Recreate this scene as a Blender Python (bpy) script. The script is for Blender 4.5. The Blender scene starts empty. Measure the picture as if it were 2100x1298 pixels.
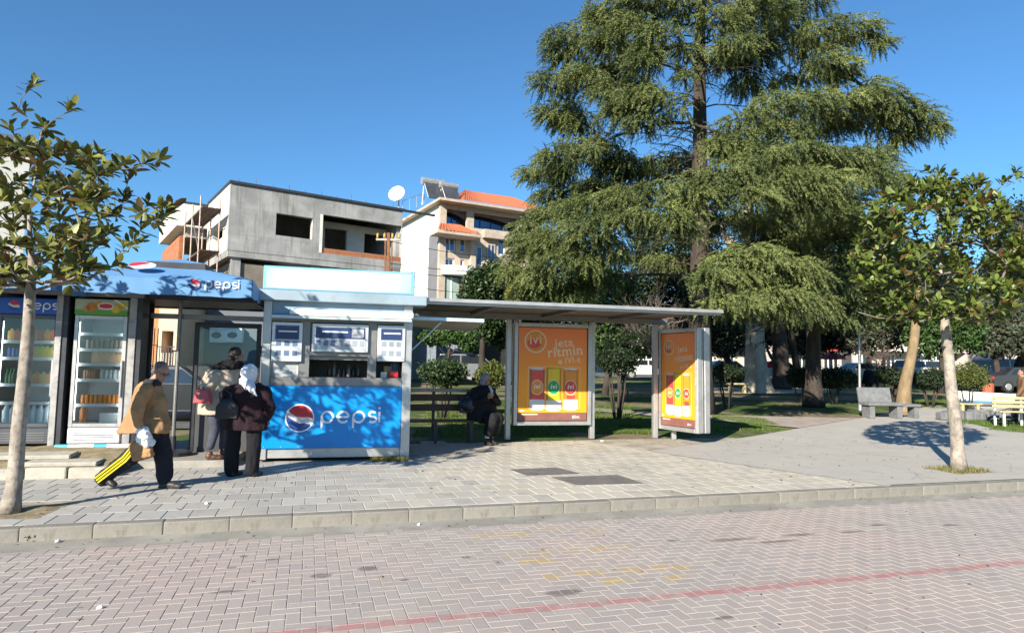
import bpy, bmesh, math, random
import numpy as np
from mathutils import Vector, Matrix, noise as mnoise
rng = random.Random(7)
nprng = np.random.RandomState(11)
S = bpy.context.scene
COL = S.collection
# ---------------------------------------------------------------- camera
F = 1350.0; CX, CY = 1050.0, 649.0; ZC = 1.55; ROLL = 0.0165; PITCH = math.atan(106 / F)
FW = np.array([0, math.cos(PITCH), math.sin(PITCH)]); _r = np.array([1.0, 0, 0]); _u = np.cross(_r, FW)
RT = math.cos(ROLL) * _r + math.sin(ROLL) * _u; UP = -math.sin(ROLL) * _r + math.cos(ROLL) * _u
CAMP = np.array([0, 0, ZC])
cam_d = bpy.data.cameras.new('camera'); cam = bpy.data.objects.new('camera', cam_d); COL.objects.link(cam)
cam_d.sensor_width = 36.0; cam_d.lens = 36.0 * F / 2100.0; cam_d.clip_start = 0.05; cam_d.clip_end = 3000
cam.matrix_world = Matrix(((RT[0], UP[0], -FW[0], 0), (RT[1], UP[1], -FW[1], 0), (RT[2], UP[2], -FW[2], ZC), (0, 0, 0, 1)))
S.camera = cam
# ---------------------------------------------------------------- sky, sun, exposure
SUN_AZ = math.radians(29.0); SUN_EL = math.radians(25.5)   # the light travels towards (sin az, cos az)
w = bpy.data.worlds.new('World'); S.world = w; w.use_nodes = True
wn = w.node_tree.nodes; wl = w.node_tree.links
sky = wn.new('ShaderNodeTexSky'); sky.sky_type = 'NISHITA'; sky.sun_disc = False
sky.sun_elevation = SUN_EL; sky.sun_rotation = SUN_AZ + math.pi
sky.altitude = 3000; sky.air_density = 1.5; sky.dust_density = 0.0; sky.ozone_density = 8.0
tint = wn.new('ShaderNodeMix'); tint.data_type = 'RGBA'; tint.blend_type = 'MULTIPLY'; tint.inputs[0].default_value = 1.0; tint.inputs[7].default_value = (0.86, 1.04, 1.0, 1)
wl.new(sky.outputs[0], tint.inputs[6]); wl.new(tint.outputs[2], wn['Background'].inputs[0]); wn['Background'].inputs[1].default_value = 0.085
sd = bpy.data.lights.new('sun', 'SUN'); sd.energy = 5.0; sd.angle = math.radians(0.53); sd.color = (1.0, 0.92, 0.79)
sun = bpy.data.objects.new('sun', sd); COL.objects.link(sun)
sun.rotation_euler = Vector((math.sin(SUN_AZ) * math.cos(SUN_EL), math.cos(SUN_AZ) * math.cos(SUN_EL), -math.sin(SUN_EL))).to_track_quat('-Z', 'Y').to_euler()
S.view_settings.view_transform = 'Standard'; S.view_settings.look = 'None'; S.view_settings.gamma = 1.0
S.view_settings.use_curve_mapping = False; S.view_settings.exposure = 1.05
S.render.engine = 'CYCLES'
S.cycles.max_bounces = 7; S.cycles.transparent_max_bounces = 10; S.cycles.caustics_reflective = False; S.cycles.caustics_refractive = False
# ---------------------------------------------------------------- from a picture point to a place
def ray(px, py): return FW + RT * ((px - CX) / F) + UP * (-(py - CY) / F)
def G(px, py, z=0.0):
    d = ray(px, py); return Vector(CAMP + d * ((z - ZC) / d[2]))
def PY(px, py, Y):
    d = ray(px, py); return Vector(CAMP + d * (Y / d[1]))
def hg(x, y):                       # the park rises gently behind the shelter
    t = max(0.0, min(y, 60.0) - 14.5)
    return 0.03 * t * t / (t + 2.0) if t > 0 else 0.0
def GG(px, py):                     # picture point on the rising ground
    z = 0.0
    for _ in range(40):
        p = G(px, py, z); z = 0.5 * z + 0.5 * hg(p.x, p.y)
    return p
def onG(px, Y):                     # ground point at depth Y in picture column px
    z = hg(0, Y)
    d = ray(px, 800.0); x = d[0] / d[1] * Y
    return Vector((x, Y, z))
def on_plane(px, py, p0, n):
    d = Vector(ray(px, py)); c = Vector(CAMP)
    return c + d * ((Vector(p0) - c).dot(n) / d.dot(n))
# ---------------------------------------------------------------- mesh helpers
def rotz(a): return Matrix.Rotation(a, 3, 'Z')
class MB:
    def __init__(s): s.v = []; s.f = []; s.m = []
    def add(s, vs, fs, mi=0):
        b = len(s.v); s.v += [tuple(p) for p in vs]; s.f += [tuple(i + b for i in f) for f in fs]; s.m += [mi] * len(fs); return s
    def box(s, c, size, R=None, mi=0):
        c = Vector(c); hx, hy, hz = size[0] / 2, size[1] / 2, size[2] / 2
        vs = [Vector((x * hx, y * hy, z * hz)) for z in (-1, 1) for y in (-1, 1) for x in (-1, 1)]
        if R is not None: vs = [R @ p for p in vs]
        return s.add([p + c for p in vs], [(0, 2, 3, 1), (4, 5, 7, 6), (0, 1, 5, 4), (2, 6, 7, 3), (0, 4, 6, 2), (1, 3, 7, 5)], mi)
    def box2(s, a, b, mi=0):
        return s.box([(a[i] + b[i]) / 2 for i in range(3)], [abs(b[i] - a[i]) for i in range(3)], None, mi)
    def bar(s, p, q, w_, h_=None, up=(0, 0, 1), mi=0):
        p = Vector(p); q = Vector(q); h_ = h_ or w_; d = (q - p); L = d.length
        if L < 1e-6: return s
        d.normalize(); u = Vector(up)
        if abs(d.dot(u)) > 0.98: u = Vector((0, 1, 0)) if abs(d.y) < 0.9 else Vector((1, 0, 0))
        a = d.cross(u).normalized(); b = a.cross(d).normalized()
        R = Matrix((d, a, b)).transposed()
        return s.box((p + q) / 2, (L, w_, h_), R, mi)
    def tube(s, pts, rad, n=8, cap=True, mi=0, sq=(1, 1)):
        pts = [Vector(p) for p in pts]
        if not hasattr(rad, '__len__'): rad = [rad] * len(pts)
        rings = []; prev = None
        for i, p in enumerate(pts):
            t = (pts[min(i + 1, len(pts) - 1)] - pts[max(i - 1, 0)])
            if t.length < 1e-9: t = Vector((0, 0, 1))
            t.normalize()
            if prev is None:
                ref = Vector((1, 0, 0)) if abs(t.x) < 0.9 else Vector((0, 1, 0))
                a = (ref - t * ref.dot(t)).normalized()
            else:
                a = prev - t * prev.dot(t)
                a = a.normalized() if a.length > 1e-6 else t.orthogonal().normalized()
            prev = a; b = t.cross(a)
            rings.append([p + (a * math.cos(2 * math.pi * k / n) * sq[0] + b * math.sin(2 * math.pi * k / n) * sq[1]) * rad[i] for k in range(n)])
        vs = [p for r in rings for p in r]; fs = []
        for i in range(len(rings) - 1):
            for k in range(n):
                fs.append((i * n + k, i * n + (k + 1) % n, (i + 1) * n + (k + 1) % n, (i + 1) * n + k))
        if cap:
            fs.append(tuple(range(n - 1, -1, -1))); fs.append(tuple((len(rings) - 1) * n + k for k in range(n)))
        return s.add(vs, fs, mi)
    def loft(s, rings, cap=True, mi=0):      # rings: equal-length point lists
        n = len(rings[0]); vs = [p for r in rings for p in r]; fs = []
        for i in range(len(rings) - 1):
            for k in range(n):
                fs.append((i * n + k, i * n + (k + 1) % n, (i + 1) * n + (k + 1) % n, (i + 1) * n + k))
        if cap:
            fs.append(tuple(range(n - 1, -1, -1))); fs.append(tuple((len(rings) - 1) * n + k for k in range(n)))
        return s.add(vs, fs, mi)
    def ell(s, c, r, R=None, nu=12, nv=8, mi=0):
        c = Vector(c); vs = []; fs = []
        for j in range(nv + 1):
            th = math.pi * j / nv
            for i in range(nu):
                ph = 2 * math.pi * i / nu
                p = Vector((r[0] * math.sin(th) * math.cos(ph), r[1] * math.sin(th) * math.sin(ph), r[2] * math.cos(th)))
                if R is not None: p = R @ p
                vs.append(p + c)
        for j in range(nv):
            for i in range(nu):
                a = j * nu + i; b = j * nu + (i + 1) % nu
                fs.append((a, a + nu, b + nu, b))
        return s.add(vs, fs, mi)
    def lathe(s, c, prof, n=16, R=None, mi=0):
        c = Vector(c); rings = []
        for r, z in prof:
            ps = [Vector((r * math.cos(2 * math.pi * k / n), r * math.sin(2 * math.pi * k / n), z)) for k in range(n)]
            rings.append([(R @ p if R is not None else p) + c for p in ps])
        return s.loft(rings, True, mi)
    def prism(s, poly, o, U, V, W, d, mi=0):  # polygon in plane (o,U,V) extruded by d along W
        o = Vector(o); U = Vector(U); V = Vector(V); W = Vector(W); n = len(poly)
        a = [o + U * x + V * y for x, y in poly]; b = [p + W * d for p in a]
        fs = [tuple(range(n - 1, -1, -1)), tuple(range(n, 2 * n))] + [(i, (i + 1) % n, n + (i + 1) % n, n + i) for i in range(n)]
        return s.add(a + b, fs, mi)
    def mesh(s, name, mats, smooth=False):
        me = bpy.data.meshes.new(name); me.from_pydata([tuple(p) for p in s.v], [], s.f)
        for m_ in (mats if isinstance(mats, (list, tuple)) else [mats]): me.materials.append(m_)
        if any(s.m): me.polygons.foreach_set('material_index', s.m)
        if smooth: me.polygons.foreach_set('use_smooth', [True] * len(me.polygons))
        me.update(); return me
    def build(s, name, mats, parent=None, smooth=False, bevel=0, seg=1, fixn=False, **kw):
        me = s.mesh(name, mats, smooth)
        if fixn:
            bm = bmesh.new(); bm.from_mesh(me); bmesh.ops.recalc_face_normals(bm, faces=bm.faces[:]); bm.to_mesh(me); bm.free()
        o = link(name, me, parent, **kw)
        if bevel:
            b = o.modifiers.new('bevel', 'BEVEL'); b.width = bevel; b.segments = seg; b.limit_method = 'ANGLE'
        return o
def link(name, me, parent=None, label=None, cat=None, group=None, kind=None, mw=None):
    o = bpy.data.objects.new(name, me); COL.objects.link(o)
    if parent is not None:
        o.parent = parent
        o.matrix_parent_inverse = Matrix(parent_world(parent)).inverted()
    if mw is not None:
        if parent is not None: o.matrix_parent_inverse = Matrix.Identity(4); o.matrix_basis = Matrix(parent_world(parent)).inverted() @ mw
        else: o.matrix_basis = mw
    tag(o, label, cat, group, kind); return o
def parent_world(o):
    return o.matrix_basis.copy() if o.parent is None else parent_world(o.parent) @ o.matrix_parent_inverse @ o.matrix_basis
def tag(o, label=None, cat=None, group=None, kind=None):
    if label: o['label'] = label
    if cat: o['category'] = cat
    if group: o['group'] = group
    if kind: o['kind'] = kind
    return o
def thing(name, label, cat, loc=(0, 0, 0), group=None):
    o = bpy.data.objects.new(name, None); COL.objects.link(o); o.location = loc; o.empty_display_size = 0.2
    o.matrix_basis = Matrix.Translation(Vector(loc))
    return tag(o, label, cat, group)
def np_mesh(name, V, Fq, mats, mi=None, smooth=False):   # many same-sized faces, fast
    V = np.asarray(V, dtype=np.float32).reshape(-1, 3); Fq = np.asarray(Fq, dtype=np.int32); k = Fq.shape[1]
    me = bpy.data.meshes.new(name); me.vertices.add(len(V)); me.vertices.foreach_set('co', V.ravel())
    me.loops.add(Fq.size); me.loops.foreach_set('vertex_index', Fq.ravel())
    me.polygons.add(len(Fq)); me.polygons.foreach_set('loop_start', np.arange(0, Fq.size, k, dtype=np.int32))
    for m_ in (mats if isinstance(mats, (list, tuple)) else [mats]): me.materials.append(m_)
    if mi is not None: me.polygons.foreach_set('material_index', np.asarray(mi, dtype=np.int32))
    me.polygons.foreach_set('use_smooth', np.full(len(Fq), bool(smooth)))
    me.update(); me.validate(); return me
def text_mesh(txt, size, mat, align='CENTER', shear=0.0, extrude=0.0015, bold=0.0):
    cu = bpy.data.curves.new('txt', 'FONT'); cu.body = txt; cu.size = size; cu.align_x = align; cu.extrude = extrude; cu.shear = shear; cu.offset = bold
    cu.resolution_u = 3; cu.space_character = 1.08
    o = bpy.data.objects.new('txt', cu); COL.objects.link(o)
    bpy.context.view_layer.update()
    me = bpy.data.meshes.new_from_object(o.evaluated_get(bpy.context.evaluated_depsgraph_get()))
    bpy.data.objects.remove(o); bpy.data.curves.remove(cu)
    me.materials.clear(); me.materials.append(mat); return me
def frame_m(o, X, Y, Z):
    X = Vector(X).normalized(); Y = Vector(Y).normalized(); Z = Vector(Z).normalized()
    m = Matrix((X, Y, Z)).transposed().to_4x4(); m.translation = Vector(o); return m
def stroke(mb, pts, wd, o, U, V, W, d, closed=False, mi=0):    # flat band along a 2-d polyline
    P = [Vector(p) for p in pts]; n = len(P); L = []; Rr = []
    for i in range(n):
        if closed: t = (P[(i + 1) % n] - P[i - 1])
        else: t = P[min(i + 1, n - 1)] - P[max(i - 1, 0)]
        t.normalize(); nn = Vector((-t.y, t.x)); L.append(P[i] + nn * wd / 2); Rr.append(P[i] - nn * wd / 2)
    for i in range(n if closed else n - 1):
        j = (i + 1) % n
        mb.prism([L[i], Rr[i], Rr[j], L[j]], o, U, V, W, d, mi)
# ---------------------------------------------------------------- materials
def lin(h):
    h = h.lstrip('#'); c = [int(h[i:i + 2], 16) / 255 for i in (0, 2, 4)]
    return tuple(x / 12.92 if x <= 0.04045 else ((x + 0.055) / 1.055) ** 2.4 for x in c) + (1.0,)
class NT:
    def __init__(s, name):
        s.m = bpy.data.materials.new(name); s.m.use_nodes = True; s.n = s.m.node_tree.nodes; s.l = s.m.node_tree.links
        s.b = s.n['Principled BSDF']
    def set(s, inp, v):
        if v is None: return
        if hasattr(v, 'links') or isinstance(v, bpy.types.NodeSocket): s.l.new(v, inp)
        else:
            if inp.type == 'RGBA' and len(v) == 3: v = tuple(v) + (1.0,)
            inp.default_value = v
    def node(s, t, **kw):
        n = s.n.new(t)
        for k, v in kw.items(): setattr(n, k, v)
        return n
    def math(s, op, a, b=0.0, c=None, clamp=False):
        n = s.node('ShaderNodeMath', operation=op, use_clamp=clamp); s.set(n.inputs[0], a); s.set(n.inputs[1], b)
        if c is not None: s.set(n.inputs[2], c)
        return n.outputs[0]
    def mix(s, fac, a, b, blend='MIX'):
        n = s.node('ShaderNodeMix', data_type='RGBA', blend_type=blend)
        s.set(n.inputs[0], fac); s.set(n.inputs[6], a); s.set(n.inputs[7], b); return n.outputs[2]
    def pos(s): return s.node('ShaderNodeNewGeometry').outputs['Position']
    def obj(s): return s.node('ShaderNodeTexCoord').outputs['Object']
    def xyz(s, v):
        n = s.node('ShaderNodeSeparateXYZ'); s.set(n.inputs[0], v); return n.outputs
    def mapping(s, v, loc=(0, 0, 0), rot=(0, 0, 0), scale=(1, 1, 1)):
        n = s.node('ShaderNodeMapping'); s.set(n.inputs[0], v); n.inputs[1].default_value = loc; n.inputs[2].default_value = rot; n.inputs[3].default_value = scale; return n.outputs[0]
    def noise(s, v, scale, detail=4, rough=0.55, dist=0.0):
        n = s.node('ShaderNodeTexNoise'); s.set(n.inputs['Vector'], v); n.inputs['Scale'].default_value = scale
        n.inputs['Detail'].default_value = detail; n.inputs['Roughness'].default_value = rough; n.inputs['Distortion'].default_value = dist; return n.outputs[0]
    def ramp(s, v, stops):
        n = s.node('ShaderNodeValToRGB'); s.set(n.inputs[0], v); e = n.color_ramp.elements
        while len(e) < len(stops): e.new(0.5)
        for i, (p, c) in enumerate(stops):
            e[i].position = p; e[i].color = c if len(c) == 4 else tuple(c) + (1,)
        return n.outputs[0]
    def smooth(s, v, a, b):
        n = s.node('ShaderNodeMapRange', interpolation_type='SMOOTHSTEP'); s.set(n.inputs[0], v); n.inputs[1].default_value = a; n.inputs[2].default_value = b
        return n.outputs[0]
    def bump(s, h, strength, dist=0.02):
        n = s.node('ShaderNodeBump'); n.inputs['Strength'].default_value = strength; n.inputs['Distance'].default_value = dist
        s.set(n.inputs['Height'], h); s.l.new(n.outputs[0], s.b.inputs['Normal'])
    def rnd(s):
        a = s.node('ShaderNodeNewGeometry').outputs['Random Per Island']; b = s.node('ShaderNodeObjectInfo').outputs['Random']
        return s.math('FRACT', s.math('ADD', a, b))
    def out(s, col, rough=0.7, metal=0.0, spec=0.5, **kw):
        s.set(s.b.inputs['Base Color'], col); s.set(s.b.inputs['Roughness'], rough); s.set(s.b.inputs['Metallic'], metal); s.set(s.b.inputs['Specular IOR Level'], spec)
        for k, v in kw.items(): s.set(s.b.inputs[k], v)
        return s.m
def C(h):
    return lin(h) if isinstance(h, str) else tuple(h) + (1.0,) if len(h) == 3 else h
def dk(c, k): return tuple(x * k for x in C(c)[:3]) + (1.0,)
def pm(name, col, var=0.12, scale=3.0, rough=0.6, metal=0.0, bump=0.0, bscale=40.0, dirt=None, dirt_amt=0.0, spec=0.5, island=0.0, stretch=(1, 1, 1), **kw):
    """one colour with blotchy variation, fine relief and optional dirt"""
    t = NT(name); v = t.mapping(t.obj(), scale=stretch)
    c = C(col); n = t.noise(v, scale, 5, 0.6)
    colr = t.mix(t.smooth(n, 0.3, 0.7), dk(c, 1 - var), dk(c, 1 + var * 0.6))
    if island: colr = t.mix(t.rnd(), t.mix(1.0, colr, (1 - island, 1 - island, 1 - island, 1), 'MULTIPLY'), colr)
    if dirt is not None:
        d = t.noise(v, scale * 2.3, 6, 0.65); colr = t.mix(t.math('MULTIPLY', t.smooth(d, 0.5, 0.72), dirt_amt), colr, C(dirt))
    if bump: t.bump(t.noise(v, bscale, 4), bump, 0.01)
    r = t.math('ADD', rough, t.math('MULTIPLY', t.math('SUBTRACT', n, 0.5), 0.18), clamp=True)
    return t.out(colr, r, metal, spec, **kw)
def glass(name, tint=(0.9, 0.95, 0.95), alpha=0.25, rough=0.03):
    t = NT(name); t.m.blend_method = 'BLEND' if hasattr(t.m, 'blend_method') else None
    tr = t.node('ShaderNodeBsdfTransparent'); tr.inputs[0].default_value = tuple(tint) + (1,)
    gl = t.node('ShaderNodeBsdfGlossy'); gl.inputs['Roughness'].default_value = rough; gl.inputs['Color'].default_value = (0.6, 0.63, 0.66, 1)
    fr = t.node('ShaderNodeFresnel'); fr.inputs[0].default_value = 1.5
    mx = t.node('ShaderNodeMixShader'); t.l.new(t.math('ADD', fr.outputs[0], alpha * 0.02, clamp=True), mx.inputs[0]); t.l.new(tr.outputs[0], mx.inputs[1]); t.l.new(gl.outputs[0], mx.inputs[2])
    t.l.new(mx.outputs[0], t.n['Material Output'].inputs[0]); return t.m
def leafmat(name, c1, c2, c3=None, p3=0.12, rough=0.5, trans=0.25, spec=0.4):
    t = NT(name); r = t.rnd(); col = t.mix(r, C(c1), C(c2))
    if c3 is not None:
        r2 = t.math('FRACT', t.math('MULTIPLY', r, 17.31)); col = t.mix(t.math('LESS_THAN', r2, p3), col, C(c3))
    t.out(col, rough, 0, spec)
    tl = t.node('ShaderNodeBsdfTranslucent'); t.set(tl.inputs[0], col); mx = t.node('ShaderNodeMixShader'); mx.inputs[0].default_value = trans
    t.l.new(t.b.outputs[0], mx.inputs[1]); t.l.new(tl.outputs[0], mx.inputs[2]); t.l.new(mx.outputs[0], t.n['Material Output'].inputs[0]); return t.m
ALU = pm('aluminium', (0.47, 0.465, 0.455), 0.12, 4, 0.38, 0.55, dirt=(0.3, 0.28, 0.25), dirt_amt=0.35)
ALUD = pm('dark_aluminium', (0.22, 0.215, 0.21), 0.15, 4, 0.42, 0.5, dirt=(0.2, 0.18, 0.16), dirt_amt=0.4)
STEELD = pm('dark_steel', (0.045, 0.047, 0.055), 0.2, 5, 0.45, 0.4)
WHITEP = pm('white_paint', (0.78, 0.78, 0.76), 0.05, 3, 0.45, dirt=(0.5, 0.47, 0.42), dirt_amt=0.3)
BLACKP = pm('black_plastic', (0.02, 0.02, 0.022), 0.2, 6, 0.5)
RUBBER = pm('rubber', (0.018, 0.018, 0.018), 0.2, 9, 0.8)
GLASS = glass('clear_glass'); DGLASS = pm('dark_window_glass', (0.02, 0.024, 0.03), 0.2, 1.5, 0.06, 0, spec=0.8)
RUST = pm('rust', (0.20, 0.085, 0.035), 0.3, 8, 0.85, dirt=(0.09, 0.05, 0.03), dirt_amt=0.6, bump=0.2)
WOODB = pm('brown_wood', (0.085, 0.045, 0.025), 0.3, 3, 0.6, stretch=(1, 8, 8), bump=0.1)
BARKD = pm('dark_bark', (0.055, 0.042, 0.033), 0.45, 5, 0.95, bump=0.9, bscale=14, stretch=(1, 1, 0.25))
BARKL = pm('pale_bark', (0.31, 0.27, 0.225), 0.4, 9, 0.9, bump=0.7, bscale=26, stretch=(1, 1, 0.7), dirt=(0.11, 0.095, 0.075), dirt_amt=0.75)
BARKY = pm('yellow_bark', (0.23, 0.165, 0.09), 0.3, 6, 0.9, bump=0.5, bscale=18, stretch=(1, 1, 0.3), dirt=(0.08, 0.06, 0.04), dirt_amt=0.6)
# ================================================================ ground, road, kerb, pavement
TH = math.radians(17.0); EU = Vector((math.cos(TH), math.sin(TH), 0)); EV = Vector((-math.sin(TH), math.cos(TH), 0)); SO = Vector((0.04, 7.62, 0))
def ST(u, v, z=0.0): return SO + EU * u + EV * v + Vector((0, 0, z))
def uv_of(p): d = Vector(p) - SO; return d.dot(EU), d.dot(EV)
RS = rotz(TH)
TK = math.radians(14.0); ES = Vector((math.cos(TK), math.sin(TK), 0)); NS = Vector((-math.sin(TK), math.cos(TK), 0)); K0 = Vector((-1.68, 11.12, 0))
def KF(s, b, z=0.0): return K0 + ES * s + NS * b + Vector((0, 0, z))
RK = rotz(TK); ZV = Vector((0, 0, 1))
ROADZ = -0.125
# --- soil and lawn sheet to the horizon
def ground_mat():
    t = NT('lawn_and_soil'); p = t.pos()
    g = t.mix(t.noise(p, 2.2, 5), (0.035, 0.07, 0.014, 1), (0.075, 0.12, 0.026, 1))
    d = t.mix(t.noise(p, 5.0, 5), (0.16, 0.12, 0.075, 1), (0.26, 0.21, 0.14, 1))
    m = t.smooth(t.noise(p, 0.35, 6, 0.65), 0.47, 0.58)
    c = t.mix(m, g, d); t.bump(t.noise(p, 22, 5), 0.6, 0.04); return t.out(c, 0.95, 0, 0.2)
LAWN = ground_mat()
us = [-1500, -600, -250, -120, -80] + list(np.arange(-60, 62, 2.0)) + [80, 120, 250, 600, 1500]
vs = [-1500, -400, -120, -40, -12, 0.05, 0.07] + list(np.arange(2, 62, 2.0)) + [75, 110, 200, 400, 800, 1500]
V = []; Fq = []
for v in vs:
    for u in us:
        p = ST(u, v); V.append((p.x, p.y, -0.2 if v <= 0.05 else hg(p.x, p.y) - 0.02))
nu = len(us)
for j in range(len(vs) - 1):
    for i in range(nu - 1): Fq.append((j * nu + i, j * nu + i + 1, (j + 1) * nu + i + 1, (j + 1) * nu + i))
link('ground', np_mesh('ground', V, Fq, LAWN), kind='structure')
# --- road of herringbone pavers
def paver_mat():
    t = NT('road_paver'); p = t.pos(); q = t.mapping(p, loc=(0, 0, 0)); r = t.rnd()
    a = t.node('ShaderNodeVectorMath', operation='SUBTRACT'); t.set(a.inputs[0], p); a.inputs[1].default_value = SO
    q = t.node('ShaderNodeVectorRotate', rotation_type='Z_AXIS'); t.l.new(a.outputs[0], q.inputs[0]); q.inputs['Angle'].default_value = -TH
    X, Y, Z = t.xyz(q.outputs[0])
    base = t.mix(r, (0.335, 0.295, 0.265, 1), (0.385, 0.345, 0.31, 1))
    big = t.noise(p, 0.45, 4, 0.6)
    base = t.mix(t.math('MULTIPLY', t.smooth(big, 0.42, 0.62), 0.6), base, (0.40, 0.315, 0.28, 1))
    r2 = t.math('FRACT', t.math('MULTIPLY', r, 23.7))
    base = t.mix(t.math('MULTIPLY', t.math('GREATER_THAN', r2, 0.9), 0.45), base, (0.30, 0.275, 0.265, 1))
    dust = t.smooth(t.noise(p, 0.9, 5, 0.65), 0.5, 0.68)
    base = t.mix(t.math('MULTIPLY', dust, 0.55), base, (0.42, 0.37, 0.315, 1))
    base = t.mix(t.math('MULTIPLY', t.smooth(t.noise(p, 60, 3), 0.35, 0.75), 0.22), base, (0.26, 0.24, 0.23, 1))
    # worn red line and worn yellow lettering painted on the pavers
    wear = t.smooth(t.noise(p, 9.0, 5, 0.7), 0.34, 0.56)
    ln = t.math('LESS_THAN', t.math('ABSOLUTE', t.math('SUBTRACT', Y, -2.79)), 0.062)
    base = t.mix(t.math('MULTIPLY', ln, t.math('MULTIPLY_ADD', wear, 0.45, 0.15)), base, (0.36, 0.13, 0.13, 1))
    yel = None
    for (u0, u1, v0, v1) in YELLOW:
        m = t.math('MULTIPLY', t.math('MULTIPLY', t.math('GREATER_THAN', X, u0), t.math('LESS_THAN', X, u1)), t.math('MULTIPLY', t.math('GREATER_THAN', Y, v0), t.math('LESS_THAN', Y, v1)))
        yel = m if yel is None else t.math('MAXIMUM', yel, m)
    w2 = t.smooth(t.noise(p, 5.5, 5, 0.7), 0.42, 0.6)
    base = t.mix(t.math('MULTIPLY', yel, t.math('MULTIPLY', w2, 0.75)), base, (0.42, 0.31, 0.12, 1))
    # oil stains and tyre scuffs
    st = None
    for (px, py, ru, rv) in STAINS:
        u, v = uv_of(G(px, py, ROADZ))
        wob = t.math('MULTIPLY', t.math('SUBTRACT', t.noise(p, 7.0, 4, 0.7), 0.5), 1.6)
        dx = t.math('DIVIDE', t.math('SUBTRACT', X, u), ru); dy = t.math('DIVIDE', t.math('SUBTRACT', Y, v), rv)
        dd = t.math('ADD', t.math('ADD', t.math('MULTIPLY', dx, dx), t.math('MULTIPLY', dy, dy)), wob)
        m = t.math('SUBTRACT', 1.0, t.smooth(dd, 0.25, 1.0)); st = m if st is None else t.math('MAXIMUM', st, m)
    base = t.mix(t.math('MULTIPLY', st, 0.62), base, (0.075, 0.06, 0.055, 1))
    t.bump(t.noise(p, 90, 4), 0.25, 0.006)
    return t.out(base, t.math('MULTIPLY_ADD', t.noise(p, 1.2, 3), 0.25, 0.55), 0, 0.35)
YELLOW = []
for (px0, py0, px1, py1) in [(960, 1092, 1090, 1104), (1090, 1080, 1160, 1092), (1180, 1082, 1240, 1094), (1020, 1124, 1310, 1134), (1060, 1146, 1140, 1152),
                             (1110, 1172, 1250, 1182), (1250, 1160, 1440, 1170), (1230, 1186, 1300, 1194), (1360, 1178, 1450, 1186)]:
    a = uv_of(G((px0 + px1) / 2, py1, ROADZ)); b = uv_of(G((px0 + px1) / 2, py0, ROADZ)); c0 = uv_of(G(px0, (py0 + py1) / 2, ROADZ)); c1 = uv_of(G(px1, (py0 + py1) / 2, ROADZ))
    YELLOW.append((c0[0], c1[0], (c0[1] + c1[1]) / 2 - 0.07, (c0[1] + c1[1]) / 2 + 0.07))
STAINS = [(658, 1180, .10, .07), (1155, 1214, .17, .09), (465, 1212, .16, .03), (1500, 1106, .34, .05), (1640, 1096, .26, .05), (1745, 1090, .2, .04), (1800, 1076, .15, .05), (1950, 1076, .14, .05),
          (755, 1165, .1, .07), (560, 1146, .08, .04), (475, 1163, .05, .03), (1590, 1110, .3, .04), (1485, 1266, .1, .03), (955, 1142, .05, .04), (830, 1188, .05, .03), (1380, 1108, .1, .03), (500, 1140, .04, .05)]
PAVER = paver_mat()
def joint_mat():
    t = NT('joint_sand'); p = t.pos(); c = t.mix(t.noise(p, 3, 5), (.25, .22, .19, 1), (.41, .37, .32, 1)); d = t.smooth(t.noise(p, 0.9, 5, 0.65), 0.5, 0.68); return t.out(t.mix(d, c, (.40, .355, .305, 1)), .95, 0, .2)
JOINT = joint_mat()
road = MB(); c0 = [ST(-200, -14), ST(200, -14), ST(200, -0.02), ST(-200, -0.02)]
road.add([p + ZV * (ROADZ - 0.003) for p in c0], [(0, 1, 2, 3)])
road = road.build('road', JOINT, kind='structure')
UB = 0.098; GAP = 0.0022
def brick_geo(L, W, hgt=0.05, b=0.003):
    hx, hy = L / 2 - GAP, W / 2 - GAP
    top = [(-hx + b, -hy + b, 0), (hx - b, -hy + b, 0), (hx - b, hy - b, 0), (-hx + b, hy - b, 0)]
    mid = [(-hx, -hy, -b), (hx, -hy, -b), (hx, hy, -b), (-hx, hy, -b)]
    bot = [(x, y, -hgt) for x, y, z in mid]
    fs = [(0, 1, 2, 3)]
    for a in (0, 4):
        for i in range(4): fs.append((a + i, a + 4 + i, a + 4 + (i + 1) % 4, a + (i + 1) % 4))
    return np.array(top + mid + bot), np.array(fs)
BG, BF = brick_geo(2 * UB, UB)
bm_ = np_mesh('brick', BG, BF, PAVER)
def place_tiles(items, geo, faces, mesh1, parent, name, zbase, maxsingle=300, stuffname='far_pavers', jz=0.0009, mat=None, only=None):
    """items: (u, v, angle). The nearest ones in view become parts of their own; the rest one mesh."""
    d = []
    for (u, v, a) in items:
        p = ST(u, v, zbase); c = np.array(p) - CAMP; wz = c @ FW
        x = CX + F * (c @ RT) / wz if wz > 0.2 else 1e9; y = CY - F * (c @ UP) / wz if wz > 0.2 else 1e9
        vis = 0 <= x <= 2100 and 0 <= y <= 1290
        d.append((0 if vis else 1, wz))
    order = sorted(range(len(items)), key=lambda i: d[i])
    VV = []; FF = []; nb = len(geo)
    for rank, i in enumerate(order):
        u, v, a = items[i]; p = ST(u, v, zbase + rng.uniform(-jz, jz))
        R = Matrix.Rotation(TH + a, 4, 'Z') @ Matrix.Rotation(rng.uniform(-.003, .003), 4, 'X') @ Matrix.Rotation(rng.uniform(-.003, .003), 4, 'Y')
        if rank < maxsingle:
            link(name, mesh1, parent, mw=Matrix.Translation(p) @ R)
        else:
            Rn = np.array(R.to_3x3()); VV.append(geo @ Rn.T + np.array(p)); FF.append(faces + nb * (len(VV) - 1))
    link(stuffname, np_mesh(stuffname, np.concatenate(VV), np.concatenate(FF), mat), parent, kind='stuff')
items = []
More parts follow.
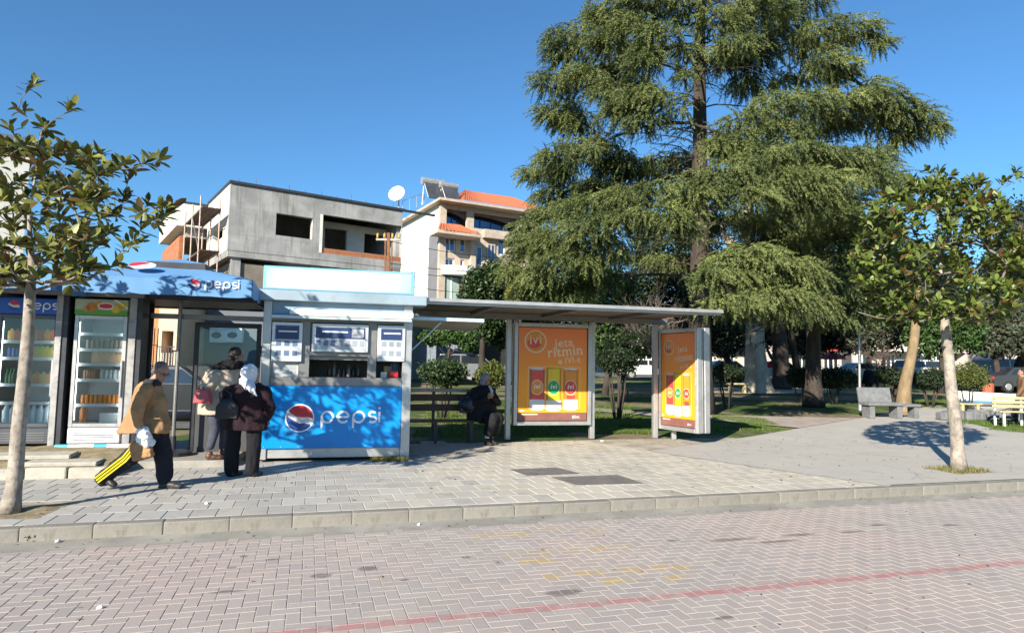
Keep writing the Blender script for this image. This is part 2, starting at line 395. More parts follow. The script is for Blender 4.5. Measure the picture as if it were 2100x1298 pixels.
for j in range(-66, -2):
    for i in range(-84, 158):
        v = j * UB
        if (i - j) % 4 == 0: items.append(((i + 1) * UB, (j + .5) * UB, 0.0))
        if (i - j) % 4 == 3: items.append(((i + .5) * UB, (j + 1) * UB, math.pi / 2))
items = [it for it in items if it[1] < -0.36]
place_tiles(items, BG, BF, bm_, road, 'paver', ROADZ, 300, 'far_pavers', mat=PAVER)
# --- gutter band and kerb stones
CONC = pm('kerb_concrete', (0.24, 0.225, 0.195), 0.25, 2.2, 0.9, dirt=(0.14, 0.127, 0.105), dirt_amt=0.85, bump=0.3, bscale=60, island=0.12)
GUT = pm('gutter_concrete', (0.29, 0.275, 0.235), 0.2, 1.6, 0.9, dirt=(0.19, 0.18, 0.15), dirt_amt=0.6, bump=0.3, bscale=50)
g = MB(); g.add([ST(-200, -0.345, ROADZ - .001), ST(200, -0.345, ROADZ - .001), ST(200, 0.02, ROADZ + .004), ST(-200, 0.02, ROADZ + .004)], [(0, 1, 2, 3)])
g.build('gutter', GUT, kind='structure')
kerb = MB().add([ST(-200, 0.012, -.17), ST(200, 0.012, -.17), ST(200, 0.012, -.006), ST(-200, 0.012, -.006), ST(200, .13, -.006), ST(-200, .13, -.006)], [(0, 1, 2, 3), (3, 2, 4, 5)]).build('kerb', pm('kerb_joint', (0.22, 0.20, 0.17), .2, 8, .95), kind='structure')
ks = MB(); ks.box((0, 0.075, -0.085), (0.599, 0.15, 0.17)); ksm = ks.mesh('kerb_stone', CONC)
for i in range(-14, 30):
    k = link('kerb_stone', ksm, kerb, mw=Matrix.Translation(ST((i + .5) * 0.6 + .03, rng.uniform(-.006, .004), rng.uniform(-.004, .004))) @ Matrix.Rotation(TH + rng.uniform(-.004, .004), 4, 'Z'))
    b = k.modifiers.new('b', 'BEVEL'); b.width = 0.012; b.segments = 2
# --- pavement tiles
def tile_mat():
    t = NT('pavement_tile'); p = t.pos(); r = t.rnd()
    X, Y, Z = t.xyz(p); n = t.noise(p, 0.7, 5, 0.6)
    grey = t.mix(r, (0.31, 0.30, 0.28, 1), (0.40, 0.385, 0.355, 1)); cream = t.mix(r, (0.42, 0.385, 0.315, 1), (0.48, 0.445, 0.37, 1))
    f = t.smooth(t.math('ADD', X, t.math('MULTIPLY', t.math('SUBTRACT', n, 0.5), 6.0)), -2.6, 0.4)
    r2 = t.math('FRACT', t.math('MULTIPLY', r, 11.3))
    f = t.math('MULTIPLY', f, t.math('SUBTRACT', 1.0, t.math('MULTIPLY', t.math('LESS_THAN', r2, 0.18), 0.55)))
    c = t.mix(f, grey, cream)
    c = t.mix(t.math('MULTIPLY', t.smooth(t.noise(p, 2.6, 6, 0.7), 0.52, 0.7), 0.5), c, (0.2, 0.185, 0.16, 1))
    c = t.mix(t.math('MULTIPLY', t.smooth(t.noise(p, 0.55, 5, .65), .5, .62), .6), c, (.40, .37, .31, 1))
    t.bump(t.noise(p, 70, 4), 0.25, 0.006); return t.out(c, 0.88, 0, 0.3)
TILE = tile_mat(); PB = pm('pavement_bed', (0.36, 0.33, 0.27), 0.3, 2, 0.95, bump=0.3)
pav = MB(); a = [ST(-60, .14), ST(60, .14), ST(60, 4.3), KF(9.2, 2.8), KF(5.0, 2.8), KF(.0, 2.2), KF(-2.6, 2.2), KF(-2.6, .3), KF(-30, .3)]
pav.add([p - ZV * .005 for p in a], [tuple(range(9))]); pav = pav.build('pavement', PB, kind='structure')
TG, TF = brick_geo(0.25, 0.40, 0.04, 0.005); tm1 = np_mesh('pavement_tile', TG, TF, TILE)
items = []
def in_tree_pit(u, v):
    for (pu, pv, ru, rv) in PITS:
        if abs(u - pu) < ru and abs(v - pv) < rv: return True
    return False
tl = uv_of((-5.12, 6.86, 0)); tr = uv_of(G(1967, 965)); PITS = [(tl[0] - .15, tl[1], .62, .42), (tr[0], tr[1], .55, .40)]
PATHL = [uv_of(G(1330, 925)), uv_of(G(1775, 988))]      # left border of the smooth concrete path
def beyond(u, v): (u0, v0), (u1, v1) = PATHL; return (u - u0) * (v1 - v0) - (v - v0) * (u1 - u0) < 0 if v1 < v0 else u > u0
for j in range(0, 17):
    for i in range(-40, 36):
        u = (i + (0.5 if j % 2 else 0)) * 0.25; v = 0.155 + (j + .5) * 0.40
        uu0 = PATHL[1][0] + (PATHL[0][0] - PATHL[1][0]) * (v - PATHL[1][1]) / (PATHL[0][1] - PATHL[1][1])
        if u > uu0 + .1 or in_tree_pit(u, v) or rng.random() < .004: continue
        kd = ST(u, v) - K0; kb_ = kd.dot(NS); ksd = kd.dot(ES)
        if kb_ > 2.55 + .12 * mnoise.noise((u * 2, v * 2, 0)) or (ksd < .1 and kb_ > .15) or (ksd < -4 and kb_ > -1.0): continue
        items.append((u, v, 0.0))
place_tiles(items, TG, TF, tm1, pav, 'paving_tile', 0.0, 300, 'far_tiles', jz=.0007, mat=TILE)
# --- smooth concrete path leading into the park
def path_mat():
    t = NT('path_concrete'); p = t.pos()
    c = t.mix(t.noise(p, 0.8, 6, 0.65), (0.37, 0.35, 0.315, 1), (0.44, 0.42, 0.375, 1))
    c = t.mix(t.math('MULTIPLY', t.smooth(t.noise(p, 2.4, 6, .7), 0.52, .7), .35), c, (0.2, 0.19, 0.17, 1))
    vo = t.node('ShaderNodeTexVoronoi', feature='DISTANCE_TO_EDGE'); t.set(vo.inputs['Vector'], t.mapping(p, scale=(1, 1, 1))); vo.inputs['Scale'].default_value = .55
    w_ = t.noise(p, 6, 4); ck = t.math('LESS_THAN', t.math('ADD', vo.outputs[0], t.math('MULTIPLY', t.math('SUBTRACT', w_, .5), .05)), .008); c = t.mix(t.math('MULTIPLY', ck, .22), c, (.12, .11, .10, 1))
    pt = t.smooth(t.noise(p, .35, 3, .5), .56, .6); c = t.mix(t.math('MULTIPLY', pt, .35), c, (.46, .43, .37, 1))
    gr = t.smooth(t.noise(p, 45, 3), .6, .75); c = t.mix(t.math('MULTIPLY', gr, .4), c, (.2, .18, .15, 1))
    t.bump(t.noise(p, 60, 4), 0.35, 0.006); return t.out(c, 0.9, 0, 0.3)
PATHM = path_mat()
def ribbon(name, A, B, mat, dz=0.012, n=6, nc=3, **kw):   # strip between two edge lines, draped on the ground
    def sub(L):
        out = []
        for i in range(len(L) - 1):
            for k in range(n): out.append(Vector(L[i]).lerp(Vector(L[i + 1]), k / n))
        return out + [Vector(L[-1])]
    A = sub(A); B = sub(B); m = MB(); vs_ = []
    for a, b in zip(A, B):
        for k in range(nc + 1):
            p = a.lerp(b, k / nc); vs_.append((p.x, p.y, hg(p.x, p.y) + dz))
    fs = []
    for i in range(len(A) - 1):
        for k in range(nc): q = i * (nc + 1) + k; fs.append((q, q + 1, q + nc + 2, q + nc + 1))
    return m.add(vs_, fs).build(name, mat, **kw)
g2 = lambda x, y: GG(x, y)
pl0 = ST(PATHL[1][0], .16); pl1 = G(1330, 925)
ribbon('path', [pl0, pl1, G(1500, 902), g2(1640, 878), g2(1760, 858), g2(1880, 838), g2(1950, 826)], [ST(14, .16), ST(14, 2.2), ST(13.5, 3.0), g2(2120, 890), g2(2040, 880), g2(1960, 862), g2(2090, 832)], PATHM, dz=0.006, n=8, nc=5, kind='structure')
ribbon('park_path', [g2(1200, 842), g2(1460, 862), g2(1640, 878)], [g2(1200, 836), g2(1470, 852), g2(1760, 858)], pm('park_path', (0.36, 0.30, 0.26), .2, 3, .9, bump=.2), dz=.014, kind='structure')
ribbon('gravel_path', [g2(1445, 806), g2(1560, 808), g2(1700, 806)], [g2(1445, 795), g2(1560, 796), g2(1700, 796)], pm('pale_gravel', (0.42, 0.36, 0.27), .25, 5, .95, bump=.4), dz=.016, kind='structure')
# --- tree pits with dry soil, weeds
SOIL = pm('dry_soil', (0.25, 0.20, 0.12), 0.35, 5, 0.95, dirt=(0.1, 0.12, 0.04), dirt_amt=0.6, bump=0.8, bscale=30)
for k, (u, v, ru, rv) in enumerate(PITS):
    m = MB(); n = 14; vs_ = []
    for j in range(n + 1):
        for i in range(n + 1):
            x = (i / n * 2 - 1) * (ru - .02); y = (j / n * 2 - 1) * (rv - .02); e = min(1, 3 * (1 - max(abs(x) / ru, abs(y) / rv)))
            vs_.append(ST(u + x, v + y, -.004 + e * (.012 + .03 * mnoise.noise((u + x * 4, v + y * 4, 3.1)))))
    m.add(vs_, [(j * (n + 1) + i, j * (n + 1) + i + 1, (j + 1) * (n + 1) + i + 1, (j + 1) * (n + 1) + i) for j in range(n) for i in range(n)])
    m.build('soil', SOIL, smooth=True, kind='structure')
# --- dark repair patches in the pavement
PATCH = pm('patch_asphalt', (0.15, 0.135, 0.12), 0.2, 5, 0.95, bump=0.4, bscale=80)
for nm, pts, lb in [('patch', [(1045, 962), (1140, 958), (1190, 970), (1080, 974)], 'x'), ('patch', [(1130, 978), (1265, 973), (1320, 990), (1180, 993)], 'y')]:
    m = MB(); q = [G(x, y, .006) for x, y in pts]; m.add(q, [(0, 3, 2, 1)]); m.build('pavement_patch', PATCH, kind='structure')
# --- raised soil bed under the fridges, its white edging, the concrete floor beside the kiosk
EDGE = pm('whitewashed_edging', (0.40, 0.375, 0.315), 0.15, 5, 0.9, dirt=(0.25, 0.22, 0.17), dirt_amt=0.6, bump=0.4)
m = MB(); nx, ny = 40, 8; vs_ = []
for j in range(ny + 1):
    for i in range(nx + 1):
        s = -8.6 + i / nx * 4.45; b = -1.05 + j / ny * 1.35; z = min(.3, .12 + .17 * (j / ny) * 1.6) + .03 * mnoise.noise((s * 3, b * 3, 0))
        vs_.append(KF(s, b, z if 0 < j else .1))
m.add(vs_, [(j * (nx + 1) + i, j * (nx + 1) + i + 1, (j + 1) * (nx + 1) + i + 1, (j + 1) * (nx + 1) + i) for j in range(ny) for i in range(nx)])
m.build('soil', SOIL, smooth=True, kind='structure')
e = thing('kerb_edging', 'whitewashed low stone edging in front of the drinks fridges', 'edging', KF(-6.3, -1.1))
for i in range(9):
    s = -8.6 + i * .5; MB().box(KF(s + .25, -1.12 + rng.uniform(-.015, .015), .06 + rng.uniform(-.01, .01)), (.485, .13, .17), RK @ rotz(rng.uniform(-.02, .02))).build('edging_stone', EDGE, e, bevel=.02, seg=2)
floor = MB(); floor.box(KF(-3.42, 1.0, .02), (1.5, 2.8, .16), RK); floor.build('floor_slab', pm('floor_concrete', (.3, .285, .25), .2, 3, .9, dirt=(.17, .15, .12), dirt_amt=.5, bump=.3), kind='structure', bevel=.01)
for i, (s, b, wd, dp, a) in enumerate([(-5.2, -.62, .95, .34, .02), (-4.75, -.86, .9, .3, -.05)]):
    MB().box(KF(s, b, .235 - .07 * i), (wd, dp, .06), RK @ rotz(a) @ Matrix.Rotation(.05, 3, 'X')).build('concrete_slab', EDGE, bevel=.012, label=['loose pale concrete slab lying right below the white fridge', 'loose pale concrete slab lying against the whitewashed edging'][i], cat='slab', group='loose slabs')
# ================================================================ buildings
class Plane:                                  # a vertical facade: s runs along it, b into the building, z up
    def __init__(s, o, ang):
        s.o = Vector((o[0], o[1], 0)); s.e = Vector((math.cos(ang), math.sin(ang), 0)); s.n = Vector((-math.sin(ang), math.cos(ang), 0)); s.R = rotz(ang)
    def P(s, u, b, z): return s.o + s.e * u + s.n * b + ZV * z
    def px(s, x, y, b=0.0):
        p = on_plane(x, y, s.o + s.n * b, s.n); d = p - s.o; return d.dot(s.e), p.z
    def box(s, m, u0, u1, b0, b1, z0, z1, mi=0):
        return m.box(s.P((u0 + u1) / 2, (b0 + b1) / 2, (z0 + z1) / 2), (abs(u1 - u0), abs(b1 - b0), abs(z1 - z0)), s.R, mi)
    def wall(s, m, u0, u1, z0, z1, holes, b0, b1, mi=0):      # wall with rectangular openings
        us_ = sorted({u0, u1} | {max(u0, min(u1, h[k])) for h in holes for k in (0, 1)}); zs_ = sorted({z0, z1} | {max(z0, min(z1, h[k])) for h in holes for k in (2, 3)})
        for j in range(len(zs_) - 1):
            run = None
            for i in range(len(us_) - 1):
                cu, cz = (us_[i] + us_[i + 1]) / 2, (zs_[j] + zs_[j + 1]) / 2
                solid = not any(h[0] < cu < h[1] and h[2] < cz < h[3] for h in holes)
                if solid and run is None: run = us_[i]
                if run is not None and (not solid): s.box(m, run, us_[i], b0, b1, zs_[j], zs_[j + 1], mi); run = None
            if run is not None: s.box(m, run, us_[-1], b0, b1, zs_[j], zs_[j + 1], mi)
        return m
def window(pl, par, u0, u1, z0, z1, b=0.08, fr=.07, fmat=None, gmat=None, mull=1, name='window'):
    m = MB(); pl.box(m, u0, u1, b, b + .06, z0, z0 + fr); pl.box(m, u0, u1, b, b + .06, z1 - fr, z1)
    pl.box(m, u0, u0 + fr, b + .002, b + .058, z0 + fr, z1 - fr); pl.box(m, u1 - fr, u1, b + .002, b + .058, z0 + fr, z1 - fr)
    for k in range(mull): c = u0 + (u1 - u0) * (k + 1) / (mull + 1); pl.box(m, c - fr / 2, c + fr / 2, b + .004, b + .056, z0 + fr, z1 - fr)
    w_ = m.build(name, fmat or WHITEP, par)
    g = MB(); pl.box(g, u0 + fr * .5, u1 - fr * .5, b + .025, b + .035, z0 + fr * .5, z1 - fr * .5); g.build('pane', gmat or SKYGL, w_); return w_
SKYGL = pm('sky_reflecting_glass', (0.10, 0.17, 0.27), 0.3, .7, 0.04, 0.75)
def formwork_mat():
    t = NT('cast_concrete'); o = t.obj(); p = t.pos(); n = t.noise(p, 1.1, 6, .65)
    c = t.mix(t.smooth(n, .3, .7), (0.25, 0.25, 0.245, 1), (0.40, 0.40, 0.39, 1))
    a = t.node('ShaderNodeVectorRotate', rotation_type='Z_AXIS'); t.set(a.inputs[0], p); a.inputs['Angle'].default_value = -CBA
    X, Y, Z = t.xyz(a.outputs[0]); fx = t.math('FRACT', t.math('DIVIDE', X, 1.25)); fz = t.math('FRACT', t.math('DIVIDE', Z, 1.22))
    ln = t.math('MAXIMUM', t.math('LESS_THAN', fx, .03), t.math('LESS_THAN', fz, .025))
    c = t.mix(t.math('MULTIPLY', ln, .3), c, (0.16, 0.16, 0.155, 1))
    cell = t.node('ShaderNodeTexWhiteNoise', noise_dimensions='2D'); cb = t.node('ShaderNodeCombineXYZ'); t.set(cb.inputs[0], t.math('FLOOR', t.math('DIVIDE', X, 1.25))); t.set(cb.inputs[1], t.math('FLOOR', t.math('DIVIDE', Z, 1.22))); t.l.new(cb.outputs[0], cell.inputs[0])
    c = t.mix(t.math('MULTIPLY', cell.outputs[0], .22), c, (0.2, 0.2, 0.2, 1))
    st = t.noise(t.mapping(p, scale=(2.5, 2.5, .25)), 1.6, 5, .7); c = t.mix(t.math('MULTIPLY', t.smooth(st, .48, .7), .6), c, (0.15, 0.14, 0.13, 1))
    t.bump(t.noise(p, 30, 4), .2, .01); return t.out(c, .9, 0, .3)
CBA = math.radians(35.0); CONCRETE = formwork_mat()
RENDER = pm('pale_render', (0.66, 0.65, 0.60), .08, 2, .9, dirt=(.45, .42, .36), dirt_amt=.35)
def brick_mat(name='hollow_brick'):
    t = NT(name); o = t.pos(); b = t.node('ShaderNodeTexBrick'); v = t.mapping(o, rot=(math.pi / 2, 0, 0)); t.set(b.inputs['Vector'], v)
    b.inputs['Color1'].default_value = (0.42, 0.16, 0.075, 1); b.inputs['Color2'].default_value = (0.33, 0.12, 0.055, 1); b.inputs['Mortar'].default_value = (0.35, 0.25, 0.18, 1)
    b.inputs['Scale'].default_value = 2.2; b.inputs['Mortar Size'].default_value = .02; b.inputs['Brick Width'].default_value = .6; b.inputs['Row Height'].default_value = .45
    c = t.mix(t.math('MULTIPLY', t.noise(o, 3, 5), .5), b.outputs[0], (0.24, 0.10, 0.06, 1)); t.bump(b.outputs[1], -.4, .02); return t.out(c, .9, 0, .2)
BRICK = brick_mat(); DARKTRIM = pm('dark_roof_trim', (0.035, 0.037, 0.045), .2, 3, .6)
# ---- unfinished concrete building
A = PY(464, 560, 29.0); cb = Plane(A, CBA); cbs = Plane(A, CBA + math.pi / 2)        # facade and its left return
cbo = thing('concrete_building', 'unfinished grey concrete building with open window holes and scaffolding', 'building', (A.x, A.y, 0.4))
ztop = cb.px(464, 374)[1]; zbot = cb.px(464, 512)[1]; uR = cb.px(824, 500)[0]
w0 = cb.px(567, 437); w1 = cb.px(640, 488); wz0 = cb.px(567, 482)[1]
r0 = cb.px(663, 440); ub0 = r0[0]; ub1 = uR - .02; bz0 = cb.px(663, 520)[1] + .02; bz1 = r0[1]
DEP = 5.0
m = MB(); cb.wall(m, 0, uR, zbot, ztop, [(w0[0], w1[0], wz0, w0[1]), (ub0, ub1, bz0 - .001, bz1)], 0, .25); m.build('wall', CONCRETE, cbo)
m = MB(); sw0 = cbs.px(445, 470); holes = [(1.2, 3.4, zbot + .75, zbot + 1.35)]
cbs.wall(m, .26, DEP, zbot, ztop, holes, 0, -.25); m.build('side_wall', RENDER, cbo)  # concrete side in the pale colour: its sunlit white is painted in
m = MB(); cb.box(m, .26, uR, DEP - .2, DEP, zbot, ztop); cb.box(m, uR - .2, uR, .26, DEP - .21, zbot, ztop); m.build('rear_wall', CONCRETE, cbo)
m = MB(); cb.box(m, 0.02, uR - .02, .02, DEP - .02, zbot - .28, zbot - .002); m.build('floor_slab', CONCRETE, cbo)
m = MB(); cb.box(m, -.05, uR + .1, -.08, DEP + .05, ztop + .002, ztop + .12, 0); m.build('roof', DARKTRIM, cbo)
m = MB(); cb.box(m, uR + .1, uR + 1.9, -.05, .1, ztop + .0, ztop + .1); m.build('roof_beam', DARKTRIM, cbo)
for k in range(11): u_ = .4 + k * (uR - .8) / 10; MB().tube([cb.P(u_, .3, ztop + .1), cb.P(u_ + rng.uniform(-.05, .05), .3, ztop + .1 + rng.uniform(.2, .4))], .012, 4).build('rebar', RUST, cbo)
# balcony recess: back wall with two dark openings, pier, brick parapet
m = MB(); bw = 1.5
o1 = (cb.px(667, 470, bw)[0], cb.px(712, 470, bw)[0]); o2 = (cb.px(748, 470, bw)[0], cb.px(797, 470, bw)[0])
cb.wall(m, ub0 - .1, ub1, bz0 - .3, bz1 + .02, [(o1[0], o1[1], bz0 - .4, bz1 - .3), (o2[0], o2[1], bz0 - .4, bz1 - .3)], bw, bw + .2); m.build('balcony_wall', RENDER, cbo)
m = MB(); cb.box(m, ub0 + .002, ub1 - .002, .04, .2, bz0 - .02, bz0 + .26); m.build('brick_parapet', BRICK, cbo)
m = MB(); cb.box(m, ub0 - .14, ub0 - .003, -.012, bw - .01, bz0 + .0, bz1); m.build('balcony_pier', RENDER, cbo)
m = MB(); cb.box(m, w1[0] + .0, w1[0] + .22, .03, .3, wz0, w0[1]); m.build('window_reveal', RENDER, cbo)
# open storey below: columns, recessed walls
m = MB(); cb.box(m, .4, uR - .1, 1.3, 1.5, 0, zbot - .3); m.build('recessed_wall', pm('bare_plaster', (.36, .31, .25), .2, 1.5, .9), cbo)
for px in (485, 648, 808):
    u = cb.px(px, 545)[0]; m = MB(); cb.box(m, u - .2, u + .2, .15, .55, 0, zbot - .282); m.build('column', CONCRETE, cbo)
# left wing with brick wall and higher slab
m = MB(); z2 = ztop + .0
cbs.box(m, DEP + .4, DEP + 6.5, 1.0, 1.2, 0, z2 - 1.7); m.build('brick_wall', BRICK, cbo)
m = MB(); cbs.box(m, DEP + .05, DEP + 6.6, 1.4, -3, z2 - 1.25, z2 - .12); m.build('parapet', RENDER, cbo)
m = MB(); cbs.box(m, DEP + .05, DEP + 6.7, 1.5, -3, z2 - .118, z2 + .0); m.build('parapet_coping', DARKTRIM, cbo)
m = MB(); cbs.box(m, DEP + .42, DEP + 6.5, .9, -2.9, z2 - 1.72, z2 - 1.26); m.build('canopy_slab', CONCRETE, cbo)
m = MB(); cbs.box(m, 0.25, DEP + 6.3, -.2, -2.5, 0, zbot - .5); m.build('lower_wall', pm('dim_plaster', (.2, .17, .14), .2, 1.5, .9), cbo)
sc = thing('scaffolding', 'steel tube scaffolding with plank decks on the left side of the concrete building', 'scaffolding', cbs.P(2, 1.0, .4))
for u in (.2, 2.2, 4.2):
    for b in (.35, 1.15): MB().tube([cbs.P(u, b, 0), cbs.P(u, b, zbot + 2.3)], .035, 6).build('upright', pm('scaffold_tube%d' % int(u * 10 + b * 100), (.42, .3, .24), .3, 4, .6, .3), sc)
for zz in (zbot - .15, zbot + 1.75):
    m = MB()
    for b in (.45, .72, .99): cbs.box(m, 0, 4.5, b - .12, b + .12, zz, zz + .05)
    m.build('plank_deck', WOODB, sc)
    for b in (.35, 1.15): MB().tube([cbs.P(0, b, zz - .06), cbs.P(4.5, b, zz - .06)], .03, 6).build('ledger', ALUD, sc)
MB().tube([cbs.P(0.2, 1.15, zbot - .1), cbs.P(2.2, 1.15, zbot + 1.7)], .028, 6).build('brace', ALUD, sc)
# ---- cream building with red tile roof
CREAM = pm('cream_render', (0.80, 0.78, 0.72), .04, 1.2, .9); STONE = pm('beige_stone', (.47, .39, .31), .15, 2, .8, dirt=(.3, .24, .19), dirt_amt=.4)
def tile_roof_mat():
    t = NT('red_roof_tiles'); p = t.pos(); c = t.mix(t.noise(p, 3, 5), (.36, .10, .05, 1), (.50, .17, .085, 1)); c = t.mix(t.math('MULTIPLY', t.noise(p, 14, 4), .4), c, (.24, .075, .045, 1)); return t.out(c, .85, 0, .2)
RTILE = tile_roof_mat()
B0 = PY(902, 560, 46.0); BA = math.radians(28); wb = Plane(B0, BA); ws = Plane(B0, BA + math.pi / 2)
wbo = thing('cream_building', 'cream apartment building with red tile roof, stone columns and blue windows', 'building', (B0.x, B0.y, .9))
q = lambda x, y, b=0: wb.px(x, y, b)
ze = q(902, 413)[1]; uW = q(1105, 480)[0]
wins = []
def rect(x0, y0, x1, y1): a = q(x0, y0); b = q(x1, y1); return (a[0], b[0], min(a[1], b[1]), max(a[1], b[1]))
z_up0 = q(905, 462)[1]; z_up1 = q(905, 426)[1]
up_holes = [(q(913, 450)[0], q(958, 450)[0], z_up0 + .1, z_up1), (q(972, 450)[0], q(1062, 450)[0], z_up0 + .1, z_up1)]
fl3 = [rect(912, 486, 934, 516), rect(944, 489, 955, 518), rect(1022, 490, 1036, 524), rect(1060, 495, 1070, 524)]
fl2 = [rect(911, 528, 932, 546), rect(944, 532, 952, 546), rect(978, 504, 990, 545)]
m = MB(); wb.wall(m, 0, uW, q(902, 563)[1], ze, up_holes + fl3 + fl2, 0, .3); m.build('front_wall', STONE, wbo)
for h in fl3 + fl2: window(wb, wbo, h[0], h[1], h[2], h[3], .12, .09, WHITEP, SKYGL, 1 if h[1] - h[0] > .7 else 0)
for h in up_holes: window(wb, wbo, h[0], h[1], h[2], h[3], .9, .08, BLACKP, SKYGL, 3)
m = MB()
for h in up_holes:      # arched panels in the top-floor openings
    n = 14; poly = [(h[0], h[3]), (h[1], h[3])] + [(h[1] - (h[1] - h[0]) * k / n, h[2] + (h[3] - h[2]) * (.42 + .45 * math.sin(math.pi * (.06 + .5 * k / n)))) for k in range(n + 1)]
    m.prism(poly, wb.o + wb.n * .35, wb.e, ZV, wb.n, .1)
m.build('arched_panel', pm('brown_panel', (.16, .11, .085), .2, 2, .7), wbo)
for xw in (998, 1045, 1085):
    h = rect(xw, 500, xw + 16, 540); window(wb, wbo, h[0], h[1], h[2], h[3], -.1, .09, STONE, SKYGL, 1)
m = MB(); wb.box(m, q(975, 560)[0], uW, -.08, -.002, q(1000, 575)[1], q(1000, 552)[1]); m.build('brown_band', pm('brown_cladding', (.13, .085, .06), .2, 2, .7), wbo)
m = MB(); ws.wall(m, .31, 9.5, 0, ze - .05, [], 0, -.3); m.build('side_wall', CREAM, wbo)
m = MB(); g0 = ws.px(868, 492); ws.box(m, .32, 2.2, .002, .05, 0, ws.px(868, 492)[1]); m.build('grey_wall_strip', pm('grey_render', (.16, .16, .175), .1, 1, .9), wbo)
m = MB(); wb.box(m, -.12, .35, -.14, .2, 0, ze); wb.box(m, q(963, 500)[0], q(973, 500)[0], -.3, -.001, 0, q(963, 470)[1]); m.build('column', STONE, wbo)
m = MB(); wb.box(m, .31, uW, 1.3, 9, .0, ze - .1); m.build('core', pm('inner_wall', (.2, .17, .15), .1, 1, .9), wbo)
pz = rect(990, 470, 1075, 487); m = MB(); wb.box(m, q(988, 480)[0], uW, -.5, -.002, q(990, 489)[1], q(990, 472)[1]); m.build('parapet', STONE, wbo)
m = MB()      # round balcony
for k in range(10):
    a0 = math.pi * k / 10; a1 = math.pi * (k + 1) / 10; cu = q(938, 555)[0]; r = 1.35
    m.prism([(cu - r * math.cos(a0), -.9 * math.sin(a0)), (cu - r * math.cos(a1), -.9 * math.sin(a1)), (cu - .01 * math.cos(a1), 0), (cu - .01 * math.cos(a0), 0)], wb.o + ZV * q(902, 563)[1], wb.e, wb.n, ZV, .62)
m.build('balcony', CREAM, wbo)
m = MB(); wb.box(m, q(904, 600)[0], q(1000, 600)[0], -.02, .05, 2.5, q(902, 566)[1]); m.build('green_glazing', pm('green_glass', (.30, .42, .36), .15, 1.5, .1, 0), wbo)
for x in (904, 925, 942): m = MB(); wb.box(m, q(x, 590)[0] - .06, q(x, 590)[0] + .06, -.06, -.021, 2.5, q(902, 566)[1]); m.build('glazing_bar', RUST if x == 942 else CREAM, wbo)
def tiled(m, a, b, c, d, n, amp=.05):     # corrugated quad: a-b eave, d-c ridge
    rows = []
    for k in range(n * 4 + 1):
        t_ = k / (n * 4); h = amp * abs(math.sin(k * math.pi / 4)); p = Vector(a).lerp(Vector(b), t_); r = Vector(d).lerp(Vector(c), t_); rows.append((p + ZV * h, r + ZV * h))
    vs_ = [x for rr in rows for x in rr]; m.add(vs_, [(2 * i, 2 * i + 2, 2 * i + 3, 2 * i + 1) for i in range(len(rows) - 1)])
e0, e1 = wb.P(1.3, -.8, ze + .1), wb.P(uW + 1, -.8, ze + .1); rg0, rg1 = wb.P(3.6, 4.2, ze + 2.3), wb.P(uW, 4.2, ze + 2.3)
m = MB(); tiled(m, e0, e1, rg1, rg0, 40, .06); tiled(m, wb.P(1.3, 8.5, ze + .1), e0, rg0, rg0, 22, .06); m.build('tile_roof', RTILE, wbo)
m = MB(); wb.box(m, -.5, uW + 1, -.9, 8.6, ze - .12, ze + .06); m.build('eave_slab', STONE, wbo)
m = MB(); c0, c1 = q(902, 470, -1.2), q(985, 470, -1.2); zc_ = c0[1]
tiled(m, wb.P(c0[0] - .3, -1.5, zc_ - .12), wb.P(c1[0], -1.5, zc_ - .12), wb.P(c1[0] - 1.0, -.02, zc_ + .72), wb.P(c0[0] + .5, -.02, zc_ + .72), 12, .05); m.build('canopy_roof', RTILE, wbo)
m = MB(); wb.box(m, c0[0] - .3, c1[0], -1.55, -.01, zc_ - .32, zc_ - .14); m.build('canopy_slab', STONE, wbo)
dsh = thing('satellite_dish', 'large white satellite dish on the flat roof edge', 'satellite dish', PY(822, 430, 50)); p = PY(816, 401, 50)
axis = (Vector((-.25, -1, .35))).normalized(); Rd = axis.to_track_quat('Z', 'Y').to_matrix(); prof = [(.02, .0)] + [(.1 * k, .012 * k * k * .5) for k in range(1, 8)] + [(.69, .28), (.5, .12), (.02, -.03)]
MB().lathe(p, [(r * .95, z) for r, z in prof], 24, Rd).build('dish', WHITEP, dsh, smooth=True); MB().tube([p, p - axis * .2, p - axis * .25 - ZV * 1.5], .05, 6).build('mast', ALUD, dsh); MB().tube([p - ZV * .6 + axis * .2, p + axis * .75], .03, 5).build('feed_arm', ALUD, dsh)
for k, (x, y, sc_) in enumerate([(893, 392, 1.15), (925, 396, .95)]):
    h = thing('solar_heater', ['solar water heater with horizontal tank nearest the satellite dish', 'solar water heater with tank beside the red roof ridge'][k], 'solar heater', PY(x, 415, 47.5), 'rooftop solar heaters')
    c = PY(x, y, 47.5); ux = wb.e; up_ = (ZV * .75 + wb.n * .55).normalized(); nn = ux.cross(up_)
    R = Matrix((ux, up_, nn)).transposed(); MB().box(c, (1.25 * sc_, 1.5 * sc_, .08), R).build('collector', pm('collector%d' % k, (.06, .065, .075), .2, 1, .2), h)
    tp = c + up_ * .85 * sc_; MB().tube([tp - ux * .75 * sc_, tp + ux * .75 * sc_], .25 * sc_, 12).build('tank', ALU, h, smooth=False)
    m = MB()
    for sx in (-.6, .6): m.bar(c + ux * sx * sc_ - up_ * .75 * sc_, c + ux * sx * sc_ + up_ * .75 * sc_, .06); m.bar(tp + ux * sx * sc_, tp + ux * sx * sc_ - ZV * 1.5 * sc_ + wb.n * .3, .05)
    m.build('stand', WHITEP, h)
m = MB(); rail = thing('roof_railing', 'thin metal railing on the roof edge between dish and solar heaters', 'railing', PY(850, 425, 48))
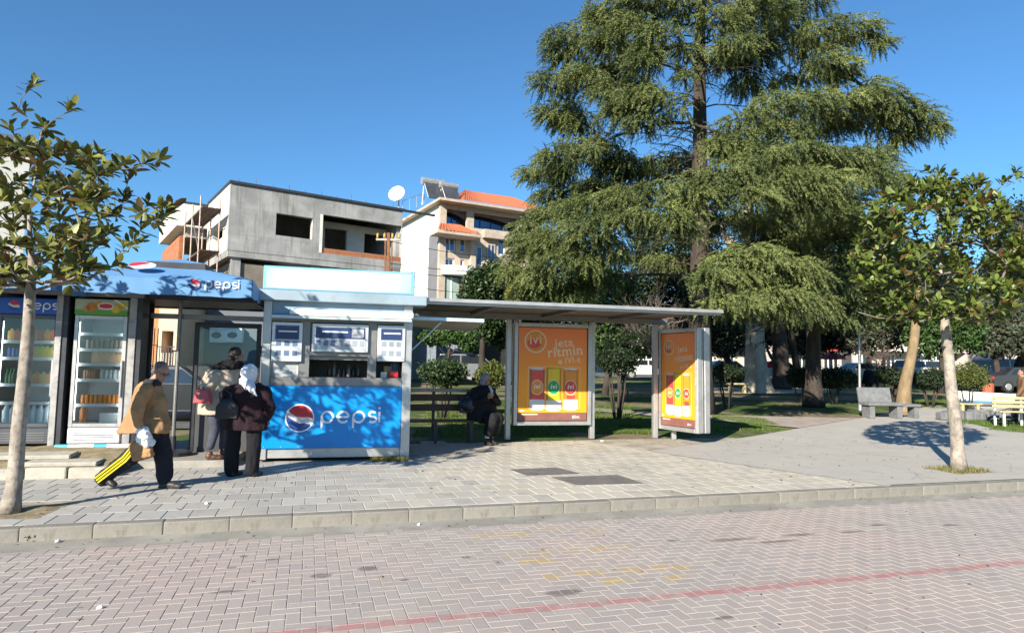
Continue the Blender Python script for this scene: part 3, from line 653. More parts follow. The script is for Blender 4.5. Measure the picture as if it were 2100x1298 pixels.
a, b = PY(826, 412, 50), PY(870, 396, 48); MB().tube([a, b], .025, 5).build('top_rail', ALUD, rail)
for k in range(4): p = a.lerp(b, k / 3); MB().tube([p, p - ZV * .9], .02, 5).build('post', ALUD, rail)
# ---- far left block behind the magnolia
fl = Plane(PY(62, 320, 40), math.radians(40)); flo = thing('white_block', 'pale apartment block with dark roof edge behind the left magnolia', 'building', (fl.o.x, fl.o.y, .7)); zt = fl.px(30, 292)[1]
m = MB(); hs = [(-3.2, -1.9, zt - 2.4, zt - 1.2), (-6.5, -5.2, zt - 2.4, zt - 1.2), (-3.2, -1.9, zt - 5.4, zt - 4), (-6.5, -5.2, zt - 5.4, zt - 4)]
fl.wall(m, -14, 0, 0, zt, hs, 0, .3); m.build('wall', RENDER, flo)
for h in hs: window(fl, flo, *h)
m = MB(); fl.box(m, -13.9, -.1, .31, 8, 0, zt - .1); m.build('core', RENDER, flo); m = MB(); fl.box(m, -14.3, .4, -.5, 8.4, zt, zt + .28); m.build('roof', pm('grey_roof', (.16, .17, .2), .1, 2, .7), flo); m = MB(); fl.box(m, -14, .0, -.04, -.002, zt - .75, zt - .5); m.build('red_band', pm('red_band', (.25, .05, .05), .1, 2, .7), flo)
# ---- low houses seen through the gap beside the kiosk
lh = Plane(PY(330, 700, 24), math.radians(8)); lho = thing('low_house', 'low orange and cream house with railings seen between the fridge and the glass panel', 'building', (lh.o.x, lh.o.y, .3))
zl = 3.9; ORG = pm('orange_render', (.50, .22, .09), .12, 2, .9); m = MB(); lh.box(m, -3.2, -.12, 0, 5, .0, zl); m.build('orange_wall', ORG, lho)
m = MB(); lh.wall(m, -.12, .55, .0, zl, [(.02, .42, 1.9, 2.7)], .0, 4.9); m.build('cream_wall', pm('peach_render', (.62, .47, .33), .08, 2, .9), lho)
for k in range(6): m = MB(); lh.box(m, -.05 + k * .1, -.025 + k * .1, -.25, -.225, 1.3, 2.1); m.build('rail_bar', STEELD, lho)
for zz in (1.26, 2.1): m = MB(); lh.box(m, -.08, .56, -.26, -.22, zz, zz + .04); m.build('rail', STEELD, lho)
m = MB(); lh.box(m, -3.4, .6, -.5, 5, zl, zl + .2); m.build('roof', RTILE, lho)
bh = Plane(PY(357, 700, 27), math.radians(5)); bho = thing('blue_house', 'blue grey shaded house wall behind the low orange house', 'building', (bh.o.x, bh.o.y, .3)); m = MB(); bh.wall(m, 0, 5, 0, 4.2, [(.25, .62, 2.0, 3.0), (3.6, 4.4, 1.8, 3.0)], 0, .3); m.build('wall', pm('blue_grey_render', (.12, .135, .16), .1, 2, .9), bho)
for h in ((.25, .62, 2.0, 3.0), (3.6, 4.4, 1.8, 3.0)): window(bh, bho, *h)
m = MB(); bh.box(m, -.01, 5, .31, 5, 0, 4.1); m.build('core', RENDER, bho)
for px_ in (452, 484):
    u_ = bh.px(px_, 690)[0]; zc_ = bh.px(px_, 688)[1]; ac = thing('air_conditioner', ['white air conditioner unit on the shaded wall, left one behind the glass partition', 'white air conditioner unit on the shaded wall, right one behind the glass partition'][px_ > 460], 'air conditioner', bh.P(u_, -.2, zc_ - .3), 'air conditioners')
    m = MB(); bh.box(m, u_ - .33, u_ + .33, -.32, -.03, zc_ - .3, zc_ + .3); m.build('case', WHITEP, ac, bevel=.02); m = MB(); m.prism([(.2 * math.cos(a), .13 * math.sin(a)) for a in np.linspace(0, 6.283, 19)[:-1]], bh.P(u_ - .05, -.322, zc_), bh.e, ZV, -bh.n, .006); m.build('fan_grille', BLACKP, ac); m = MB(); bh.box(m, u_ - .3, u_ + .3, -.3, -.001, zc_ - .34, zc_ - .302); m.build('bracket', STEELD, ac)
m = MB(); bh.box(m, -.3, 5.3, -.4, 5, 4.2, 4.35); m.build('roof', CONCRETE, bho)
# ---- street-level shop and fence behind the shelter
sp = Plane(PY(945, 720, 42), math.radians(14)); spo = thing('shop_front', 'street level shop with beige pillar and dark opening behind the shelter', 'building', (sp.o.x, sp.o.y, .8))
m = MB(); sp.box(m, 0, .7, -.3, .4, 0, 4.6); m.build('pillar', STONE, spo); m = MB(); sp.box(m, .72, 3.6, .4, .6, 0, 4.5); m.build('dark_front', BLACKP, spo); m = MB(); sp.box(m, 3.62, 4.2, -.3, .4, 0, 4.6); m.build('pillar', STONE, spo)
m = MB(); sp.box(m, -5, 6, -.6, 5, 4.62, 5.0); m.build('canopy', STONE, spo); m = MB(); sp.box(m, -5, -.01, .3, .6, 0, 4.6); m.build('rear_wall', pm('dull_render', (.30, .28, .25), .15, 1, .9), spo)
fe = thing('sheet_fence', 'grey corrugated metal fence behind the round bush', 'fence', PY(905, 745, 38))
for k in range(5):
    a = PY(866 + k * 17, 742, 38); b = PY(866 + (k + 1) * 17 - 1, 742, 38); m = MB(); n = 12; tp = 1.05; vs_ = []
    for i in range(n + 1): p = a.lerp(b, i / n) + Vector((0, .03 * (i % 2), 0)); vs_ += [(p.x, p.y, .7), (p.x, p.y, 2.9 + (.1 if k % 2 else 0))]
    m.add(vs_, [(2 * i, 2 * i + 2, 2 * i + 3, 2 * i + 1) for i in range(n)]); o = m.build('panel', pm('zinc_sheet%d' % k, (.30, .34, .40), .15, 2, .5, .3), fe); sm = o.modifiers.new('s', 'SOLIDIFY'); sm.thickness = .01
rb = Plane(PY(2076, 660, 58), math.radians(10)); rbo = thing('pink_building', 'pale pink building with green sign and orange awning at the right edge', 'building', (rb.o.x, rb.o.y, 1.3))
z0 = rb.px(2085, 690)[1]; z1 = rb.px(2085, 645)[1]; m = MB(); rb.box(m, 0, 9, 0, 6, 0, z1 + 2.5); m.build('wall', pm('pink_render', (.62, .5, .45), .08, 1, .9), rbo)
m = MB(); rb.box(m, .1, 7, -.25, -.002, z1 - .1, z1 + .75); m.build('green_sign', pm('green_sign', (.05, .35, .22), .08, 1, .5), rbo)
m = MB(); m.add([rb.P(-.2, -.01, z0 + .6), rb.P(8, -.01, z0 + .6), rb.P(8, -1.4, z0), rb.P(-.2, -1.4, z0), rb.P(8, -1.4, z0 - .25), rb.P(-.2, -1.4, z0 - .25)], [(0, 3, 2, 1), (3, 5, 4, 2)]); o = m.build('awning', pm('orange_awning', (.55, .3, .04), .1, 1, .8), rbo)
o.modifiers.new('s', 'SOLIDIFY').thickness = .02
# ---- rusty utility pole and its wires
up0 = onG(797, 24.0); upo = thing('utility_pole', 'rusty steel utility pole with yellow insulators in front of the concrete building', 'utility pole', up0)
pt = PY(797, 478, 24); MB().bar(up0, pt, .11, .11).build('pole', RUST, upo)
for dx, y0 in ((-.12, 478), (.12, 474)): MB().bar(PY(797, 560, 24) + Vector((dx, 0, -.4)), pt + Vector((dx, 0, 0)), .05).build('side_bar', RUST, upo)
MB().bar(pt + Vector((-.45, 0, -.25)), pt + Vector((.45, 0, -.25)), .07).build('cross_arm', ALUD, upo)
INS = pm('yellow_insulator', (.5, .3, .05), .2, 4, .3)
for dx in (-.4, -.15, .15, .4):
    MB().lathe(pt + Vector((dx, 0, -.2)), [(.03, 0), (.055, .04), (.03, .08), (.055, .12), (.03, .17), (.01, .2)], 8).build('insulator', INS, upo, smooth=True)
wire = pm('wire', (.02, .02, .02), .1, 1, .6)
for k, (y0, y1, xe) in enumerate([(495, 528, 1180), (540, 545, 1150), (552, 560, 1120), (582, 592, 1150)]):
    a = PY(799, y0, 23.9); b = PY(xe, y1, 30); P_ = [a.lerp(b, i / 12) - ZV * .5 * math.sin(math.pi * i / 12) * .6 for i in range(13)]
    MB().tube(P_, .012, 4).build('overhead_wire', wire, label=['topmost overhead wire running right from the rusty pole', 'second overhead wire from the top, right of the rusty pole', 'third overhead wire from the top, right of the rusty pole', 'lowest overhead wire, crossing the grey wall strip'][k], cat='wire', group='overhead wires')

# ---- street behind the kiosk
ASPH = pm('street_asphalt', (.11, .108, .105), .2, 2, .9, bump=.3)
ribbon('side_street', [onG(-2600, 15.5), onG(-900, 15.5), onG(330, 15.5), onG(760, 15.5)], [onG(-1500, 23), onG(-500, 23), onG(330, 23), onG(760, 23)], ASPH, dz=.02, kind='structure')
st = thing('stone_steps', 'low pale stone steps across the street seen behind the walking man', 'steps', onG(350, 22.5))
for k in range(3): MB().box(onG(330, 22.2 + k * .45) + Vector((.6, 0, .09 + .17 * k)), (5.2, .46, .17)).build('step', EDGE, st, bevel=.01)
# ================================================================ kiosk, shelter, fridges, parasols
kp = Plane(K0, TK)
ux = lambda x, b=0.0, y=850: kp.px(x, y, b)[0]
uz = lambda x, y, b=0.0: kp.px(x, y, b)[1]
def pb(name, mat, par, x0, x1, y0, y1, b0, b1, bevel=0.0, **kw):      # box whose front face covers a picture rectangle of the facade plane at depth b0
    u0, z1 = kp.px(x0, y0, b0); u1, _ = kp.px(x1, y0, b0); xm = (x0 + x1) / 2; z0 = kp.px(xm, y1, b0)[1]; z1 = kp.px(xm, y0, b0)[1]
    m = MB(); kp.box(m, u0, u1, b0, b1, z0, z1); return m.build(name, mat, par, bevel=bevel, **kw)
def sheet_text(txt, size, mat, par, u, z, b, name='lettering', shear=0., mirror=False, rot=0.0, align='CENTER', bold=0.0):
    me = text_mesh(txt, size, mat, align, shear, .001, bold); c, s_ = math.cos(rot), math.sin(rot)
    X = kp.e * c + ZV * s_; Y = -kp.e * s_ + ZV * c
    if mirror: X = -X
    mw = frame_m(kp.P(u, b, z), X, Y, -kp.n)
    if mirror: mw = Matrix(((X.x, Y.x, -kp.n.x, 0), (X.y, Y.y, -kp.n.y, 0), (X.z, Y.z, -kp.n.z, 0), (0, 0, 0, 1))); mw.translation = kp.P(u, b, z)
    return link(name, me, par, mw=mw)
WHITEINK = pm('white_ink', (.8, .8, .8), .03, 2, .5); REDINK = pm('red_ink', (.55, .03, .04), .05, 2, .45); BLUEINK = pm('blue_ink', (.015, .06, .26), .05, 2, .45)
def arc(cx, cy, rx, ry, a0, a1, n=12): return [(cx + rx * math.cos(math.radians(a0 + (a1 - a0) * i / n)), cy + ry * math.sin(math.radians(a0 + (a1 - a0) * i / n))) for i in range(n + 1)]
def pepsi_word(par, o, U, V, W, h, mat, th=.19):          # round lower-case letters drawn as bands; h = x-height
    x = 0.0; t = h * th; ad = h + t * .2
    for ch in 'pepsi':
        m = MB(); oo = Vector(o) + Vector(U) * x
        if ch == 'p':
            stroke(m, arc(h * .5, h * .5, h * .5, h * .5, 0, 360, 22)[:-1], t, oo, U, V, W, .002, True); stroke(m, [(0, h * .5), (0, -h * .55)], t, oo + Vector(W) * .0005, U, V, W, .002); x += h * 1.42
        elif ch == 'e':
            stroke(m, arc(h * .5, h * .5, h * .5, h * .5, 2, 318, 22), t, oo, U, V, W, .002); stroke(m, [(h * .02, h * .5), (h * .98, h * .5)], t * .85, oo + Vector(W) * .0005, U, V, W, .002); x += h * 1.42
        elif ch == 's':
            pts = arc(h * .36, h * .75, h * .34, h * .25, 35, 270, 10) + arc(h * .36, h * .25, h * .34, h * .25, 90, -145, 10); stroke(m, pts, t, oo, U, V, W, .002); x += h * .98
        else:
            stroke(m, [(0, 0), (0, h)], t, oo, U, V, W, .002); stroke(m, [(0, h * 1.22), (0, h * 1.42)], t, oo, U, V, W, .002)
        m.build('letter', mat, par)
    return x
def pepsi_globe(par, c, U, V, W, r, tilt=0.45, ring=True):
    U = Vector(U); V = Vector(V); W = Vector(W); c = Vector(c); a = tilt; U2 = U * math.cos(a) + V * math.sin(a); V2 = V * math.cos(a) - U * math.sin(a)
    if ring: MB().prism(arc(0, 0, r * 1.1, r * 1.1, 0, 360, 28)[:-1], c, U2, V2, W, .001).build('emblem_ring', WHITEINK, par)
    MB().prism(arc(0, 0, r, r, 0, 360, 28)[:-1], c + W * .001, U2, V2, W, .0012).build('emblem_band', pm('emblem_white', (.62, .62, .62), .03, 2, .5), par)
    top = arc(0, 0, r, r, 168, 18, 16) + [(r * .55, r * .30), (r * .15, r * .10), (-r * .35, r * .02)]
    MB().prism(top, c + W * .0022, U2, V2, W, .0012).build('emblem_top', REDINK, par)
    bot = arc(0, 0, r, r, 190, 350, 16) + [(r * .6, -r * .22), (r * .1, -r * .38), (-r * .45, -r * .30)]
    MB().prism(bot, c + W * .0022, U2, V2, W, .0012).build('emblem_bottom', BLUEINK, par)
# ---------------- kiosk
kio = thing('kiosk', 'aluminium drinks kiosk with bright blue front panel and white sign box on top', 'kiosk', K0 + ES * -1.25)
uL = ux(531); zB = .06; BLUEP = pm('bright_blue_panel', (0.0, .25, .66), .06, 1.2, .35, dirt=(.0, .16, .45), dirt_amt=.3)
FASC = pm('blue_grey_fascia', (.26, .36, .45), .12, 1.5, .5, .1, dirt=(.22, .27, .28), dirt_amt=.5)
zt = uz(700, 622)
def kb(name, mat, u0, u1, b0, b1, z0, z1, bevel=0.0, par=None): m = MB(); kp.box(m, u0, u1, b0, b1, z0, z1); return m.build(name, mat, par or kio, bevel=bevel)
kb('post', ALU, -.15, 0, .0, .14, 0, zt, .006); kb('post', ALU, uL, uL + .13, .0, .14, .04, zt, .006); kb('post', ALU, -.14, 0, 1.9, 2.04, 0, zt); kb('post', ALU, uL, uL + .13, 1.9, 2.04, 0, zt)
zp1 = uz(690, 792); zp0 = uz(690, 918)
kb('kick_plate', ALU, uL + .132, -.152, .03, .1, zB, zp0 - .004, .004)
front = kb('front_panel', BLUEP, uL + .05, -.152, -.012, .06, zp0, zp1, .004)
kb('counter', ALUD, uL + .132, -.152, -.0, .45, zp1 + .002, uz(690, 774), .004)
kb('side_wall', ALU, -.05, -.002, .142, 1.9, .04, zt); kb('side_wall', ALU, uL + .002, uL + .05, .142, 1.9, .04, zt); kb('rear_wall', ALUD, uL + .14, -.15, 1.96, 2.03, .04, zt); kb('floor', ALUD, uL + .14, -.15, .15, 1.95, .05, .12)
zc1 = uz(690, 774)
for x0, x1 in ((609, 630), (750, 768)): kb('mullion', ALUD, ux(x0, .05), ux(x1, .05), .03, .11, zc1, zt - .1, .003)
kb('header_beam', ALUD, uL + .132, -.152, .02, .12, uz(690, 662), uz(690, 648), .003)
# window field above the counter: dark backing, glazed left pane
kb('window_head', ALUD, ux(630, .05), ux(750, .05), .035, .09, uz(690, 730), uz(690, 722), .003)
lp = kb('left_pane', pm('pane_painted_reflection', (.42, .44, .45), .25, 6, .15), ux(546, .06), ux(608, .06), .06, .07, zc1, uz(577, 741))  # pale grey puts the reflection on the glass into its colour
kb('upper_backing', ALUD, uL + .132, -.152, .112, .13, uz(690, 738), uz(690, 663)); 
NAVY = pm('navy_print', (.02, .04, .12), .1, 2, .4); PALE = pm('pale_print', (.42, .45, .48), .06, 3, .35); IC = [pm('icon_blue', (.10, .15, .26), .2, 4, .4), pm('icon_grey', (.27, .30, .34), .2, 4, .4)]
def board(x0, y0, x1, y1, hf, cols, rows, extra=None):
    b = .03; u0, u1 = ux(x0, b), ux(x1, b); xm = (x0 + x1) / 2; z0, z1 = uz(xm, y1, b), uz(xm, y0, b)
    fr = kb('menu_board', pm('board_frame%d' % x0, (.60, .62, .62), .08, 3, .35, .3), u0, u1, -.03, .05, z0, z1, .006)
    f = .045; kb('board_face', PALE, u0 + f, u1 - f, -.034, -.0305, z0 + f, z1 - f, par=fr)
    zh = z1 - f - (z1 - z0) * hf; kb('board_header', NAVY, u0 + f + .01, u1 - f - .01, -.038, -.0345, zh, z1 - f - .01, par=fr)
    kb('header_line', WHITEINK, u0 + f + .12 * (u1 - u0), u1 - f - (.32 if extra else .08) * (u1 - u0), -.041, -.0385, (zh + z1 - f) / 2, (zh + z1 - f) / 2 + .022, par=fr)
    if extra: kb('header_card', PALE, u1 - f - .25 * (u1 - u0), u1 - f - .03, -.041, -.0385, zh + .02, z1 - f - .03, par=fr)
    W = (u1 - u0 - 2 * f) / cols; H = (zh - z0 - f) / rows
    for r in range(rows):
        for c in range(cols): kb('menu_picture', IC[0 if (c < 3 and r >= 0 and cols != 4 and x0 < 760) else 1], u0 + f + W * (c + .2), u0 + f + W * (c + .8), -.037, -.0345, z0 + f + H * (r + .3), z0 + f + H * (r + .82), par=fr)
board(551, 661, 614, 741, .36, 3, 2); board(634, 665, 750, 722, .42, 7, 1, True); board(769, 668, 826, 741, .33, 3, 2)
# folded flap, fascia, cornice, sign
kb('fascia', FASC, uL + .132, -.152, .02, .1, uz(690, 648) + .003, zt - .002)
kb('flap_edge', pm('pale_blue_edge', (.45, .6, .68), .1, 3, .4), uL + .14, -.03, -.2, -.02, uz(690, 657), uz(690, 651), .004)
kb('rolled_shutter', WHITEP, ux(585, -.15), .0, -.18, -.005, uz(690, 649), uz(690, 638), .012)
kb('shutter_strip', pm('cream_strip', (.6, .55, .45), .1, 3, .5), ux(605, -.2), -.04, -.215, -.201, uz(690, 652), uz(690, 646), .003)
kb('roof', pm('blue_grey_cornice', (.30, .38, .43), .12, 1.5, .45, .3, dirt=(.28, .28, .24), dirt_amt=.5), uL - .1, .22, -.12, 2.15, zt, zt + .17, .01)
sb = kb('sign_box', pm('sky_blue_frame', (.18, .42, .60), .06, 2, .4), ux(527, -.05), ux(843, -.05), -.06, .22, zt + .175, zt + .175 + .385, .012)
def sign_mat():
    t = NT('faded_sign_face'); a = t.node('ShaderNodeVectorRotate', rotation_type='Z_AXIS'); b = t.node('ShaderNodeVectorMath', operation='SUBTRACT'); t.set(b.inputs[0], t.pos()); b.inputs[1].default_value = K0; t.l.new(b.outputs[0], a.inputs[0]); a.inputs['Angle'].default_value = -TK
    X, Y, Z = t.xyz(a.outputs[0]); d = t.math('ABSOLUTE', t.math('SUBTRACT', X, -1.28)); f = t.smooth(d, .35, 1.2); n = t.noise(t.pos(), 2, 4); f = t.math('MULTIPLY', f, t.math('MULTIPLY_ADD', n, .5, .6), clamp=True)
    return t.out(t.mix(f, (.85, .86, .86, 1), (.22, .52, .68, 1)), .35)
kb('sign_face', sign_mat(), ux(533, -.06), ux(836, -.06), -.066, -.0605, zt + .205, zt + .525, par=sb)
cu, cz = ux(650, -.066), uz(650, 583, -.066); m = MB(); m.prism([(0, 0), (.12, .01), (.22, .05), (.28, .14), (.26, .05), (.2, -.01), (.1, -.025)], kp.P(cu, -.0675, cz), kp.e, ZV, -kp.n, .001); m.build('faded_swoosh', pm('faded_green', (.62, .75, .72), .05, 2, .5), sb)
# logo on the blue panel
pepsi_globe(front, kp.P(ux(615), -.0125, uz(615, 857)), kp.e, ZV, -kp.n, .205, -.35)
m = MB()
for k in range(21):
    a = math.radians(150 + k * 10); c_, s_ = math.cos(a), math.sin(a); m.prism([(c_ * .25 - s_ * .012, s_ * .25 + c_ * .012), (c_ * .25 + s_ * .012, s_ * .25 - c_ * .012), (c_ * .30 + s_ * .016, s_ * .30 - c_ * .016), (c_ * .30 - s_ * .016, s_ * .30 + c_ * .016)], kp.P(ux(615), -.0125, uz(615, 857)), kp.e, ZV, -kp.n, .0006)
o = m.build('bottle_cap_rim', pm('cap_blue', (.03, .22, .5), .2, 8, .4), front); o['kind'] = 'stuff'
pepsi_word(front, kp.P(ux(660), -.0125, uz(660, 866)), kp.e, ZV, -kp.n, .175, WHITEINK)
for k in range(9):
    for zz_ in (zp0 + .025, zp1 - .025): MB().ell(kp.P(uL + .09 + k * (-.152 - uL - .13) / 8, -.013, zz_), (.008, .004, .008), RK, 8, 6).build('rivet', ALU, front, smooth=True)
# side flap held open over the bench
m = MB(); fz = uz(845, 653); q_ = [kp.P(.01, .35, fz + .05), kp.P(1.30, .35, fz - .02), kp.P(1.30, 1.75, fz - .10), kp.P(.01, 1.75, fz - .02)]
m.add(q_ + [p + ZV * .035 for p in q_], [(3, 2, 1, 0), (4, 5, 6, 7), (0, 1, 5, 4), (1, 2, 6, 5), (2, 3, 7, 6), (3, 0, 4, 7)]); m.build('side_flap', pm('flap_sheet', (.36, .34, .31), .12, 2, .5, .2), kio)
kb('flap_trim', pm('flap_trim', (.5, .68, .75), .1, 3, .4), .0, 1.3, .325, .348, fz - .0, fz + .055); MB().bar(kp.P(.02, .5, fz - .55), kp.P(.55, .5, fz - .02), .025).build('flap_stay', ALU, kio)
# goods on the kiosk counter
CARD = pm('cardboard', (.45, .33, .2), .15, 4, .8)
for k, (x, w_, h_, d_, mt, lb) in enumerate([(778, .1, .1, .1, WHITEP, 'small white carton low on the kiosk counter, right opening'), (785, .13, .2, .13, CARD, 'tan carton standing on the kiosk counter, right opening')]):
    u = ux(x, .25); m = MB(); kp.box(m, u, u + w_, .22 + k * .1, .22 + k * .1 + d_, zc1, zc1 + h_); m.build('carton', mt, bevel=.004, label=lb, cat='carton')
rbx = thing('red_box', 'red display box holding blue sticks on the kiosk counter', 'display box', kp.P(ux(805, .2), .25, zc1)); u = ux(805, .2); kb('tray', pm('red_plastic', (.5, .02, .02), .1, 3, .4), u - .06, u + .07, .2, .32, zc1, zc1 + .11, par=rbx)
for k in range(3): MB().tube([kp.P(u - .03 + k * .035, .26, zc1 + .1), kp.P(u - .035 + k * .038, .26, zc1 + .24)], .012, 6).build('stick', pm('blue_stick%d' % k, (.05, .15, .4), .1, 2, .4), rbx)
for k in range(7):
    u = ux(672 + k * 10, .5); m = MB(); hh = rng.uniform(.2, .3); m.lathe(kp.P(u, .5 + .05 * (k % 2), zc1), [(.03, 0), (.035, .02), (.035, hh * .6), (.014, hh * .8), (.014, hh)], 8); m.build('bottle', pm('dark_bottle%d' % k, [(.1, .06, .05), (.25, .22, .2), (.05, .05, .06)][k % 3], .2, 3, .25), smooth=True, label=['leftmost', 'second from left', 'third from left', 'middle', 'third from right', 'second from right', 'rightmost'][k] + ' small bottle in the row inside the kiosk serving window', cat='bottle', group='bottles in the kiosk window')
# ---------------- bus shelter
shl = thing('bus_shelter', 'grey metal bus shelter with flat roof attached to the kiosk', 'bus shelter', KF(3, 2.9)); PB_ = 2.9
zbm = uz(1130, 658, PB_); ue = ux(1482, .3, 640)
posts = [ux(1040, PB_, 900), ux(1213, PB_, 893), ux(1343, PB_, 890)]
for u in posts: kb('post', ALU, u - .055, u + .055, PB_ - .06, PB_ + .06, 0, zbm, .008, par=shl)
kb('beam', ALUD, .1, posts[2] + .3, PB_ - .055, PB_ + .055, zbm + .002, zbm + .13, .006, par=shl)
FB = .3; zf = uz(1050, 619, FB) - .03; bs = zbm + .14
def slope_box(name, mat, u0, u1, b0, b1, t0, t1, par, dz=0.0):      # slab following the roof slope, t0..t1 above it
    def zz(b): return zf + (bs - zf) * (b - FB) / (3.1 - FB) + dz
    m = MB(); v_ = [kp.P(u, b, zz(b) + t) for t in (t0, t1) for (u, b) in ((u0, b0), (u1, b0), (u1, b1), (u0, b1))]
    m.add(v_, [(3, 2, 1, 0), (4, 5, 6, 7), (0, 1, 5, 4), (1, 2, 6, 5), (2, 3, 7, 6), (3, 0, 4, 7)]); return m.build(name, mat, par)
for k, (a, b) in enumerate([(.24, 1.55), (1.58, 3.15), (3.18, 4.75), (4.78, ue - .04)]): slope_box('roof_panel', pm('roof_sheet%d' % k, (.15, .135, .115), .15, 1.5, .6, .1, dirt=(.1, .09, .075), dirt_amt=.4), a, b, FB + .05, 3.15, .0, .012, shl)
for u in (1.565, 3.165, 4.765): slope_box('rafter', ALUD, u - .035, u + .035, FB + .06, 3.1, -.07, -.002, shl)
slope_box('front_rail', ALU, .225, ue, FB - .03, FB + .045, -.02, .04, shl); slope_box('front_rail', ALU, .226, ue - .01, FB + .047, FB + .10, -.055, -.004, shl, -.01)
slope_box('rear_rail', ALUD, .24, ue, 3.16, 3.22, -.03, .03, shl)
# ---------------- advert panels
def poster_mat():
    t = NT('orange_print'); v = t.node('ShaderNodeTexCoord').outputs['Generated']; X, Y, Z = t.xyz(v)
    return t.out(t.mix(t.smooth(Z, .25, .98), (.92, .35, .015, 1), (.82, .20, .02, 1)), .22, 0, .5)
ORANGE = poster_mat(); CREAMINK = pm('cream_ink', (.78, .62, .42), .05, 3, .4)
INKS = dict(red=pm('can_red', (.62, .07, .05), .1, 3, .35), yel=pm('can_yellow', (.70, .52, .02), .1, 3, .35), org=pm('can_orange', (.72, .27, .03), .1, 3, .35), grn=pm('can_green', (.02, .33, .09), .1, 3, .35), sil=pm('can_silver', (.66, .68, .70), .1, 3, .35), ol=pm('can_edge', (.42, .2, .02), .1, 3, .35), brn=pm('strip_brown', (.23, .10, .08), .15, 4, .4))
def poster(par, o, X, W, w_, h_):      # o lower left corner; X along, W towards the viewer
    X = Vector(X); W = Vector(W); o = Vector(o); Y = ZV
    m = MB(); m.prism([(0, 0), (w_, 0), (w_, h_), (0, h_)], o, X, Y, W, .004); ps = m.build('poster', ORANGE, par)
    def R(x0, y0, x1, y1, mt, lay, nm): MB().prism([(x0 * w_, y0 * h_), (x1 * w_, y0 * h_), (x1 * w_, y1 * h_), (x0 * w_, y1 * h_)], o + W * (.004 + .0008 * lay), X, Y, W, .0008).build(nm, mt, ps)
    def D(cx, cy, r, mt, lay, nm, ry=None):
        ry = ry or r; MB().prism([(cx * w_ + a * w_, cy * h_ + b * w_) for a, b in arc(0, 0, r, ry, 0, 360, 22)[:-1]], o + W * (.004 + .0008 * lay), X, Y, W, .0008).build(nm, mt, ps)
    def T(s_, cx, cy, size, mt, lay, rot=0, sh=0, bold=.0):
        me = text_mesh(s_, size * w_, mt, 'CENTER', sh, .0006, bold * w_); c, n = math.cos(rot), math.sin(rot); link('lettering', me, ps, mw=frame_m(o + X * cx * w_ + Y * cy * h_ + W * (.0044 + .0008 * lay), X * c + Y * n, Y * c - X * n, W))
    D(.24, .85, .16, CREAMINK, 0, 'logo_ring'); D(.24, .85, .142, INKS['org'], 1, 'logo_disc'); D(.22, .83, .10, INKS['red'], 2, 'logo_swirl', .07); T('ivi', .24, .825, .19, CREAMINK, 3, .1, .1, .002)
    T('jeta', .66, .80, .17, CREAMINK, 0, .1, .0, .002); T('ritmin', .68, .70, .20, CREAMINK, 0, .1, 0, .003); T('e IVI-t', .74, .622, .12, CREAMINK, 0, .1, 0, .002)
    stroke_m = MB(); stroke(stroke_m, [(.14 * w_, .13 * h_), (.14 * w_, .575 * h_), (.9 * w_, .575 * h_), (.9 * w_, .13 * h_)], .008 * w_, o + W * .0042, X, Y, W, .0006, True); stroke_m.build('frame_line', CREAMINK, ps)
    for cx, a, b, ic in ((.27, 'red', 'red', 'red'), (.51, 'yel', 'yel', 'grn'), (.76, 'org', 'org', 'red')):
        up_ = .02 if ic == 'grn' else 0; hw = .108; y0, y1 = .13 - up_ * .5, .55 + up_
        R(cx - hw, y0, cx + hw, y1, INKS[a], 1, 'printed_can'); R(cx - hw, y0, cx - hw * .72, y1, INKS['brn'] if a == 'red' else INKS['ol'], 2, 'can_shading'); R(cx + hw * .8, y0, cx + hw, y1, INKS['brn'] if a == 'red' else INKS['ol'], 2, 'can_shading'); R(cx - hw, y0, cx + hw, y0 + .095, INKS['sil'], 3, 'printed_can_base'); D(cx, y1, hw, INKS['sil'] if ic != 'grn' else INKS['yel'], 1, 'printed_can_lid', .022); D(cx, y0, hw, INKS['sil'], 2, 'printed_can_foot', .03)
        D(cx, .355, .092, CREAMINK, 2, 'printed_badge', .105); D(cx, .355, .083, INKS[ic if ic == 'grn' else 'org' if a == 'red' else 'red'], 3, 'printed_badge', .095); T('ivi', cx, .34, .1, WHITEINK, 4, 0, .1, .001); R(cx - .06, y0 + .10, cx + .07, y0 + .14, INKS['yel' if ic == 'grn' else 'red'], 3, 'printed_fruit')
    R(0, 0, 1, .085, INKS['brn'], 1, 'caption_strip'); T('#ivi', .84, .022, .07, WHITEINK, 2); R(.05, .06, .28, .072, CREAMINK, 2, 'caption_line'); R(.03, .098, .08, .112, WHITEINK, 2, 'caption_mark')
    return ps
ad = thing('advert_panel', 'orange drink poster in an aluminium lightbox hanging between the shelter posts', 'advert panel', kp.P(ux(1130, 2.8), 2.85, .3), 'orange advert panels')
b1 = PB_ - .13; u0, u1 = posts[0] + .1, posts[1] - .058; z0, z1 = uz(1130, 872, b1), uz(1130, 663, b1); fr = .085
kb('back_panel', ALUD, u0 + .01, u1 - .01, b1 + .06, b1 + .2, z0 + .01, z1 - .01, par=ad)
for nm, a in (('frame_side', (u0, u0 + fr, z0, z1)), ('frame_side', (u1 - fr, u1, z0, z1)), ('frame_top', (u0 + fr, u1 - fr, z1 - fr, z1)), ('frame_bottom', (u0 + fr, u1 - fr, z0, z0 + fr))): kb(nm, ALU, a[0], a[1], b1, b1 + .19, a[2], a[3], .008, par=ad)
kb('gasket', BLACKP, u0 + fr - .004, u1 - fr + .004, b1 + .03, b1 + .06, z0 + fr - .004, z1 - fr + .004, par=ad)
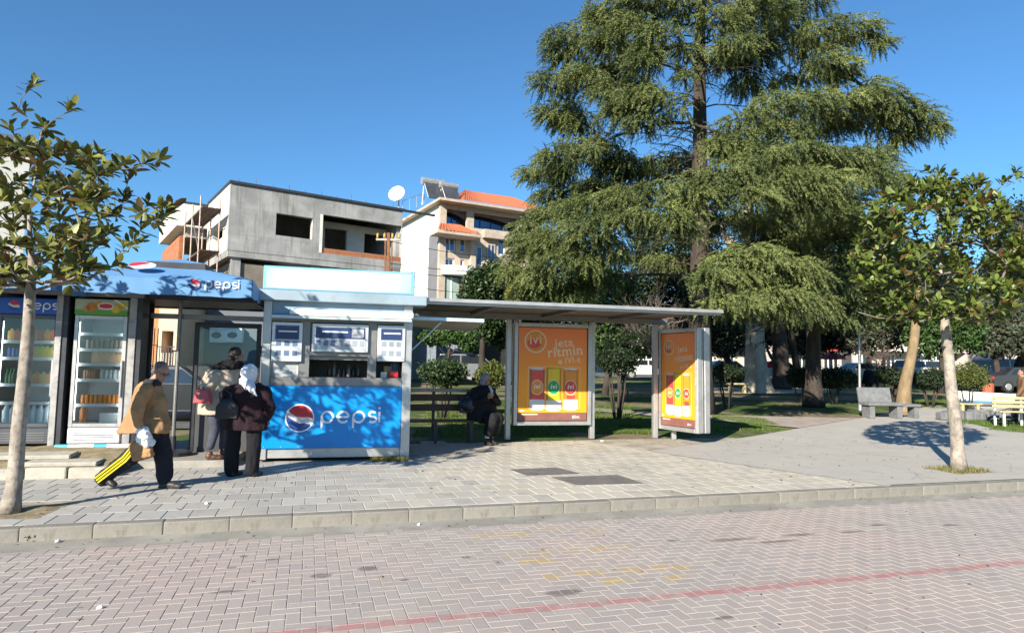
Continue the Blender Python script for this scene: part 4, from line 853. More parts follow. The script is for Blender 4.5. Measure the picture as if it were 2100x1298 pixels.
poster(ad, kp.P(u0 + fr + .02, b1 + .03, z0 + fr + .02), kp.e, -kp.n, u1 - u0 - 2 * fr - .04, z1 - z0 - 2 * fr - .04)
pA = kp.P(posts[2] + .07, PB_ - .02, 0); pB = PY(1428, 890, 14.25); pB.z = 0; dX = (pB - pA); Lp = dX.length; dX.normalize(); nX = Vector((dX.y, -dX.x, 0))
if nX.y > 0: nX = -nX
nX = nX if nX.x < 0 else nX     # face turned to the left front
p2 = thing('advert_panel', 'angled orange drink poster in a thick aluminium lightbox at the end of the shelter', 'advert panel', pA, 'orange advert panels')
z0 = on_plane(1390, 884, pA, nX).z; z1 = on_plane(1390, 674, pA, nX).z; TT = .36
def pbx(nm, mt, s0, s1, t0, t1, za, zb, bev=.0): m = MB(); c = pA + dX * ((s0 + s1) / 2) - nX * ((t0 + t1) / 2) + ZV * ((za + zb) / 2); m.box(c, (s1 - s0, t1 - t0, zb - za), Matrix((dX, -nX, ZV)).transposed()); return m.build(nm, mt, p2, bevel=bev)
pbx('case', ALUD, .02, Lp - .02, .05, TT - .02, z0 + .02, z1 - .02)
for nm, a in (('frame_side', (0, .07, z0, z1)), ('frame_side', (Lp - .05, Lp, z0, z1)), ('frame_top', (.07, Lp - .05, z1 - .09, z1)), ('frame_bottom', (.07, Lp - .05, z0, z0 + .09))): pbx(nm, ALU, a[0], a[1], 0, .1, a[2], a[3], .008)
for t0, t1 in ((.0, .13), (.135, .20), (.205, TT)): pbx('end_profile', ALU if t0 != .135 else ALUD, Lp + (.002 if t0 != .135 else -.015), Lp + .05, t0, t1, z0, z1, .012)
pbx('gasket', BLACKP, .066, Lp - .046, .03, .049, z0 + .086, z1 - .086)
poster(p2, pA + dX * .085 - nX * .03 + ZV * (z0 + .105), dX, nX, Lp - .15, z1 - z0 - .21)
m = MB(); m.bar(pA + dX * .3 - nX * .2, pA + dX * .3 - nX * .2 + ZV * (z0 + .05), .1); m.build('foot', ALU, p2)
# ---------------- bench under the shelter
bn = thing('slat_bench', 'brown slatted bench with grey top rail under the shelter roof', 'bench', kp.P(.9, 2.55, 0)); BB = 2.62; bu0, bu1 = -.25, 1.75
kb('top_rail', ALUD, bu0, bu1, BB + .18, BB + .23, 1.02, 1.09, .008, par=bn)
for z_ in (.84, .63): kb('back_slat', WOODB, bu0 + .15, bu1, BB + .12, BB + .16, z_, z_ + .14, .006, par=bn)
for k in range(3): kb('seat_slat', WOODB, bu0, bu1, BB - .38 + k * .15, BB - .25 + k * .15, .43, .47, .006, par=bn)
for u in (bu0 + .3, bu0 + 1.0, bu0 + 1.75): kb('leg', STEELD, u - .03, u + .03, BB - .3, BB - .24, 0, .43, par=bn); kb('leg', STEELD, u - .03, u + .03, BB + .165, BB + .215, 0, 1.02, par=bn); kb('seat_bearer', STEELD, u - .025, u + .025, BB - .239, BB + .164, .39, .428, par=bn)
# ---------------- fridges with their drinks
FW_ = pm('fridge_white', (.70, .71, .72), .05, 2, .3, dirt=(.5, .48, .44), dirt_amt=.25); FG_ = pm('fridge_grey', (.075, .08, .088), .1, 2, .35); FI_ = pm('fridge_liner', (.62, .65, .67), .05, 2, .4)
GLOWM = NT('fridge_fill_glow').out((.9, .9, .9, 1), .5, **{'Emission Color': (.95, .98, 1, 1), 'Emission Strength': 5.0})  # added glow that lifts the dark shelves, not a known lamp
def fridge(name, label, u0, w_, zb, h_, b0, body, frame, hdr, shelves):
    t = thing(name, label, 'fridge', kp.P(u0 + w_ / 2, b0 + .35, zb), 'drinks fridges'); u1 = u0 + w_; zt_ = zb + h_; hd = .27; kick = .24
    for a in (u0, u1 - .05): kb('side_panel', body, a, a + .05, b0 + .05, b0 + .68, zb, zt_, .008, par=t)
    kb('back_panel', FI_, u0 + .051, u1 - .051, b0 + .62, b0 + .67, zb, zt_ - .01, par=t); kb('top_panel', body, u0 + .051, u1 - .051, b0 + .05, b0 + .618, zt_ - hd, zt_ - .005, par=t); kb('liner_floor', FI_, u0 + .051, u1 - .051, b0 + .06, b0 + .618, zb + .01, zb + kick, par=t)
    h = kb('header_sign', hdr, u0 + .01, u1 - .01, b0 - .03, b0 + .048, zt_ - hd + .02, zt_ - .01, .01, par=t)
    k = kb('kick_grille', frame if body is FG_ else body, u0 + .02, u1 - .02, b0 - .02, b0 + .048, zb, zb + kick - .01, .012, par=t)
    for i in range(4): kb('grille_slot', FG_ if body is FW_ else ALUD, u0 + .1, u1 - .1, b0 - .024, b0 - .0205, zb + .05 + i * .035, zb + .06 + i * .035, par=k)
    d0, d1, dz0, dz1 = u0 + .015, u1 - .015, zb + kick, zt_ - hd + .01; f = .055
    dr = kb('door_frame', frame, d0, d0 + f, b0, b0 + .045, dz0, dz1, .004, par=t)
    for a in ((d1 - f, d1, dz0, dz1), (d0 + f, d1 - f, dz1 - f, dz1), (d0 + f, d1 - f, dz0, dz0 + f)): kb('frame_bar', frame, a[0], a[1], b0, b0 + .045, a[2], a[3], .004, par=dr)
    kb('door_glass', GLASS, d0 + f - .005, d1 - f + .005, b0 + .018, b0 + .026, dz0 + f - .005, dz1 - f + .005, par=t)
    kb('added_glow_strip', GLOWM, u0 + .056, u0 + .07, b0 + .052, b0 + .066, dz0 + .1, dz1 - .1, par=t); kb('added_glow_strip', GLOWM, u1 - .07, u1 - .056, b0 + .052, b0 + .066, dz0 + .1, dz1 - .1, par=t); kb('door_handle', ALU, d1 - .05, d1 - .02, b0 - .045, b0 - .005, dz0 + .45, dz0 + 1.0, .006, par=t)  # two glow strips added to brighten the drinks, then the handle
    for z_ in shelves: sh = kb('shelf', FI_, u0 + .052, u1 - .052, b0 + .10, b0 + .6, z_, z_ + .02, par=t); kb('shelf_edge', WHITEINK, u0 + .06, u1 - .06, b0 + .085, b0 + .0995, z_ - .012, z_ + .035, par=sh)
    return t, h
def drink(kind, u, b, z, mt, label, group, cap=None):
    p = kp.P(u, b, z)
    if kind == 'can':
        o = MB().lathe(p, [(.024, 0), (.032, .012), (.032, .125), (.026, .142), (.026, .146)], 10).build('drink_can', mt, smooth=False, label=label, cat='can', group=group)
    elif kind == 'bottle':
        o = MB().lathe(p, [(.034, 0), (.037, .01), (.037, .13), (.014, .19), (.014, .235)], 10).build('drink_bottle', mt, smooth=False, label=label, cat='bottle', group=group)
    elif kind == 'big':
        o = MB().lathe(p, [(.05, 0), (.055, .02), (.05, .11), (.055, .2), (.018, .28), (.018, .32)], 12).build('drink_bottle', mt, smooth=True, label=label, cat='bottle', group=group)
    else:
        m = MB(); kp.box(m, u - .042, u + .042, b - .03, b + .03, z, z + .15); m.prism([(-.042, 0), (.042, 0), (0, .045)], kp.P(u, b - .012, z + .1505), kp.e, ZV, kp.n, .024); o = m.build('drink_carton', mt, label=label, cat='carton', group=group)
    return o
def dm(n, c): return pm(n, c, .12, 6, .35)
GREEN_HDR = None
def hdr_mat():
    t = NT('fruit_header'); v = t.node('ShaderNodeTexCoord').outputs['Generated']; X, Y, Z = t.xyz(v); n = t.noise(v, 6, 3)
    c = t.mix(t.smooth(Z, .28, .36), (.10, .32, .03, 1), (.42, .45, .30, 1)); return t.out(c, .4)
zb = .33; wu0 = ux(136, -.02, 880); wu1 = ux(250, -.02, 880); ww = wu1 - wu0; hW = uz(190, 612) - zb
shw = [zb + .27 + k for k in (.0,)] + [uz(190, y, .1) for y in (832, 781, 749, 719, 687)]
fw, fh = fridge('white_fridge', 'white glass door fridge with fruit header beside the walking man', wu0, ww, zb, hW, -.02, FW_, ALU, hdr_mat(), shw)
hc = kp.P(wu0 + ww / 2, -.055, zb + hW - .135)
for dx, dz, r, c in ((-.13, .0, .075, (.6, .2, .03)), (-.03, .03, .06, (.65, .3, .02)), (.2, -.02, .07, (.65, .42, .03)), (.28, .03, .05, (.6, .38, .03)), (-.2, -.03, .05, (.6, .28, .05))): MB().prism([(dx + a, dz + b * .9) for a, b in arc(0, 0, r, r, 0, 360, 14)[:-1]], hc, kp.e, ZV, -kp.n, .002).build('printed_fruit', pm('fruit%d' % int(100 * dx), c, .2, 9, .4), fh)
MB().prism([(a * 1.0, b) for a, b in arc(.06, .02, .11, .055, 0, 360, 18)[:-1]], hc - kp.n * .002, kp.e, ZV, -kp.n, .002).build('printed_badge', WHITEINK, fh); MB().prism(arc(.06, .02, .095, .038, 0, 360, 18)[:-1], hc - kp.n * .004, kp.e, ZV, -kp.n, .001).build('printed_badge', REDINK, fh)
def nth(k, n, word): return 'leftmost ' + word if k == 0 else 'rightmost ' + word if k == n - 1 else ['', 'second', 'third', 'fourth', 'fifth', 'sixth', 'seventh', 'eighth'][k] + ' from left ' + word
def row(n, z, kind, mats, u0, u1, lb, grp, b=.14):
    for k in range(n): drink(kind, u0 + (u1 - u0) * (k + .5) / n, b + rng.uniform(-.006, .006), z, mats[k % len(mats)], nth(k, n, lb), grp)
a_, c_ = wu0 + .13, wu1 - .1
row(9, shw[1] + .021, 'can', [dm('orange_can', (.68, .22, .02))], a_ - .02, c_, 'orange drink can on the lowest stocked shelf of the white fridge', 'orange cans in the white fridge')
row(5, shw[2] + .021, 'can', [dm('silver_can', (.6, .62, .6))], c_ - .30, c_, 'silver can at the right of the bottle shelf in the white fridge', 'silver cans in the white fridge')
row(6, shw[2] + .021, 'can', [dm('brown_small_bottle', (.26, .12, .05))], a_ + .0, c_ - .3, 'brown can in the middle shelf of the white fridge', 'brown cans in the white fridge')
row(5, shw[3] + .021, 'carton', [dm('juice_carton', (.66, .36, .18))], a_ + .10, c_, 'pink orange juice carton on the second shelf of the white fridge', 'juice cartons in the white fridge')
row(8, shw[4] + .021, 'can', [dm('dim_can', (.3, .2, .15))], a_, c_, 'dim brown can on the top stocked shelf of the white fridge', 'dim cans in the white fridge')
drink('big', wu0 + .15, .16, shw[0] + .0, dm('orange_bottle', (.62, .2, .03)), 'large orange bottle alone at the bottom of the white fridge', 'bottle')
m = MB(); kp.box(m, wu1 - .36, wu1 - .1, .12, .3, shw[0], shw[0] + .17); m.build('white_box', WHITEP, bevel=.006, label='plain white box at the bottom right inside the white fridge', cat='box')
pu1 = ux(108, -.02, 880); pw = .82; pu0 = pu1 - pw; shp = [zb + .27] + [uz(60, y, .1) for y in (828, 791, 737, 703)]
fp_, fph = fridge('blue_fridge', 'dark glass door fridge with blue cola header behind the left magnolia trunk', pu0, pw, zb, hW - .02, -.02, FG_, FG_, pm('royal_blue_header', (.01, .08, .42), .1, 2, .35), shp)
hc = kp.P(pu0 + .22, -.052, zb + hW - .15); pepsi_globe(fph, hc, kp.e, ZV, -kp.n, .075, -.3, False); pepsi_word(fph, kp.P(pu0 + .36, -.052, zb + hW - .19), kp.e, ZV, -kp.n, .085, WHITEINK)
a_, c_ = pu0 + .1, pu1 - .1
row(8, shp[4] + .021, 'carton', [dm('amber_carton', (.6, .3, .03)), dm('red_carton', (.55, .1, .03))], a_, c_, 'amber drink carton on the top shelf of the blue header fridge', 'cartons in the blue header fridge')
row(6, shp[3] + .021, 'can', [dm('blue_can', (.02, .06, .35))], a_, c_ - .28, 'blue can on the second shelf of the blue header fridge', 'blue cans'); row(4, shp[3] + .021, 'carton', [dm('yellow_carton', (.62, .5, .06))], c_ - .27, c_, 'yellow carton beside the blue cans', 'yellow cartons')
row(6, shp[2] + .021, 'bottle', [dm('green_bottle', (.01, .10, .04))], a_, c_ - .36, 'green bottle on the third shelf of the blue header fridge', 'green bottles'); row(4, shp[2] + .021, 'carton', [dm('cream_carton', (.65, .5, .25)), dm('red_cream_carton', (.62, .35, .2))], c_ - .34, c_, 'cream carton beside the green bottles', 'cream cartons')
row(7, shp[0], 'big', [dm('water_bottle', (.55, .68, .72))], a_, c_, 'pale water bottle standing at the bottom of the blue header fridge', 'water bottles')
rl = thing('rolled_tarp', 'white and sky blue plastic roll lying under the white fridge', 'plastic roll', kp.P(wu0, -.12, .28))
for k in range(6): c = kp.P(wu0 - .08 + k * .17, -.16, .30); MB().tube([c, c + ES * .168], .035, 10).build('roll_band', WHITEP if k % 3 else pm('sky_plastic%d' % k, (.05, .42, .62), .1, 3, .35), rl)
# frame of the fridge booth and the glass panel beside the kiosk
bf = thing('booth_frame', 'weathered grey metal frame around the two drinks fridges', 'metal frame', kp.P(ux(118), .05, .2))
fz_ = uz(120, 606)
for x, w_ in ((118, .085), (270, .10)):
    u = ux(x, -.06, 760); kb('post', pm('weathered_post%d' % x, (.34, .33, .32), .25, 5, .6, .3, dirt=(.12, .1, .09), dirt_amt=.6), u - w_ / 2 - .02, u + w_ / 2 - .02, -.08, .02, .15, fz_, .005, par=bf); kb('post_channel', STEELD, u + w_ / 2 - .018, u + w_ / 2 + .05, -.06, .3, .15, fz_, par=bf)
kb('top_beam', ALUD, pu0 - .6, ux(285), -.08, .02, fz_ + .002, fz_ + .10, par=bf); kb('booth_roof', STEELD, pu0 - .6, uL - .12, .03, 1.9, fz_ + .0, fz_ + .08, par=bf); kb('lintel', ALUD, ux(286), uL - .02, .30, .38, uz(400, 655, .3), uz(400, 645, .3), par=bf); kb('rear_screen', STEELD, pu0 - .6, ux(268), .9, .95, .1, fz_, par=bf)
gp = thing('glass_partition', 'dark framed glass partition with solid lower half behind the two women', 'partition', kp.P(ux(455, .6), .6, .1)); b_ = .62
g0, g1 = ux(390, b_), ux(528, b_); gz0, gz1 = .1, uz(455, 662, b_); gm = uz(455, 800, b_)
for a in ((g0, g0 + .07, gz0, gz1), (g1 - .07, g1, gz0, gz1), (g0 + .07, g1 - .07, gz1 - .08, gz1), (g0 + .07, g1 - .07, gm - .05, gm)): kb('frame_bar', STEELD, a[0], a[1], b_, b_ + .06, a[2], a[3], .004, par=gp)
kb('lower_panel', pm('grey_lower_panel', (.055, .055, .06), .15, 2, .5), g0 + .07, g1 - .07, b_ + .01, b_ + .05, gz0, gm - .05, par=gp); kb('pane', GLASS, g0 + .065, g1 - .065, b_ + .025, b_ + .033, gm - .002, gz1 - .078, par=gp)
wr = thing('wire_rack', 'narrow dark wire rack beside the white fridge', 'rack', kp.P(ux(298, .3), .35, .1)); 
for k in range(4): kb('upright', STEELD, ux(290, .3) + k * .05, ux(290, .3) + k * .05 + .012, .35, .362, .1, uz(298, 672, .35), par=wr)
for k in range(5): kb('cross_wire', STEELD, ux(290, .3), ux(290, .3) + .165, .3485, .36, .3 + k * .38, .31 + k * .38, par=wr)
# ---------------- parasols
def fabric_mat(name, c):
    t = NT(name); p = t.obj(); col = t.mix(t.noise(p, 2.5, 5), dk(c, .85), dk(c, 1.1)); t.bump(t.noise(p, 6, 4, .6), .25, .03); t.out(col, .75, 0, .25)
    tl = t.node('ShaderNodeBsdfTranslucent'); t.set(tl.inputs[0], col); mx = t.node('ShaderNodeMixShader'); mx.inputs[0].default_value = .12; t.l.new(t.b.outputs[0], mx.inputs[1]); t.l.new(tl.outputs[0], mx.inputs[2]); t.l.new(mx.outputs[0], t.n['Material Output'].inputs[0]); return t.m
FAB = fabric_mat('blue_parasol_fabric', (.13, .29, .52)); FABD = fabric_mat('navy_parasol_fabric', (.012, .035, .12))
def parasol(label, uA, side, bf_, zlow, vh, zap, vent=True):
    c = kp.P(uA + side / 2, bf_ + side / 2, 0); t = thing('parasol', label, 'parasol', Vector((c.x, c.y, .1)), 'blue parasols')
    u0, u1, b0, b1 = uA, uA + side, bf_, bf_ + side; zt_ = zlow + vh; N = 10
    m = MB(); vs_ = []; idx = {}
    def zc(u, b):
        x = abs((u - (u0 + u1) / 2) / (side / 2)); y = abs((b - (b0 + b1) / 2) / (side / 2)); r = max(x, y); e = min(x, y) / max(r, 1e-3)
        return zt_ + (zap - zt_) * (1 - r) ** .92 - .05 * (1 - e ** 2) * r * (1 - .0 * r) + .015 * mnoise.noise((u * 2, b * 2, uA))
    n = 24
    for j in range(n + 1):
        for i in range(n + 1): u = u0 + side * i / n; b = b0 + side * j / n; vs_.append(kp.P(u, b, zc(u, b)))
    fs = [(j * (n + 1) + i, j * (n + 1) + i + 1, (j + 1) * (n + 1) + i + 1, (j + 1) * (n + 1) + i) for j in range(n) for i in range(n)]
    m.add(vs_, fs); o = m.build('canopy', FAB, t, smooth=True)
    def val(nm, pts, mt):
        m = MB(); v_ = []
        for i, (u, b, nx, ny) in enumerate(pts):
            wv = .007 * math.sin(i * 1.3) + .008 * mnoise.noise((i * .4, u, b)); zt2 = zc(u, b) + .004
            for k in range(4): f = k / 3; v_.append(kp.P(u + nx * (.01 + wv * f), b + ny * (.01 + wv * f), zt2 - (zt2 - zlow + .02 * mnoise.noise((i * .5, 3, u))) * f))
        m.add(v_, [(i * 4 + k, i * 4 + k + 1, i * 4 + k + 5, i * 4 + k + 4) for i in range(len(pts) - 1) for k in range(3)]); return m.build(nm, mt, t, smooth=True)
    fr = val('front_valance', [(u0 + side * i / 30, b0, 0, -1) for i in range(31)], FAB); val('side_valance', [(u1, b0 + side * i / 30, 1, 0) for i in range(31)], FAB); val('side_valance', [(u0, b0 + side * i / 30, -1, 0) for i in range(31)], FAB)
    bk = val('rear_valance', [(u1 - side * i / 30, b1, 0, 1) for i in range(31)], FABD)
    MB().tube([Vector((c.x, c.y, .1)), Vector((c.x, c.y, zap + .02))], .03, 10).build('pole', ALUD, t); MB().lathe(Vector((c.x, c.y, .1)), [(.28, 0), (.28, .06), (.05, .1), (.04, .3)], 16).build('base', STEELD, t)
    for su in (u0, u1):
        for sb_ in (b0, b1): MB().tube([Vector((c.x, c.y, zap - .25)), kp.P(su * .98 + (u0 + u1) * .01, sb_ * .98 + (b0 + b1) * .01, zt_ - .03)], .015, 6).build('rib', ALUD, t)
    m = MB(); cz = zap + .02; h = side * .17; q_ = [kp.P((u0 + u1) / 2 + sx * h, (b0 + b1) / 2 + sy * h, cz - .05) for sx, sy in ((-1, -1), (1, -1), (1, 1), (-1, 1))] + [Vector((c.x, c.y, cz + .06))]
    m.add(q_, [(0, 1, 4), (1, 2, 4), (2, 3, 4), (3, 0, 4)]); o = m.build('vent_cap', FAB, t); o.modifiers.new('s', 'SOLIDIFY').thickness = .01
    m = MB(); v0 = [Vector(p) - ZV * .002 for p in q_[:4]]; v1 = [p - ZV * .1 for p in v0]; m.add(v0 + v1, [(i, (i + 1) % 4, 4 + (i + 1) % 4, 4 + i) for i in range(4)]); m.build('vent_gap_shade', STEELD, t)  # dark band stands in for the shaded gap under the cap
    return t, fr, bk, u0, u1, b0, b1, zt_, zlow
bP = -.95; pU0 = ux(128, bP, 600); pU1 = ux(516, bP, 600); zlo = uz(320, 604, bP)
t1 = parasol('blue parasol with white lettering beside the kiosk', pU0, pU1 - pU0, bP, zlo, .27, uz(320, 541, bP + 1.3))
_, fr1, bk1, u0, u1, b0, b1, zt_, zlow = t1
pepsi_globe(fr1, kp.P(ux(385, bP), bP - .03, uz(385, 583, bP)), kp.e, ZV, -kp.n, .075, -.35, False); pepsi_word(fr1, kp.P(ux(408, bP), bP - .03, uz(408, 589, bP)), kp.e, ZV, -kp.n, .085, WHITEINK)
sl = (kp.n * 1.3 + ZV * .62).normalized(); oo = kp.P(ux(258, bP), bP + .4, zt_ + .14); nn = -(kp.e.cross(sl)) if (kp.e.cross(sl)).z < 0 else kp.e.cross(sl)
MB().prism(arc(0, 0, .17, .15, 0, 360, 20)[:-1], oo + nn * .05, kp.e, sl, nn, .004).build('emblem_band', WHITEINK, fr1); MB().prism(arc(-.04, .015, .15, .12, 40, 230, 14), oo + nn * .056, kp.e, sl, nn, .003).build('emblem_top', REDINK, fr1)
o = link('lettering', text_mesh('pepsi', .17, pm('faint_ink', (.10, .14, .26), .05, 2, .6)), bk1); X = -kp.e; mw = Matrix(((X.x, 0, -kp.n.x, 0), (X.y, 0, -kp.n.y, 0), (0, 1, 0, 0), (0, 0, 0, 1))); mw.translation = kp.P(ux(495, b1, 630), b1 - .045, zlow + .09); o.matrix_parent_inverse = Matrix.Identity(4); o.matrix_basis = parent_world(bk1).inverted() @ mw
sd2 = pU1 - pU0; t2 = parasol('blue parasol half hidden behind the left magnolia at the left edge', pU0 - .12 - sd2, sd2, bP - .05, zlo, .27, uz(320, 541, bP + 1.3) - .03)
pepsi_word(t2[1], kp.P(ux(-38, bP), bP - .08, uz(-30, 566, bP)), kp.e, ZV, -kp.n, .085, WHITEINK)
# ================================================================ trees, shrubs, grass
def unit(v): return v / np.maximum(np.linalg.norm(v, axis=-1, keepdims=True), 1e-9)
class Skel:
    def __init__(s): s.p = []; s.par = []; s.minr = []
    def node(s, p, par, r=0.0): s.p.append(Vector(p)); s.par.append(par); s.minr.append(r); return len(s.p) - 1
    def radii(s, k=.0055, e=.5):
        cnt = [0] * len(s.p); ch = [0] * len(s.p)
        for i in range(len(s.p) - 1, 0, -1):
            if cnt[i] == 0: cnt[i] = 1
            if s.par[i] >= 0: cnt[s.par[i]] += cnt[i]
        return [max(s.minr[i], k * max(1, cnt[i]) ** e) for i in range(len(s.p))]
    def mesh(s, mb, rad, n=6, skip=0):
        for i in range(1, len(s.p)):
            if s.par[i] < 0 or i < skip: continue
            a = s.par[i]; mb.tube([s.p[a], s.p[i]], [min(rad[a], rad[i] * 1.35), rad[i]], n if rad[i] > .012 else 4, False)
LT = [0, .22, .5, .78, 1]; LWd = [.10, .62, 1.0, .82, .06]
def leaf_template(L, W, bend, fold):
    v = []; 
    for t, w_ in zip(LT, LWd):
        z = -bend * t * t * L
        v += [(t * L, -W / 2 * w_, z + fold * w_ * W), (t * L, 0, z), (t * L, W / 2 * w_, z + fold * w_ * W)]
    f = []
    for i in range(4):
        for k in range(2): a = i * 3 + k; f.append((a, a + 3, a + 4, a + 1))
    return np.array(v), np.array(f)
def magnolia(label, base, trunk, tips, mats, lsz=.19, kr=.0055, rt=.075, seed=1, npl=8):
    R = random.Random(seed); t = thing('magnolia_tree', label, 'tree', base, 'street magnolias'); sk = Skel()
    prev = -1; lead = []
    for i, p in enumerate(trunk): prev = sk.node(p, prev, rt * (1 - .09 * i) if i < 5 else rt * .62 * .6 ** (i - 4)); lead.append(prev)
    c0 = trunk[0]; fork = [i for i in lead if i >= 3]
    cand = list(fork); tipn = []
    for p in sorted(tips, key=lambda q: (q - trunk[4]).length):
        best = min(cand, key=lambda i: (sk.p[i] - p).length + .35 * max(0, sk.p[i].z - p.z + .1) + .25 * (sk.p[i] - trunk[-1]).length * 0)
        a = sk.p[best]; d = p - a; n = max(2, int(d.length / .22)); last = best; side = Vector((R.uniform(-1, 1), R.uniform(-1, 1), R.uniform(-.9, -.1))) * d.length * .12
        for k in range(1, n + 1):
            f = k / n; q = a.lerp(p, f) + side * math.sin(math.pi * f); last = sk.node(q, last); cand.append(last)
        tipn.append((last, d.normalized() * .6 + Vector((0, 0, .5))))
    rad = sk.radii(kr); tm = MB(); pts = [sk.p[i] for i in lead]; tr = [max(rad[i], sk.minr[i]) for i in lead]
    P2 = []; R2 = []
    for i in range(len(pts) - 1):
        for k in range(4):
            f = k / 4; P2.append(pts[i].lerp(pts[i + 1], f) + Vector((mnoise.noise((i + f, seed, 0)), mnoise.noise((i + f, seed, 9)), 0)) * .012); R2.append(tr[i] * (1 - f) + tr[i + 1] * f)
    P2.append(pts[-1]); R2.append(tr[-1]); R2[0] *= 1.35; R2[1] *= 1.12
    tm.tube(P2, R2, 14, True); tm.build('trunk', mats[0], t, smooth=True)
    bmh = MB(); sk.mesh(bmh, rad, 6, len(lead)); bmh.build('branches', mats[1], t, smooth=True, kind='stuff')
    temps = [leaf_template(lsz * a, lsz * b, c, d) for a, b, c, d in ((1, .40, .12, .10), (.85, .36, .25, .14), (1.1, .42, .05, .08), (.7, .34, .35, .18), (.95, .40, -.08, .12))]
    meshes = [np_mesh('leaf', v, f, mats[2], smooth=True) for v, f in temps]
    L = []
    for ni, ax in tipn:
        ax = ax.normalized(); p = sk.p[ni]; b = sk.p[sk.par[ni]]; n = npl + R.randint(-2, 2); ph = R.random() * 6.28
        o1 = ax.orthogonal().normalized(); o2 = ax.cross(o1)
        for k in range(n):
            a = ph + k * 2.4; tilt = R.uniform(.55, 1.5) if k < n - 3 else R.uniform(.15, .6); d = ax * math.cos(tilt) + (o1 * math.cos(a) + o2 * math.sin(a)) * math.sin(tilt)
            d = (d + Vector((0, 0, -.12))).normalized(); pos = p.lerp(b, R.random() ** 2 * .9) + d * .015
            nz = (ax - d * ax.dot(d)); nz = nz.normalized() if nz.length > .05 else d.orthogonal().normalized()
            nz = (nz + Vector((R.uniform(-.5, .5), R.uniform(-.5, .5), R.uniform(-.3, .3)))); nz = (nz - d * nz.dot(d)).normalized(); y = nz.cross(d)
            L.append((pos, Matrix((d, y, nz)).transposed(), R.randrange(5), R.uniform(.7, 1.15)))
    def vis(l):
        c = np.array(l[0]) - CAMP; wz = c @ FW; x = CX + F * (c @ RT) / wz; y = CY - F * (c @ UP) / wz
        return (0 if 0 < x < 2100 and 0 < y < 1298 else 1, wz)
    L.sort(key=vis); VV = []; FF = []; off = 0
    for i, (pos, M, ti, sc_) in enumerate(L):
        if i < 300:
            mw = (M * sc_).to_4x4(); mw.translation = pos; link('leaf', meshes[ti], t, mw=mw)
        else:
            v, f = temps[ti]; VV.append(v @ np.array(M * sc_).T + np.array(pos)); FF.append(f + off); off += len(v)
    if VV: link('foliage', np_mesh('foliage', np.concatenate(VV), np.concatenate(FF), mats[2], smooth=True), t, kind='stuff')
    return t
MLEAF = leafmat('magnolia_leaf_olive', (.045, .062, .012), (.20, .20, .04), (.10, .06, .02), .12, .45, .14, .4)
MLEAF2 = leafmat('magnolia_leaf_green', (.034, .060, .012), (.16, .20, .035), (.11, .06, .02), .08, .45, .14, .4)
MBR = pm('magnolia_twig', (.20, .17, .14), .25, 8, .9, bump=.2)
R = random.Random(5)
# left magnolia
YL = 6.87; tb = G(20, 1050); tb.z = 0
trunk = [tb, PY(34, 940, YL), PY(47, 800, YL), PY(58, 680, YL + .02), PY(62, 600, YL + .03), PY(64, 520, YL + .05), PY(60, 430, YL + .1), PY(75, 350, YL + .1), PY(85, 270, YL + .05)]
tips = [PY(x, y, YL + d) for x, y, d in [(72, 172, .1), (150, 222, .0), (38, 225, .2), (20, 262, -.1), (95, 262, .2), (58, 300, 0), (205, 318, .1), (250, 335, 0), (300, 335, -.1), (325, 330, .2), (355, 420, .1), (330, 425, -.2), (300, 420, .2), (290, 470, -.3), (258, 410, .2), (235, 440, -.3), (262, 500, -.2), (240, 545, -.3), (200, 560, .3), (155, 575, -.3), (110, 560, .5), (320, 455, .3), (180, 340, -.3), (140, 300, .3), (270, 350, .3), (345, 440, -.1)]]
while len(tips) < 215:
    x, y = R.uniform(-260, 300), R.uniform(290, 590)
    e = ((x - 60) / 235) ** 2 + ((y - 445) / 150) ** 2
    if e < 1 and (x < 225 or R.random() < .3): tips.append(PY(x, y, YL + R.uniform(-1.1, 1.1) * math.sqrt(1 - e * .8)))
magnolia('magnolia with pale leaning trunk and sparse olive leaves at the left edge', tb, trunk, tips, (BARKL, MBR, MLEAF), .15, .0040, .078, 3, 13)
# right magnolia
YR = 10.9; tb = G(1967, 965); tb.z = 0
trunk = [tb, PY(1961, 880, YR), PY(1950, 790, YR), PY(1941, 690, YR), PY(1936, 630, YR + .02), PY(1930, 570, YR + .05), PY(1926, 500, YR + .1), PY(1922, 420, YR + .1), PY(1918, 370, YR)]
tips = [PY(x, y, YR + d) for x, y, d in [(1905, 350, 0), (1925, 352, .2), (1948, 362, -.2), (1995, 370, 0), (2012, 372, .3), (2085, 350, 0), (2060, 372, .2), (2092, 362, -.2), (1870, 372, .2), (1835, 395, -.1), (1818, 440, .2), (1795, 470, .1), (1800, 500, -.3), (1780, 560, .2), (1765, 580, -.2), (1790, 610, .1), (1815, 640, -.3), (1800, 655, .2), (1850, 650, .4), (1880, 655, -.4), (2000, 640, .2), (2040, 600, -.3), (2075, 610, .1), (2090, 560, .3), (2100, 520, -.2), (2060, 470, .2)]]
while len(tips) < 620:
    x, y = R.uniform(1750, 2125), R.uniform(350, 660); e = ((x - 1935) / 185) ** 2 + ((y - 530) / 165) ** 2
    if e < 1 and R.random() < .55 + .45 * (e > .35): tips.append(PY(x, y, YR + R.uniform(-1.4, 1.4) * math.sqrt(max(.05, 1 - e))))
magnolia('magnolia with slim grey trunk and dense glossy green crown on the right pavement', tb, trunk, tips, (BARKL, MBR, MLEAF2), .15, .0038, .105, 8, 13)
MB().tube([PY(1760, 640, YR - .6), PY(1800, 652, YR - .4), PY(1850, 655, YR - .1), PY(1932, 640, YR)], [.006, .012, .018, .022], 6).build('low_branch', MBR, bpy.data.objects['magnolia_tree.001'], smooth=True)
